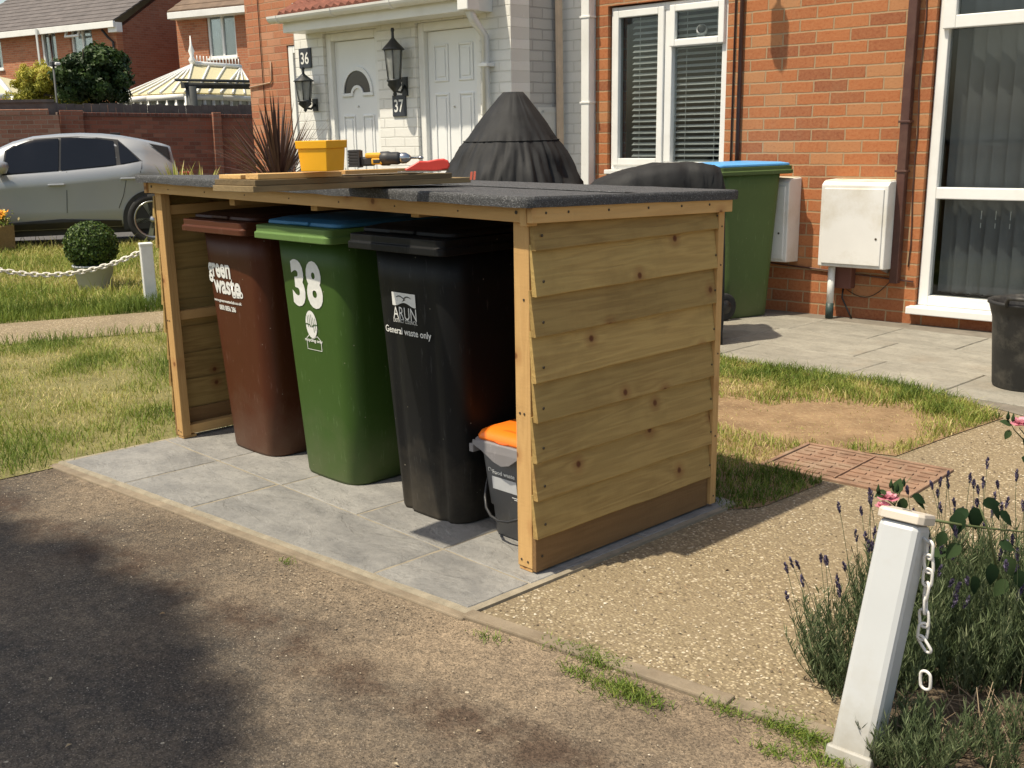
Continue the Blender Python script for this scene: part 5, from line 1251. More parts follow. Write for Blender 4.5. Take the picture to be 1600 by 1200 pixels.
for r0, r1 in zip(rings[:-1], rings[1:]):
    for q in range(5):
        t_ = q/5; fine.append([tuple(np.array(p0)*(1-t_)+np.array(p1)*t_+(0, -.018*(1-abs(mnoise.noise(Vector(((p0[0]*(1-t_)+p1[0]*t_)*9+i_*.18, i_*.10, 2))))*3.2), -.010*abs(mnoise.noise(Vector(((p0[0]*(1-t_)+p1[0]*t_)*12, i_*.3, 6)))))) for i_, (p0, p1) in enumerate(zip(r0, r1))])
fine.append(rings[-1])
b.loft(fine, True, True, .5, closed=True); b.build('fabric', M_cover, cv2)
# the neighbour's bin against the wall
B4 = wheelie('green wheelie bin with a blue lid standing by the house wall', (0, 0, 0), 0, bin_plastic('olive_green_plastic', (0.085, 0.13, 0.042), .5), bin_plastic('olive_green_rim', (0.075, 0.115, 0.04), .5), bin_plastic('bright_blue_lid', (0.10, 0.33, 0.66), .4), None, lid_back=.0)
q = HO+HX*(-.40)+HY*(-.40); B4.location = (q[0], q[1], .014); B4.rotation_euler = (0, 0, HA+PI-.40); B4.scale = (.98, 1.0, 1.05)
del_ = None
# rubber tub at the right edge
pp = G(1603, 607); tb = thing('rubber_tub', 'scuffed black rubber plant tub on the patio at the right edge of the picture', 'tub', (pp[0], pp[1], .014))
M_tub = plain('scuffed_rubber', (0.022, 0.022, 0.022), .6, .2, 10, .3, 60, dirt=(0.13, 0.12, 0.10), dirt_amt=.75)
b = MB(); b.lathe([(.168, 0), (.176, .012), (.205, .38), (.226, .455), (.236, .462), (.236, .475), (.222, .478), (.212, .46), (.195, .38), (.19, .36)], 40, cap=False); b.build('body', M_tub, tb)
b = MB(); b.lathe([(.0, .36), (.191, .362)], 24, cap=False); b.build('compost', M_earth, tb)
b = MB(); b.tube([(-.06, -.222, .46), (-.045, -.24, .51), (.045, -.24, .51), (.06, -.222, .46)], .012, 8); b.tube([(-.06, .222, .46), (-.045, .24, .51), (.045, .24, .51), (.06, .222, .46)], .012, 8); b.build('handles', M_tub, tb)

# ================================================================== CHAIN POSTS, PLANTERS ON THE VERGE
M_post = plain('white_post_paint', (0.70, 0.70, 0.67), .5, .05, 5, .15, 60, dirt=(0.42, 0.38, 0.30), dirt_amt=.35)
M_chain = plain('white_chain_plastic', (0.68, 0.64, 0.56), .45, .08, 30)
def cpost(label, P, h, w=.085, rz_=.5, cap=True):
    t = thing('chain_post', label, 'post', (P[0], P[1], 0), rz_, 'white posts of the chain fence')
    MB().box(-w/2, w/2, -w/2, w/2, -.03, h, bev=.008).build('shaft', M_post, t)
    MB().box(-w/2-.004, w/2+.004, -w/2-.004, w/2+.004, h-.018, h+.006, bev=.006).build('cap', M_post, t); return t
def link_chain(name, label, pts, L=.045, wire=.0055, par=None):
    """links along a polyline"""
    pts = [Vector(p) for p in pts]; b = MB(); acc = 0; k = 0; d = [0]
    for a, c in zip(pts[:-1], pts[1:]): d.append(d[-1]+(c-a).length)
    step = L*.68; s_ = step*.5
    while s_ < d[-1]:
        i = max(j for j in range(len(d)) if d[j] <= s_); i = min(i, len(pts)-2)
        p = pts[i].lerp(pts[i+1], (s_-d[i])/(d[i+1]-d[i])); tdir = (pts[i+1]-pts[i]).normalized()
        q = tdir.to_track_quat('X', 'Z').to_matrix().to_4x4()
        Mx = Matrix.Translation(p) @ q @ Matrix.Rotation((PI/2 if k % 2 else 0)+.4, 4, 'X')
        ring_ = []
        n1 = 12
        for j in range(n1+1):
            a = 2*PI*j/n1; cx_ = (L/2-wire*2.6)*(1 if math.cos(a) > 0 else -1); ring_.append((cx_*(0 if abs(math.cos(a)) < 1e-6 else 1)+wire*2.2*math.cos(a), wire*2.2*math.sin(a), 0))
        b.tube(ring_, wire, 6, cap=False, M=Mx); s_ += step; k += 1
    o = b.build(name, M_chain, None)
    return tag(o, label, 'chain', 'white plastic chains')
def sag(a, c, s_, n_=14):
    return [tuple(np.array(a)*(1-t/n_)+np.array(c)*(t/n_)+np.array([0, 0, -s_*4*(t/n_)*(1-t/n_)])) for t in range(n_+1)]
q1 = G(237, 480); cpost('nearest white chain post on the verge beside the bin store', q1, .56, .105, -.35)
q2 = G(116, 379); cpost('white chain post behind the clipped box ball', q2, .62, .10, -.4)
q3 = G(241, 377); cpost('white chain post by the rear wheel of the silver car', q3, .62, .10, -.4)
def up(q, z): return (q[0], q[1], z)
def at_h(u, v, like): D = (np.array([like[0], like[1], 0])-CAM)@Fv; return tuple(AT(u, v, D))
e0 = at_h(-40, 402, G(-40, 520)); link_chain('plastic_chain', 'white chain sagging in front of the clipped box ball', sag(at_h(222, 392, q1), tuple(AT(-60, 405, 9.2)), .17), .07, .008)
link_chain('plastic_chain', 'white chain hanging left of the post behind the box ball', sag(at_h(110, 320, q2), tuple(AT(-60, 322, 15.0)), .20), .075, .009)
link_chain('plastic_chain', 'white chain hanging between the two far posts in front of the car', sag(at_h(121, 322, q2), at_h(237, 319, q3), .24), .075, .009)

# ------------------------------------------------------------------ foliage generators
def leaves(P, Nrm, size, rnd, mat, name, parent=None, aspect=.55, fold=True):
    n_ = len(P); a = rng.normal(size=(n_, 3)); a -= (a*Nrm).sum(1)[:, None]*Nrm; a /= np.linalg.norm(a, axis=1)[:, None]+1e-9
    b = np.cross(Nrm, a); s_ = size[:, None]
    V = np.stack([P-a*s_, P+b*s_*aspect, P+a*s_, P-b*s_*aspect], 1)
    V[:, 0] -= Nrm*s_*.15; V[:, 2] -= Nrm*s_*.25
    V = V.reshape(-1, 3); base = np.arange(n_)[:, None]*4
    T = np.concatenate([base+np.array([[0, 1, 2]]), base+np.array([[0, 2, 3]])], 0)
    return rawmesh(name, V, T, mat, np.tile(rnd, 2), parent)
def cloud(n_, c, r, clumps=60, cs=.28, shell=.6, seed=1, bottom=-.7, jit=.12):
    g = np.random.default_rng(seed)
    d = g.normal(size=(clumps, 3)); d /= np.linalg.norm(d, axis=1)[:, None]; d[:, 2] = np.maximum(d[:, 2], bottom)
    rad = (g.uniform(shell*shell, 1.0, clumps)**.5)[:, None]*(1+jit*g.normal(size=(clumps, 1)))
    cc = d*rad; idx = g.integers(0, clumps, n_); off = g.normal(size=(n_, 3)); off /= np.linalg.norm(off, axis=1)[:, None]
    rr_ = cs*g.uniform(.5, 1.0, n_)[:, None]*g.uniform(.7, 1.3, clumps)[idx][:, None]
    P = cc[idx]+off*rr_; nr = off*.7+d[idx]*.5+g.normal(size=(n_, 3))*.45; nr /= np.linalg.norm(nr, axis=1)[:, None]
    tone = g.random(clumps)[idx]
    return P*np.array(r)+np.array(c), nr, tone, g
M_box = leafmat('box_leaves', [(0.0, (0.018, 0.038, 0.008)), (0.5, (0.045, 0.085, 0.014)), (1.0, (0.12, 0.17, 0.03))], .5, .2)
M_pot = plain('pale_grey_pot', (0.45, 0.46, 0.45), .6, .06, 5, .1, 50)
qp = G(150, 452); bp2 = thing('box_ball', 'round clipped box bush in a pale grey tapered pot on the verge', 'potted shrub', (qp[0], qp[1], 0), 0)
kp = ((qp-CAM)@Fv)/FPX
b = MB(); b.lathe([(22*kp, 0), (24*kp, .01), (30*kp, 36*kp), (31.5*kp, 36*kp), (31.5*kp, 39*kp), (28*kp, 39*kp), (27*kp, 34*kp), (1*kp, 34*kp)], 32); b.build('pot', M_pot, bp2)
n_ = 5200; d = rng.normal(size=(n_, 3)); d /= np.linalg.norm(d, axis=1)[:, None]; R0 = 40*kp
P = d*(R0*rng.uniform(.86, 1.04, n_))[:, None]*np.array([1, 1, .93])+np.array([0, 0, 36*kp+R0*.80]); nr = d+rng.normal(size=(n_, 3))*.5; nr /= np.linalg.norm(nr, axis=1)[:, None]
P = P*1.0
leaves(P, nr, rng.uniform(.010, .018, n_), np.clip(rng.normal(.5, .25, n_), 0, 1), M_box, 'foliage', bp2, .7)
b = MB(); b.lathe([(R0*.2, 36*kp), (R0*.80, 36*kp+R0*.4), (R0*.84, 36*kp+R0*.8), (R0*.6, 36*kp+R0*1.35), (.02, 36*kp+R0*1.6)], 20); b.build('branches', plain('dark_twigs', (0.018, 0.024, 0.008), .9), bp2)
# white daisies in the grass
m = MB()
g_ = random.Random(4)
# wooden planter at the far left with orange flowers
qt = G(3, 397); kt = ((qt-CAM)@Fv)/FPX
plt = thing('wooden_planter', 'dark wooden planter with orange flowers at the left edge by the road', 'planter', (qt[0], qt[1], 0), .25)
b = MB(); b.prism([(-15*kt, 0), (15*kt, 0), (19*kt, 44*kt), (-19*kt, 44*kt)], -15*kt, 15*kt, 'Y')
b.box(-20*kt, 20*kt, -16.5*kt, -15.2*kt, 30*kt, 44*kt); b.box(-19*kt, 19*kt, -16.3*kt, -15.2*kt, 2*kt, 28*kt)
b.build('tub', M_old('X'), plt, bevel=.006)
n_ = 700; P = np.stack([rng.normal(0, 9*kt, n_), rng.normal(0, 8*kt, n_), 44*kt+np.abs(rng.normal(0, 9*kt, n_))], 1); nr = rng.normal(size=(n_, 3))+np.array([0, 0, .8]); nr /= np.linalg.norm(nr, axis=1)[:, None]
leaves(P, nr, rng.uniform(.012, .03, n_), rng.random(n_), M_grass, 'foliage', plt)
n_ = 60; P = np.stack([rng.normal(4*kt, 6*kt, n_), rng.normal(0, 6*kt, n_), 62*kt+rng.normal(0, 3.5*kt, n_)], 1)
leaves(P, np.tile(np.array([[0.2, -.5, .8]]), (n_, 1))+rng.normal(size=(n_, 3))*.3, rng.uniform(.02, .035, n_), rng.random(n_), leafmat('orange_petals', [(0, (0.75, 0.22, 0.01)), (1, (0.85, 0.5, 0.03))], .6, .2), 'flowers', plt, .9)

# ================================================================== CAR
cw = G(243, 381)
cang = math.radians(66.5)                        # the car stands nearly square to the view, tail to the right
car = thing('parked_car', 'silver hatchback with dark windows parked along the kerb in front of the brick wall', 'car', (cw[0], cw[1], 0.0), cang)
M_silver = plain('silver_paint', (0.34, 0.355, 0.37), .36, .02, 2, metal=.35, coat=.6)
M_cglass = plain('tinted_glass', (0.006, 0.007, 0.010), .06, .1, 2, spec=.45)
M_trim = plain('black_trim', (0.014, 0.014, 0.015), .5)
HWd = .88
Mc = (Matrix.Translation((cw[0], cw[1], 0)) @ Matrix.Rotation(cang, 4, 'Z')).inverted()
def cpx(u, v, y=0.0):
    o = Mc @ Vector(CAM); d_ = Mc.to_3x3() @ Vector(ray(u, v)); t_ = (y-o.y)/d_.y; p = o+d_*t_; return (p.x, p.z)
# the near side of the car lies in the plane y=0; its other side at y = 2*HWd
TOPT = [(-3.62, .66), (-3.50, .84), (-3.05, .98), (-2.55, 1.06)]+[cpx(u, v, .22) for u, v in ((-6, 232), (18, 221), (50, 212.5), (90, 208.5), (125, 207), (160, 208), (190, 211), (215, 215.5), (236, 219.5), (252, 223), (266, 227))]
tx0 = TOPT[-1][0]; tz_ = TOPT[-1][1]; TOPT += [(tx0+.012, tz_-.07), (tx0+.03, 1.16), (tx0+.06, 1.0), (tx0+.10, .92), (tx0+.26, .86), (tx0+.30, .6)]
TOPT = sorted(TOPT)
BELT = [(-3.6, .60), (-2.6, .92)]+[cpx(u, v, .05) for u, v in ((5, 273), (92, 267), (184, 258), (221, 250))]+[(tx0, 1.05), (tx0+.08, .9), (tx0+.3, .80)]
BELT = sorted(BELT)
def ip(tab, x):
    if x <= tab[0][0]: return tab[0][1]
    for (a, za), (c, zc_) in zip(tab[:-1], tab[1:]):
        if a <= x <= c: return za+(zc_-za)*(x-a)/(c-a+1e-9)
    return tab[-1][1]
XT = tx0+.30
WID = [(-3.62, .50), (-3.45, .74), (-3.1, .86), (-2.2, .88), (XT-.75, .88), (XT-.35, .83), (XT-.1, .76), (XT, .66)]
SILL = [(-3.62, .5), (-3.35, .30), (-2.7, .26), (.35, .26), (XT-.12, .34), (XT, .5)]
def section(x):
    t_, s_, w_ = ip(TOPT, x), ip(SILL, x), ip(WID, x); bl = min(ip(BELT, x), t_-.02)
    roofw = w_-.24*max(0, min(1, (t_-bl)/.45))
    pts = [(w_-.06, s_), (w_-.008, s_+.09), (w_-.016, s_+.26), (w_-.002, max(bl-.20, s_+.28)), (w_+.002, max(bl-.13, s_+.3)), (w_-.035, bl-.02), (w_-.055, bl)]
    g1 = bl+(t_-bl)*.86; pts += [(w_-.055-(w_-.055-roofw)*.5, bl+(g1-bl)*.5), (roofw, g1), (roofw-.07, t_-.018), (roofw-.25, t_-.003), (0, t_)]
    return pts
xs = sorted(set([-3.62, -3.55, -3.45, -3.3, -3.1, -2.8]+[x for x, _ in TOPT if x < XT]+[XT, XT-.05, XT-.12, -2.0, -1.5, -1.0, -.6, -.3, 0.0, .2]))
rings = []
for x in xs:
    h = section(x); rings.append([(x, HWd-y, z) for y, z in h]+[(x, HWd+y, z) for y, z in h[::-1][1:]])
b = MB(); b.loft(rings, True, True, .5); body = b.build('body', M_silver, car)
def arch(x):
    n1 = 28
    vs = [(x+.40*math.cos(PI*i/n1), -.006, .345+.40*math.sin(PI*i/n1)) for i in range(n1+1)]+[(x-.40, -.006, .22), (x+.40, -.006, .22)]
    vs2 = [(a, c+.05, d_) for a, c, d_ in vs]; k_ = len(vs); m = MB()
    m.add(vs+vs2, [tuple(range(k_))]+[(i, (i+1) % k_, (i+1) % k_+k_, i+k_) for i in range(k_)]); return m
for x in (0.0, -2.77):
    arch(x).build('wheel_arch', M_trim, car)
    Mx = Matrix.Translation((x, -.004, .345)) @ Matrix.Rotation(PI/2, 4, 'X')
    w = MB().lathe([(.22, -.19), (.335, -.18), (.345, -.15), (.345, .0), (.33, .018), (.255, .022), (.25, .0), (.24, -.03), (.02, -.03)], 40, M=Mx).build('wheel', M_rubber, car)
    r_ = MB()
    for k_ in range(5):
        a = 2*PI*k_/5+.4
        r_.prism([(-.022, .03), (.022, .03), (.034, .235), (-.034, .235)], .0, .014, 'Z', M=Mx @ Matrix.Rotation(a, 4, 'Z') @ Matrix.Translation((0, 0, -.012)))
    r_.lathe([(.236, -.02), (.252, .02), (.258, .024), (.250, .026), (.228, -.01)], 40, M=Mx, cap=False); r_.lathe([(.05, -.02), (.045, .012), (.0, .016)], 20, M=Mx)
    r_.build('rim', plain('alloy', (0.42, 0.43, 0.44), .3, .05, 5, metal=.9), w)
def gy_at(x, z):
    h = section(x)
    for (y0, z0), (y1, z1) in zip(h[:-1], h[1:]):
        if z0 <= z <= z1+1e-6 and z1 > z0: return y0+(y1-y0)*(z-z0)/(z1-z0)
    return h[-4][0]
def glassp(name, pix, mat=M_cglass, lift=.014, poly=None, y=.14):
    m = MB(); poly = poly or [cpx(u, v, y) for u, v in pix]
    cx_ = sum(p[0] for p in poly)/len(poly); cz_ = sum(p[1] for p in poly)/len(poly); N1 = 6
    dense = []
    for (a, za), (c, zc_) in zip(poly, poly[1:]+poly[:1]):
        for k_ in range(6): dense.append((a+(c-a)*k_/6, za+(zc_-za)*k_/6))
    rings = []
    for s_ in range(N1+1):
        f = 1-s_/N1*.999; rings.append([(cx_+(x-cx_)*f, HWd-gy_at(cx_+(x-cx_)*f, cz_+(z-cz_)*f)-lift, cz_+(z-cz_)*f) for x, z in dense])
    m.loft(rings, False, True, .5); return m.build(name, mat, car, recalc=False)
glassp('pillar_trim', [(3, 274), (181, 259), (221, 251), (199, 231), (184, 218), (150, 214.5), (120, 213), (91, 214), (48, 217), (26, 224), (7, 236)], M_trim, .004)
glassp('side_window', [(5, 272), (91, 266), (91, 216.5), (70, 217), (48, 219), (28, 226), (10, 236)])
glassp('side_window', [(95, 266), (181, 257), (177, 220), (150, 216.5), (120, 215), (95, 215.5)])
glassp('side_window', [(188, 256), (217, 250.5), (199, 232), (184, 220.5)])
glassp('spoiler_panel', [(232, 224), (262, 229.5), (264, 238), (266, 250), (250, 238)], M_trim, y=.22)
glassp('sill_cladding', None, M_trim, .010, [(-2.36, .27), (-.42, .27), (-.42, .35), (-1.2, .40), (-2.36, .36)])
for pix in (((104, 268), (104.5, 300), (105, 330), (106, 356)), ((193, 257), (197, 282), (193, 305), (186, 325)), ((222, 251), (221, 262), (219, 270))):
    pts = [cpx(u, v, .03) for u, v in pix]; m = MB()
    m.tube([(x, HWd-gy_at(x, z)-.001, z) for x, z in pts], .005, 4); m.build('door_gap', M_trim, car)
for u, v in ((88, 289), (201, 279)):
    x, z = cpx(u, v, .0); m = MB(); m.box(x-.11, x+.11, -.034, -.002, z-.014, z+.016, bev=.012); m.build('door_handle', M_silver, car)
    m = MB(); m.box(x-.12, x+.10, -.004, .0, z-.03, z+.03, bev=.002); m.build('handle_recess', M_trim, car) if False else None
x, z = cpx(0, 262, -.12); m = MB(); Mx = Matrix.Translation((x-.02, -.12, z)) @ Matrix.Scale(.75, 4, (0, 0, 1)); m.lathe([(.0, -.12), (.09, -.10), (.135, .0), (.12, .08), (.05, .12)], 16, M=Mx); m.box(x-.06, x+.02, -.08, .08, z-.07, z-.03); m.build('mirror', M_silver, car)
m = MB(); m.box(XT-.22, XT-.06, .06, .30, .86, .98, bev=.02); m.build('tail_light', plain('tail_light_red', (0.25, 0.01, 0.01), .2), car)
x, z = cpx(180, 209, .8); m = MB(); m.box(x-.07, x+.07, HWd-.012, HWd+.012, ip(TOPT, x)-.01, ip(TOPT, x)+.03, bev=.008); m.build('aerial', M_trim, car)
m = MB(); m.box(-3.3, XT-.2, .18, 1.58, .17, .30); m.build('underbody', M_trim, car)
# a seat and the headrest seen through the front window

# ================================================================== BRICK WALL, FENCE AND HOUSES BEHIND
wA, wB = AT(85, 175, 19.6), AT(470, 180, 22.0)
wA2, wB2 = AT(-60, 171, 18.6), AT(90, 170, 19.3)
def wallframe(a, b_): d = np.array(b_)[:2]-np.array(a)[:2]; L = np.linalg.norm(d); return (a[0], a[1], 0), math.atan2(d[1], d[0]), L
loc, ang, L = wallframe(wA, wB)
bw = thing('garden_wall', 'long weathered red brick garden wall with piers behind the silver car', 'wall', loc, ang)
M_wall = brick('weathered_brick', (0.15, 0.055, 0.038), (0.27, 0.10, 0.064), (0.34, 0.16, 0.105), (0.22, 0.155, 0.115), bw=.225, rh=.075, ms=.01)
zA_, zB_ = float(wA[2]), float(wB[2]); bw.rotation_euler = (0, (zA_-zB_)/L, ang)
b = MB(); b.box(0, L, 0, .22, -.4, zA_-.07); b.build('brickwork', M_wall, bw)
b = MB(); b.box(0, L, -.02, .24, zA_-.0695, zA_, bev=.01); b.build('coping', brick('coping_brick', (0.09, 0.035, 0.028), (0.15, 0.06, 0.045), (0.2, 0.1, 0.07), (0.15, 0.11, 0.09), bw=.075, rh=.075), bw)
for f in (0.005, .60):
    b = MB(); b.box(L*f, L*f+(.40 if f < .1 else .16), -.10, -.0005, -.4, zA_+.03, bev=.006); b.build('pier', brick('pier_brick', (0.20, 0.08, 0.05), (0.30, 0.12, 0.075), (0.36, 0.18, 0.12), (0.26, 0.19, 0.14), bw=.225, rh=.075), bw)
M_grey = plain('grey_fence_timber', (0.11, 0.105, 0.098), .85, .25, 6, .3, 40)
loc, ang2, L2 = wallframe(wA2, wB2)
bw2 = thing('garden_wall', 'short paler brick wall with a missing coping at the left edge behind the car', 'wall', loc, ang2)
M_wall2 = brick('pale_weathered_brick', (0.24, 0.10, 0.06), (0.36, 0.165, 0.105), (0.44, 0.26, 0.18), (0.38, 0.30, 0.22), bw=.225, rh=.075, ms=.012)
zC_ = float(wB2[2]); b = MB(); b.box(0, L2, 0, .22, -.1, zC_-.1); b.box(.0, L2*.90, -.015, .235, zC_-.099, zC_, bev=.012); b.build('brickwork', M_wall2, bw2)
# low grey boards standing behind the walls
q = np.array(wA); dq = np.array([math.cos(ang), math.sin(ang)]); nq = np.array([-dq[1], dq[0]])
fl = thing('board_fence', 'low weathered grey board fence showing above the brick wall', 'fence', (q[0]+nq[0]*.35, q[1]+nq[1]*.35, 0), ang)
b = MB(); x = 0
while x < L: b.box(x, x+.14, 0, .02, .3, zA_+.16+random.uniform(-.02, .02)+(zB_-zA_+.03)*(x/L), r=random.random()); x += .147
b.build('boards', M_grey, fl)
b = MB(); b.box(0, L, .0205, .05, 1.6, 1.68); b.build('rail', M_grey, fl)
q = np.array(wA2); dq2 = np.array([math.cos(ang2), math.sin(ang2)]); nq2 = np.array([-dq2[1], dq2[0]])
fl2 = thing('board_fence', 'dark grey capped rail fence above the wall at the left edge', 'fence', (q[0]+nq2[0]*.3, q[1]+nq2[1]*.3, 0), ang2)
b = MB(); b.box(0, L2, 0, .03, 1.2, zC_+.12); b.build('boards', M_grey, fl2); b = MB(); b.box(0, L2, -.03, .05, zC_+.121, zC_+.17); b.build('capping', M_grey, fl2)

def wallpart(a, b_, z0, z1, openings, th=.25):
    """boxes of a wall with rectangular openings in local x; openings sorted list of (x0,x1,za,zb)"""
    m = MB(); x = a
    for (p, q_, za, zb) in openings:
        m.box(x, p, 0, th, z0, z1); m.box(p, q_, 0, th, z0, za); m.box(p, q_, 0, th, zb, z1); x = q_
    m.box(x, b_, 0, th, z0, z1); return m
M_tile = plain('grey_roof_tiles', (0.115, 0.10, 0.095), .9, .25, 3, .5, 14)
def tiledroof(x0, x1, y0, z0, y1, z1, mat, parent, rows=14):
    m = MB(); n_ = rows
    for i in range(n_):
        ya = y0+(y1-y0)*i/n_; yb = y0+(y1-y0)*(i+1)/n_; za = z0+(z1-z0)*i/n_; zb = z0+(z1-z0)*(i+1)/n_
        x = x0; m.prism([(ya, za+.035), (yb+.05, zb+.035), (yb+.05, zb), (ya, za)], x0, x1, 'X', r=random.random())
    return m.build('roof', mat, parent)
M_curtain = plain('pale_curtain', (0.55, 0.58, 0.58), .9, .06, 4)
# left house
ZE = 5.15
pE0, pE1 = G(-80, 60, ZE), G(178, 33, ZE)
dE = (pE1-pE0)[:2]; aE = math.atan2(dE[1], dE[0]); LE = np.linalg.norm(dE)
h1 = thing('brick_house', 'red brick house with grey tiled roof and an open upstairs window beyond the wall', 'house', (pE1[0], pE1[1], 0), aE)
Mi = Matrix.Translation((pE1[0], pE1[1], 0)) @ Matrix.Rotation(aE, 4, 'Z'); Mi = Mi.inverted()
def loc_on(u, v, y=.30, Minv=Mi):
    """local coordinates of the photo pixel on the plane y=const of the house frame"""
    o = Minv @ Vector(CAM); d_ = (Minv.to_3x3() @ Vector(ray(u, v))); t_ = (y-o.y)/d_.y; p = o+d_*t_; return p.x, p.z
def rect(u0, v0, u1, v1, y=.30, Minv=Mi):
    x0_, z1_ = loc_on(u0, v0, y, Minv); x1_, z0_ = loc_on(u1, v1, y, Minv); return x0_, x1_, z0_, z1_
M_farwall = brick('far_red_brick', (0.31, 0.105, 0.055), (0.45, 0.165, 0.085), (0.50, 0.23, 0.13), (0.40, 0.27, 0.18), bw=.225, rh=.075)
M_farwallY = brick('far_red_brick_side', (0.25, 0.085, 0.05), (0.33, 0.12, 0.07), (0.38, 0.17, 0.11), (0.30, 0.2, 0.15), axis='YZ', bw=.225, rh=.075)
ra = rect(62, 45, 92, 105); rb_ = rect(107, 40, 147, 88); rc_ = rect(-14, 50, 6, 108)
ops = [(rc_[0], rc_[1], rc_[2], rc_[3]), (ra[0], ra[1], ra[2], ra[3]), (rb_[0], rb_[1], rb_[2], rb_[3])]
m = wallpart(-LE, -.30, -.1, ZE-.12, ops); 
wq = m.build('wall', M_farwall, h1); wq.location = (0, .30, 0)
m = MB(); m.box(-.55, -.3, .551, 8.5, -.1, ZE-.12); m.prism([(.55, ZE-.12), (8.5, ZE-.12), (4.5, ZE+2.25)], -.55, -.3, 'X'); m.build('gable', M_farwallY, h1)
tiledroof(-LE, .0, -.02, ZE+.02, 4.5, ZE+2.55, M_tile, h1, 16)
m = MB(); m.prism([(4.5, ZE+2.55), (9.0, ZE+.02), (9.0, ZE-.05), (4.5, ZE+2.45)], -LE, 0, 'X'); m.build('rear_roof', M_tile, h1)
m = MB(); m.box(-LE, -.02, -.03, .06, ZE-.18, ZE+.02, bev=.01); m.box(-.40, .02, .061, .30, ZE-.32, ZE-.02); m.build('fascia', M_upvc, h1)
m = MB(); m.tube([(-.75, .10, ZE-.2), (-.62, .22, ZE-.45), (-.42, .24, ZE-.6), (-.42, .24, 0)], .04, 6); m.build('downpipe', M_trim, h1)
m = MB(); m.tube([(-3.6, .27, ZE-.2), (-3.6, .27, 0)], .03, 6); m.build('downpipe', M_brownp, h1)
def farwin(r_, par, mull=1, y=.38, cur=True, sill=True):
    x0_, x1_, z0_, z1_ = r_
    f = frame(par, x0_+.003, x1_-.003, z0_+.003, z1_-.003, [x0_+(x1_-x0_)*(i+1)/(mull+1) for i in range(mull)], [], fw=.075, y=y)
    MB().box(x0_+.05, x1_-.05, y+.03, y+.034, z0_+.05, z1_-.05).build('pane', M_glass, f)
    if cur: MB().box(x0_+.02, x1_-.02, y+.10, y+.11, z0_+.02, z1_-.02).build('curtain', M_curtain, f)
    if sill: MB().box(x0_-.06, x1_+.06, y-.14, y+.02, z0_-.06, z0_+.004, bev=.01).build('sill', M_upvc, f)
    return f
f = farwin(ops[1], h1, 1); 
# the open casement swings out
x0_, x1_, z0_, z1_ = ops[1]
m = MB(); Mx = Matrix.Translation((x0_+.12, .30, 0)) @ Matrix.Rotation(math.radians(-62), 4, 'Z')
for a_, b2, c2, d2 in ((0, .06, z0_+.05, z1_-.05), (.44, .50, z0_+.05, z1_-.05), (.06, .44, z0_+.05, z0_+.12), (.06, .44, z1_-.12, z1_-.05)): m.box(a_, b2, -.03, .03, c2, d2, M=Mx)
m.build('open_casement', M_upvc, f)
f = farwin(ops[2], h1, 1); x0_, x1_, z0_, z1_ = ops[2]
m = MB(); Mx = Matrix.Translation((x0_-.02, .25, z1_)) @ Matrix.Rotation(math.radians(-20), 4, 'X')
m.box(0, .72, -.03, .03, -.42, -.36, M=Mx); m.box(0, .07, -.03, .03, -.36, 0, M=Mx); m.box(.65, .72, -.03, .03, -.36, 0, M=Mx); m.box(.07, .65, -.03, .03, -.07, 0, M=Mx); m.build('open_casement', M_upvc, f)
farwin(ops[0], h1, 0)
# lean-to glimpsed at the far left
m = MB(); x0_, z0_ = loc_on(-30, 118, -3.0); x1_, z1_ = loc_on(18, 150, -3.0)
# right house
pF0, pF1 = G(262, 20, ZE+.2), G(470, 0, ZE+.2); dF = (pF1-pF0)[:2]; aF = math.atan2(dF[1], dF[0]); LF = np.linalg.norm(dF)
h2 = thing('brick_house', 'red brick house with one white upstairs window above the conservatory', 'house', (pF0[0], pF0[1], 0), aF)
Mj = (Matrix.Translation((pF0[0], pF0[1], 0)) @ Matrix.Rotation(aF, 4, 'Z')).inverted()
rw = rect(321, 19, 371, 89, .35, Mj); rgx, _ = loc_on(277, 60, .35, Mj)
m = wallpart(rgx, LF+1, -.1, ZE+.1, [rw]); wq = m.build('wall', M_farwall, h2); wq.location = (0, .35, 0)
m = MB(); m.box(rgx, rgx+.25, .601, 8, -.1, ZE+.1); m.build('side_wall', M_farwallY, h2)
tiledroof(0, LF+1, -.02, ZE+.22, 4.2, ZE+2.6, plain('brown_roof_tiles', (0.16, 0.11, 0.075), .9, .25, 3, .5, 14), h2, 12)
m = MB(); m.box(0, LF+1, -.04, .06, ZE+.0, ZE+.2, bev=.01); m.box(.02, LF+1, .061, .35, ZE-.02, ZE+.02); m.build('fascia', M_upvc, h2)
f = farwin(rw, h2, 1, y=.42)
# conservatory with its cream polycarbonate roof
pc0 = G(301, 103, 3.35); rd = 26.
ap = AT(301, 104, 27.0); z_ap = ap[2]
rl = AT(376, 108, 28.5)
e_l = AT(187, 153, 25.0); e_m = AT(290, 150, 23.6); e_r = AT(400, 147, 26.0); e_b = AT(215, 150, 29.0); e_rb = AT(400, 140, 31.0)
zev = float(np.mean([e_l[2], e_m[2], e_r[2]]))
def fixz(p, z): q = np.array(p, float); q[2] = z; return q
cons = thing('conservatory', 'white conservatory with a cream ribbed roof and finial behind the brick wall', 'conservatory', (ap[0], ap[1], 0), 0)
oc = (ap[0], ap[1], 0)
ring_pts = [e_b, e_l, AT(232, 153, 24.2), e_m, AT(345, 149, 24.6), e_r, e_rb]
ring_pts = [fixz(p, zev) for p in ring_pts]
ap_ = fixz(ap, z_ap); rl_ = fixz(rl, z_ap-.02)
M_poly = leafmat('cream_polycarbonate', [(0, (0.74, 0.68, 0.42)), (1, (0.80, 0.74, 0.50))], .5, .35)
m = MB()
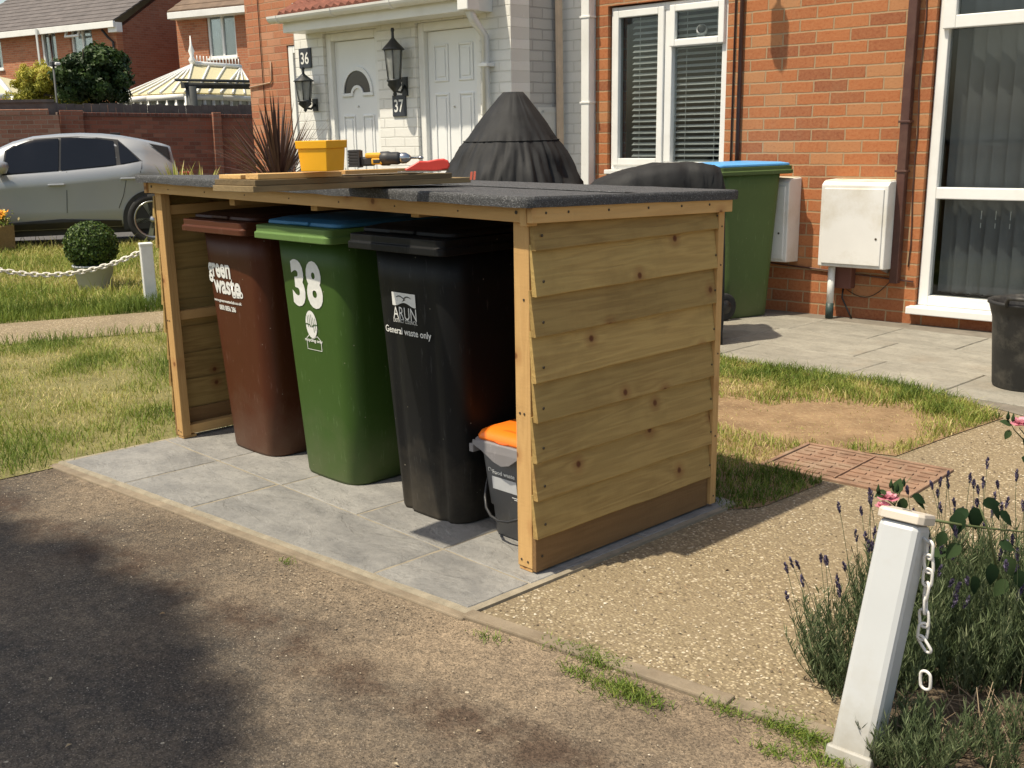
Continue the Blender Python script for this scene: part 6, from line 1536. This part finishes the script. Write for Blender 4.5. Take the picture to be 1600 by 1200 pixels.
for i, (p, q_) in enumerate(zip(ring_pts[:-1], ring_pts[1:])):
    top = [ap_] if i < 3 else ([ap_, rl_] if i == 3 else [rl_])
    if len(top) == 1: m.add([p, q_, top[0], top[0]+np.array([0, 0, .03]), p+np.array([0, 0, .03]), q_+np.array([0, 0, .03])], [(0, 1, 2), (4, 3, 5)])
    else: m.add([p, q_, rl_, ap_]+[t_+np.array([0, 0, .03]) for t_ in (p, q_, rl_, ap_)], [(0, 1, 2, 3), (7, 6, 5, 4)])
m.build('roof_panels', M_poly, cons, oc, recalc=False)
m = MB()
def lerp(a, b_, t_): return np.array(a)*(1-t_)+np.array(b_)*t_
for i, (p, q_) in enumerate(zip(ring_pts[:-1], ring_pts[1:])):
    for k_ in range(3):
        e_ = lerp(p, q_, k_/3)
        tp = ap_ if i < 3 else (lerp(ap_, rl_, k_/3) if i == 3 else rl_)
        m.tube([e_+np.array([0, 0, .05]), tp+np.array([0, 0, .05])], .028, 4)
m.build('roof_ribs', M_upvc, cons, oc)
m = MB()
for p, q_ in zip(ring_pts[:-1], ring_pts[1:]): m.tube([p-np.array([0, 0, .06]), q_-np.array([0, 0, .06])], .085, 4)
m.build('eaves_beam', M_upvc, cons, oc)
m = MB(); m.tube([ap_+np.array([0, 0, .08]), rl_+np.array([0, 0, .08])], .06, 6)
for k_ in range(15): p = lerp(ap_, rl_, (k_+.5)/15); m.tube([p+np.array([0, 0, .1]), p+np.array([0, 0, .27])], .014, 4)
m.build('ridge_cresting', M_upvc, cons, oc)
m = MB(); m.lathe([(.06, z_ap+.05), (.09, z_ap+.16), (.04, z_ap+.24), (.075, z_ap+.36), (.03, z_ap+.5), (.01, z_ap+.72)], 10, M=Matrix.Translation((ap_[0], ap_[1], 0))); m.build('finial', M_upvc, cons, oc)
g2 = MB()
for p, q_ in zip(ring_pts[:-1], ring_pts[1:]):
    for k_ in range(4):
        a_ = lerp(p, q_, k_/4); m = MB(); m.tube([fixz(a_, 0), fixz(a_, zev-.05)], .05, 4); m.build('window_bar', M_upvc, cons, oc)
    g2.add([fixz(p, .1), fixz(q_, .1), fixz(q_, zev-.1), fixz(p, zev-.1)], [(0, 1, 2, 3)])
g2.build('glazing', plain('conservatory_glass', (0.16, 0.17, 0.16), .1, .4, 2), cons, oc, recalc=False)
# second conservatory corner at the far left
s0c = AT(-8, 118, 25.0); s1c = AT(19, 150, 24.0); s2c = AT(-60, 150, 24.0)
c2_ = thing('conservatory', 'corner of a cream conservatory roof at the far left edge above the wall', 'conservatory', (s1c[0], s1c[1], 0), 0)
m = MB(); bk2 = np.array(s1c)+np.array([-2.0, 3.0, 0]); tp = fixz(s0c, s0c[2])
m.add([s2c, s1c, tp, fixz(bk2, s1c[2])], [(0, 1, 2), (1, 3, 2)]); m.build('roof_panels', M_poly, c2_, (s1c[0], s1c[1], 0), recalc=False)
m = MB(); m.tube([s1c, tp], .06, 4); m.tube([s2c, s1c], .08, 4); m.tube([lerp(s2c, s1c, .5), tp], .04, 4); m.tube([fixz(s1c, 0), s1c], .06, 4); m.build('frame', M_upvc, c2_, (s1c[0], s1c[1], 0))
# dark pergola
pg = thing('pergola', 'dark grey timber pergola in front of the conservatory behind the wall', 'pergola', tuple(fixz(AT(298, 180, 23.4), 0)), 0)
opg = tuple(fixz(AT(298, 180, 23.4), 0)); m = MB()
M_pg = plain('dark_grey_timber', (0.05, 0.055, 0.055), .7, .2, 8)
def bar(m_, a_, b2, w_): m_.tube([a_, b2], w_, 4)
pa_ = AT(298, 135, 23.4); m.tube([fixz(pa_, 0), pa_], .12, 4); pb_ = AT(455, 140, 26.5); m.tube([fixz(pb_, 0), pb_], .12, 4); m.build('posts', M_pg, pg, opg)
m = MB(); m.tube([AT(286, 133, 23.3), AT(460, 136, 26.5)], .09, 4)
for k_ in range(9):
    p = lerp(AT(300, 133, 23.4), AT(455, 136, 26.4), k_/8); m.tube([p+np.array([0, 0, .1])-np.array([HY[0], HY[1], 0])*.4, p+np.array([0, 0, .1])+np.array([HY[0], HY[1], 0])*2.2], .04, 4)
m.build('beams', M_pg, pg, opg)
# thin post with a little lamp
pl2 = fixz(AT(88, 180, 21.5), 0); lpst = thing('garden_lamp', 'thin grey garden lamp post with a small white head beside the dark bush', 'lamp post', tuple(pl2), 0)
tpz = AT(83, 100, 21.5)
m = MB(); m.tube([(0, 0, 0), (tpz[0]-pl2[0], tpz[1]-pl2[1], tpz[2])], .022, 6); m.build('post', M_pg, lpst)
m = MB(); m.box(tpz[0]-pl2[0]-.06, tpz[0]-pl2[0]+.06, tpz[1]-pl2[1]-.05, tpz[1]-pl2[1]+.05, tpz[2]-.05, tpz[2]+.05, bev=.02); m.build('lamp_head', M_pg, lpst)
m = MB(); m.box(tpz[0]-pl2[0]+.061, tpz[0]-pl2[0]+.13, tpz[1]-pl2[1]-.0, tpz[1]-pl2[1]+.10, tpz[2]-.03, tpz[2]+.03, bev=.02); m.build('lamp_glass', M_upvc, lpst)

# shrubs above the wall
M_dkleaf = leafmat('dark_tree_leaves', [(0.0, (0.012, 0.028, 0.008)), (0.5, (0.028, 0.058, 0.013)), (0.85, (0.06, 0.10, 0.022)), (1.0, (0.13, 0.15, 0.04))], .5, .2)
M_yleaf = leafmat('yellow_shrub_leaves', [(0.0, (0.20, 0.21, 0.03)), (0.5, (0.44, 0.42, 0.06)), (0.8, (0.55, 0.42, 0.09)), (1.0, (0.55, 0.26, 0.10))], .6, .3)
def shrub(name, label, c, r, n_, size, mat, clumps, cs, seed, cat='tree', warm=0.0, shell=.55, trunk=True, aspect=.55, jit=.12):
    t = thing(name, label, cat, (c[0], c[1], 0), 0)
    P, nr, tone, g = cloud(n_, (0, 0, c[2]), r, clumps, cs, shell, seed, jit=jit)
    upz = (P[:, 2]-c[2])/r[2]
    leaves(P, nr, g.uniform(size*.6, size*1.3, n_), np.clip(tone*.55+.25*g.random(n_)+warm*upz, 0, 1), mat, 'crown', t, aspect)
    if trunk:
        m_ = MB(); m_.tube([(0, 0, -.1), (.05, 0, c[2]*.5), (0, .04, c[2]-r[2]*.3)], [.11, .09, .05], 8)
        for k_ in range(7):
            a = k_*.9; m_.tube([(0, 0, c[2]-r[2]*.9+.1*k_), (r[0]*.5*math.cos(a), r[1]*.5*math.sin(a), c[2]+r[2]*.1*(k_-3)), (r[0]*.8*math.cos(a+.2), r[1]*.8*math.sin(a+.2), c[2]+r[2]*.18*(k_-2))], [.045, .03, .012], 5)
        m_.build('trunk', plain('bark', (0.09, 0.07, 0.05), .9, .3, 10, .6, 30), t)
    return t
kk = 22.5/FPX
c = AT(146, 118, 22.5); shrub('round_tree', 'dark green rounded tree above the brick wall', c, (54*kk, 54*kk, 50*kk), 15000, .055, M_dkleaf, 150, .24, 21, warm=.16)
c = AT(60, 138, 23.2); shrub('flowering_shrub', 'yellow green shrub with orange tips left of the dark round tree', c, (48*kk, 40*kk, 36*kk), 9000, .05, M_yleaf, 90, .26, 22, cat='shrub', warm=.28, aspect=.3)
c = AT(116, 148, 22.9); shrub('flowering_shrub', 'small yellow green shrub under the dark round tree beside the thin lamp post', c, (26*kk, 26*kk, 28*kk), 3500, .05, M_yleaf, 40, .3, 23, cat='shrub', warm=.1, aspect=.3)

# ------------------------------------------------------------------ strappy plants
def strap(m, base_, dirv, L_, w, bend, segs=7, r=None):
    d_ = Vector(dirv).normalized(); side = d_.cross(Vector((0, 0, 1))); side = side.normalized() if side.length > .05 else Vector((1, 0, 0))
    p = Vector(base_); vs = []
    for i in range(segs+1):
        t_ = i/segs; ww = w*(.55+.9*t_ if t_ < .35 else (1-t_)**.65*1.15+.02)
        vs += [p-side*ww, p+side*ww+Vector((0, 0, .0))]
        d_ = (d_+Vector((0, 0, -bend*t_/segs))).normalized(); p = p+d_*(L_/segs)
    m.add(vs, [(2*i, 2*i+1, 2*i+3, 2*i+2) for i in range(segs)], r, True)
M_purple = leafmat('purple_strap_leaves', [(0.0, (0.035, 0.018, 0.018)), (0.5, (0.085, 0.045, 0.035)), (0.85, (0.17, 0.10, 0.06)), (1.0, (0.34, 0.23, 0.13))], .4, .15, .5)
cd = AT(437, 292, 10.4); cor = thing('cordyline', 'purple brown spiky cordyline in front of the porch behind the store', 'plant', (cd[0], cd[1], 0), 0)
m = MB(); g = random.Random(9)
for k_ in range(150):
    a = g.uniform(0, 2*PI); el = g.uniform(.05, 1.0)**.8*PI/2*.98; L_ = g.uniform(.62, .86)
    strap(m, (0, 0, cd[2]+g.uniform(-.08, .06)), (math.cos(a)*math.cos(el), math.sin(a)*math.cos(el), math.sin(el)), L_, g.uniform(.012, .019), g.uniform(0, .35) if el > .5 else g.uniform(.2, .8), r=min(1, g.random()*.8+(.25 if el < .35 else 0)))
m.build('leaves', M_purple, cor, recalc=False)
m = MB(); m.tube([(0, 0, -.02), (.02, 0, cd[2]*.5), (0, 0, cd[2])], [.06, .05, .05], 10); m.build('trunk', plain('bark', (0.09, 0.07, 0.05)), cor)
for lab, (u, v), nn in (('pale green strappy plant left of the cordyline', (275, 282), 12), ('small pale green strappy plant just behind the felt roof edge', (317, 282), 9)):
    cg = AT(u, v, 10.8); t_ = thing('strappy_plant', lab, 'plant', (cg[0], cg[1], 0), 0); m = MB()
    for k_ in range(nn*3):
        a = g.uniform(0, 2*PI); strap(m, (0, 0, cg[2]-.25), (math.cos(a)*.45, math.sin(a)*.45, 1), g.uniform(.3, .5), .012, .6, r=g.uniform(.4, .9))
    m.build('leaves', M_grass, t_, recalc=False)
    m = MB(); m.tube([(0, 0, -.02), (0, 0, cg[2]-.22)], .03, 6); m.build('stem', plain('bark', (0.09, 0.07, 0.05)), t_)

# ================================================================== FRONT RIGHT: LEANING BOLLARD, CHAIN, LAVENDER AND ROSES
bb = G(1336, 1182); bt_ = G(1417, 806, .555); ax_ = Vector(tuple(bt_-bb)).normalized()
face = math.atan2((CAM-bb)[1], (CAM-bb)[0])+PI/2-.34                       # one side nearly square to the camera
Mb = Matrix.Translation(tuple(bb)) @ Vector((0, 0, 1)).rotation_difference(ax_).to_matrix().to_4x4() @ Matrix.Rotation(face, 4, 'Z')
bol = thing('bollard', 'leaning square white bollard with a flat cap beside the lavender', 'bollard', tuple(bb)); bol.matrix_world = Mb
hb_ = (bt_-bb)@np.array(ax_); wb = .0485
M_bol = plain('bollard_plastic', (0.47, 0.485, 0.49), .42, .03, 4, .05, 60, dirt=(0.36, 0.33, 0.26), dirt_amt=.5)
MB().box(-wb, wb, -wb, wb, -.06, hb_-.012, bev=.016).build('shaft', M_bol, bol)
MB().box(-wb-.006, wb+.006, -wb-.006, wb+.006, -.02, .022, bev=.006).build('base_collar', M_bol, bol)
cp = MB(); e = wb+.005
cp.loft([[(x*s_, y*s_, z) for x, y in ((-e, -e+.012), (-e+.012, -e), (e-.012, -e), (e, -e+.012), (e, e-.012), (e-.012, e), (-e+.012, e), (-e, e-.012))] for z, s_ in ((hb_-.0118, 1.0), (hb_+.006, 1.0), (hb_+.013, .93))], True, False, .5)
cp.build('cap', plain('bollard_cap', (0.56, 0.50, 0.42), .5, .06, 6, .1, 60), bol, bevel=.002)
MB().box(-.012, .008, -.004, .004, hb_+.0128, hb_+.0142).build('cap_slot', M_trim, bol)
sp_ = M_bol.node_tree; nb = N(sp_); bs_ = [x for x in sp_.nodes if x.type == 'BSDF_PRINCIPLED'][0]; src = bs_.inputs['Base Color'].links[0].from_socket; cz = nb.new('ShaderNodeSeparateXYZ'); co_ = nb.coord(); nb.link(co_, cz.inputs[0])
spl = nb.math('MULTIPLY', nb.ramp(nb.math('ADD', cz.outputs[2], nb.math('MULTIPLY', nb.noise(co_, 22, 6, .7), .16)), [(0.06, 1.0), (0.22, 0.0)]), 0.6); nb.link(nb.mix(spl, src, (0.22, 0.18, 0.11)), bs_.inputs['Base Color'])
# hook and hanging chain with a broken link at the end
Db = float((bt_-CAM)@Fv); DC = Db-.04
pts = [AT(1430, 843, 2.50), AT(1443, 850, 2.49), AT(1441, 872, 2.49)]
def chainlink(mb, p, dirv, L_, wire, roll, wd=.011):
    q = Vector(dirv).normalized().to_track_quat('X', 'Z').to_matrix().to_4x4(); Mx = Matrix.Translation(tuple(p)) @ q @ Matrix.Rotation(roll, 4, 'X'); r_ = []
    for j in range(21):
        a = 2*PI*j/20; c_, s_ = math.cos(a), math.sin(a); r_.append(((L_/2-wd-wire)*(1 if c_ > .0001 else -1 if c_ < -.0001 else 0)+wd*c_, wd*s_, 0))
    mb.tube(r_, wire, 8, cap=False, M=Mx)
m = MB(); us = [(1443, 857), (1441, 885), (1440, 912), (1438, 940), (1438, 968), (1439, 996), (1445, 1020)]
# real hanging line below the hook
top = AT(1454, 848, DC); zstep = .034
for k_ in range(8):
    p = np.array(top)+np.array([0, 0, -.018-zstep*k_]); tilt_ = .12*math.sin(k_*1.7)
    if k_ == 7: p = p+np.array([.006, .0, .004]); tilt_ = .8
    chainlink(m, p, (tilt_, 0.05, -1), .052, .0036, [0.2, 1.65][k_ % 2]+.3, .0105)
ch = m.build('plastic_chain', plain('white_link_plastic', (0.70, 0.68, 0.64), .4, .05, 20), None); tag(ch, 'short run of white plastic chain hanging from the side of the leaning bollard', 'chain', 'white plastic chains')
m = MB(); p = AT(1446, 1063, DC-.06); chainlink(m, p, (.05, .05, -1), .052, .0036, -.75, .012); lk = m.build('chain_link', plain('white_link_plastic', (0.70, 0.68, 0.64)), None); tag(lk, 'single broken white chain link caught in the lavender below the hanging chain', 'chain link')
m = MB(); m.tube([AT(1424, 838, DC+.03), AT(1444, 841, DC), AT(1455, 852, DC)], .0035, 6); hk = m.build('hook', M_bol, None); hk.parent = bol; hk.matrix_parent_inverse = Mb.inverted()
tg = MB(); p = np.array(AT(1440, 948, 2.485)); tg.add([p+Rv*-.016+Uv*.008, p+Rv*.020+Uv*.0, p+Rv*.016-Uv*.008, p+Rv*-.008-Uv*.012], [(0, 1, 2, 3)])

# lavender: fine grey green foliage in a mound and flower stalks
M_lav = leafmat('lavender_leaves', [(0.0, (0.030, 0.045, 0.020)), (0.4, (0.085, 0.120, 0.050)), (0.8, (0.18, 0.22, 0.11)), (1.0, (0.33, 0.34, 0.20))], .6, .25)
M_flow = leafmat('lavender_flowers', [(0.0, (0.045, 0.036, 0.065)), (0.5, (0.095, 0.078, 0.135)), (1.0, (0.20, 0.17, 0.25))], .7, .1)
def lavender(label, base_, rad, height, nst, seed, nfl, leafL=.035, spread=1.0):
    g = random.Random(seed); t = thing('lavender', label, 'plant', (base_[0], base_[1], 0), 0)
    lv = MB(); st = MB(); fl_ = MB()
    for k_ in range(nst):
        a = g.uniform(0, 2*PI); rr_ = math.sqrt(g.random()); bx, by = rad*.45*rr_*math.cos(a), rad*.45*rr_*math.sin(a)
        out = rr_*spread*g.uniform(.5, 1.1); d_ = Vector((math.cos(a)*out*.9, math.sin(a)*out*.9, 1)).normalized()
        H_ = height*g.uniform(.45, .82)*(1-.25*rr_); p = Vector((bx, by, 0)); pts = [p.copy()]
        for i in range(6):
            d_ = (d_+Vector((g.uniform(-.10, .10), g.uniform(-.10, .10), .10))).normalized(); p = p+d_*(H_/6); pts.append(p.copy())
        st.tube(pts, [.0017, .0016, .0014, .0012, .0011, .0010, .0008], 3, cap=False, r=g.uniform(.2, .8))
        tone = g.random()*.6
        for i in range(1, 7):
            for q_ in range(g.randint(5, 8)):
                pp_ = pts[i-1].lerp(pts[i], g.random()); b1 = g.uniform(0, 2*PI); dv = Vector((math.cos(b1), math.sin(b1), g.uniform(.9, 3.2))).normalized(); L_ = leafL*g.uniform(.6, 1.3); sd_ = dv.cross(Vector((g.uniform(-1, 1), g.uniform(-1, 1), .3))).normalized()*.0013
                lv.add([pp_-sd_*.5, pp_+sd_*.5, pp_+dv*L_*.55+sd_, pp_+dv*L_, pp_+dv*L_*.55-sd_], [(0, 1, 2, 3, 4)], min(1, tone+g.random()*.4))
        if k_ < nfl:
            Hf = height*g.uniform(.22, .42); d_ = (pts[-1]-pts[-2]).normalized(); d_ = (d_+Vector((0, 0, .25))).normalized(); p2 = [pts[-1].copy()]
            for i in range(4): d_ = (d_+Vector((g.uniform(-.06, .06), g.uniform(-.06, .06), 0))).normalized(); p2.append(p2[-1]+d_*Hf/4)
            st.tube(p2, .0009, 3, cap=False, r=.6)
            Ls = g.uniform(.022, .036); nf = 26
            for q_ in range(nf):
                u_ = q_/nf; pp_ = p2[-1]+d_*Ls*(u_-.2); b1 = g.uniform(0, 2*PI); s1_ = d_.orthogonal().normalized(); s2_ = d_.cross(s1_); o_ = (s1_*math.cos(b1)+s2_*math.sin(b1)); w_ = .0058*math.sin(PI*min(1, max(.12, u_*.9+.1)))+.001
                up_ = d_*.0065; sd_ = d_.cross(o_)*.0030; fl_.add([pp_+o_*w_*.3-sd_, pp_+o_*w_*.3+sd_, pp_+o_*w_+up_+sd_*.6, pp_+o_*w_+up_-sd_*.6], [(0, 1, 2, 3)], g.random())
    lv.build('foliage', M_lav, t, recalc=False); st.build('stems', M_lav, t, recalc=False)
    if nfl: fl_.build('flowers', M_flow, t, recalc=False)
    return t
lavender('lavender clump left of the leaning bollard on the path', G(1345, 1070), .28, .35, 190, 3, 22, .030, .95)
lavender('large lavender bush directly behind the hanging chain', G(1490, 1030), .50, .46, 560, 4, 48, .032, .75)
lavender('lavender bush at the right edge below the rose leaves', G(1610, 1020), .55, .46, 500, 6, 45, .032, .8)
lavender('low lavender growth in the bottom right corner by the bollard foot', G(1420, 1190), .20, .20, 110, 8, 0, .026, .9)
lavender('low lavender growth at the bottom right corner of the picture', G(1610, 1200), .26, .20, 100, 9, 0, .028, .9)
# dry woody twigs and dead leaves in the gap at the bottom of the bushes
g = random.Random(12); m = MB()
for k_ in range(60):
    c = G(g.uniform(1440, 1600), g.uniform(1110, 1200)); a = g.uniform(0, 2*PI); L_ = g.uniform(.05, .16)
    p0 = Vector(tuple(c))+Vector((0, 0, .01)); m.tube([p0, p0+Vector((math.cos(a)*L_*.5, math.sin(a)*L_*.5, g.uniform(.01, .05))), p0+Vector((math.cos(a)*L_, math.sin(a)*L_, g.uniform(0, .10)))], [.002, .0016, .001], 4, r=g.random())
tw = m.build('dead_twigs', leafmat('dry_twigs', [(0, (0.10, 0.07, 0.045)), (1, (0.30, 0.23, 0.15))], .8, 0)); tw['kind'] = 'stuff'
cb_ = [tuple(G(*p)[:2]) for p in [(1330, 1095), (1420, 960), (1600, 880), (1700, 900), (1750, 1250), (1400, 1225), (1345, 1190)]]
sheet('bed_soil', cb_, 0.009, soil('bed_earth', (0.05, 0.035, 0.022), (0.11, 0.08, 0.05), (0.2, 0.15, 0.1)))

# rose: arching green cane, big dark leaves, pink blooms
M_rleaf = leafmat('rose_leaves', [(0.0, (0.010, 0.022, 0.010)), (0.6, (0.022, 0.042, 0.018)), (1.0, (0.045, 0.07, 0.028))], .8, .1, .05)
M_cane = plain('green_cane', (0.10, 0.12, 0.045), .5, .2, 20)
M_rose = leafmat('pink_petals', [(0.0, (0.62, 0.16, 0.24)), (0.6, (0.74, 0.33, 0.40)), (1.0, (0.82, 0.55, 0.58))], .6, .3)
def roseleaf(m_, p, dirv, nrm, L_, r):
    d_ = Vector(dirv).normalized(); n_ = Vector(nrm).normalized(); s_ = d_.cross(n_).normalized(); n_ = s_.cross(d_)
    pr_ = [(0, .02), (.12, .22), (.35, .34), (.62, .29), (.85, .13), (1, 0)]
    cen = [Vector(p)+d_*L_*t_-n_*L_*.22*t_*t_ for t_, _ in pr_]; vs = []
    for (t_, w_), c_ in zip(pr_, cen): vs += [c_-s_*w_*L_+n_*w_*L_*.25, c_, c_+s_*w_*L_+n_*w_*L_*.25]
    m_.add(vs, [(3*i, 3*i+1, 3*i+4, 3*i+3) for i in range(5)]+[(3*i+1, 3*i+2, 3*i+5, 3*i+4) for i in range(5)], r, True)
def bloom(m_, c, rad, g):
    for ring_, (n_, R_, el) in enumerate(((5, 1.0, .25), (5, .82, .7), (5, .6, 1.05), (4, .38, 1.3))):
        for k_ in range(n_):
            a = 2*PI*k_/n_+ring_*.6; o_ = Vector((math.cos(a)*math.cos(el), math.sin(a)*math.cos(el), math.sin(el))); s_ = Vector((-math.sin(a), math.cos(a), 0)); u_ = o_.cross(s_)*-1
            c_ = Vector(c); L_ = rad*R_
            vs = [c_-s_*L_*.15, c_+s_*L_*.15, c_+o_*L_*.6-s_*L_*.55+u_*L_*.12, c_+o_*L_*.62+u_*-.06*L_, c_+o_*L_*.6+s_*L_*.55+u_*L_*.12, c_+o_*L_-s_*L_*.38+u_*L_*.05, c_+o_*L_*1.05, c_+o_*L_+s_*L_*.38+u_*L_*.05]
            m_.add(vs, [(0, 3, 2), (0, 1, 3), (1, 4, 3), (2, 3, 6, 5), (3, 4, 7, 6)], min(1, .2+.25*ring_+g.random()*.3), True)
def rose(label, base_, canes, lf, blooms, seed, buds=()):
    g = random.Random(seed); t = thing('rose_bush', label, 'rose', (base_[0], base_[1], 0), 0); o_ = (base_[0], base_[1], 0)
    m_ = MB()
    for pts_, rad in canes: m_.tube([Vector(tuple(p)) for p in pts_], [rad*(1-.6*i/(len(pts_)-1)) for i in range(len(pts_))], 6)
    m_.build('canes', M_cane, t, o_)
    m_ = MB()
    for (u, v, D_, L_, du, dv) in lf:
        p = AT(u, v, D_); L_ = L_*1.15; d_ = Rv*du-Uv*dv; nn_ = Vector((0, 0, 1))+Vector(tuple(-Fv))*.9+Vector((g.uniform(-.5, .5), g.uniform(-.5, .5), 0)); roseleaf(m_, p, d_, nn_, L_, g.random())
    m_.build('leaves', M_rleaf, t, o_, recalc=False)
    for (u, v, D_, rad) in blooms:
        m_ = MB(); bloom(m_, tuple(AT(u, v, D_)), rad, g); m_.build('bloom', M_rose, t, o_, recalc=False)
    if buds:
        m_ = MB()
        for (u, v, D_) in buds: p = AT(u, v, D_); m_.lathe([(.001, -.008), (.005, -.004), (.0055, .002), (.003, .010), (.0006, .018)], 8, M=Matrix.Translation(tuple(p)))
        m_.build('buds', M_rleaf, t, o_)
    return t
rb0 = G(1560, 960)
lf = []
gg = random.Random(5)
for (u, v, L_, du, dv) in [(1500, 800, .085, -.2, .9), (1522, 792, .085, .15, .95), (1545, 785, .08, .6, .7), (1560, 800, .075, .8, .6), (1512, 796, .07, -.8, .6), (1535, 788, .07, .9, -.1), (1548, 880, .08, .1, .9), (1570, 870, .08, .5, .9), (1560, 850, .07, .9, .2), (1500, 850, .07, -.6, .6), (1480, 858, .065, -.9, .4), (1475, 830, .06, -.3, .9), (1520, 900, .07, .2, .9), (1462, 870, .06, -.2, 1.0), (1440, 825, .05, .6, .5), (1590, 890, .07, .2, .9), (1572, 905, .07, -.5, .8)]:
    lf.append((u, v, 2.72+gg.uniform(-.06, .06), L_*.62, du, dv))
cane1 = [AT(1455, 812, 2.70), AT(1500, 820, 2.73), AT(1550, 826, 2.76), AT(1610, 832, 2.80), AT(1680, 845, 2.85)]
cane2 = [fixz(rb0, 0), AT(1560, 900, 2.78), AT(1545, 830, 2.74), AT(1530, 790, 2.72)]
cane3 = [fixz(G(1640, 960), 0), AT(1680, 845, 2.85)]
rose('rose with large dark leaves on an arching green cane behind the bollard', rb0, [(cane1, .004), (cane2, .005), (cane3, .006)], lf, [], 31)
rb1 = G(1400, 960)
lf2 = [(1425, 775, 3.0, .04, .8, .3), (1412, 778, 3.0, .04, -.2, .9), (1400, 772, 3.0, .04, .2, -.8), (1430, 782, 3.0, .035, .9, .6), (1385, 768, 3.0, .03, -.8, .3)]
c1_ = [fixz(rb1, 0), AT(1408, 860, 3.02), AT(1398, 790, 3.0), AT(1392, 762, 3.0)]; c2b = [AT(1398, 790, 3.0), AT(1410, 760, 3.0), AT(1424, 745, 3.0)]; c3_ = [AT(1398, 790, 3.0), AT(1380, 775, 3.0), AT(1374, 765, 3.0)]
rose('pink rose bloom and buds just behind the cap of the leaning bollard', rb1, [(c1_, .003), (c2b, .0018), (c3_, .0018)], lf2, [(1388, 780, 3.0, .030), (1380, 792, 2.99, .022)], 32, [(1392, 758, 3.0), (1402, 765, 3.0), (1372, 766, 3.0), (1412, 756, 3.0)])
rb2 = G(1640, 900)
c1_ = [fixz(rb2, 0), AT(1625, 760, 3.05), AT(1602, 680, 3.05), AT(1592, 668, 3.05)]; c2b = [AT(1602, 690, 3.05), AT(1585, 672, 3.05), AT(1576, 656, 3.05)]
rose('pink rose bloom leaning in from the right edge of the picture', rb2, [(c1_, .003), (c2b, .002)], [(1580, 665, 3.05, .03, -.7, -.4), (1598, 685, 3.05, .04, .5, .8), (1596, 715, 3.05, .04, .7, .4), (1578, 672, 3.05, .025, -.3, .6)], [(1597, 664, 3.05, .034)], 33, [(1575, 652, 3.05), (1583, 655, 3.05)])

# ================================================================== TREE ADDED BEHIND THE CAMERA: crown shaped to shade the drive
hT_ = 8.0; off_ = np.array([-0.19, -0.55])/1.2*hT_
c = (-1.16+off_[0], -2.98+off_[1], hT_)
shrub('shade_caster_tree', 'unseen leafy tree added outside the picture to shade the drive', c, (2.35, 1.90, .7), 90000, .20, M_dkleaf, 1500, .12, 41, shell=.0, jit=.02)
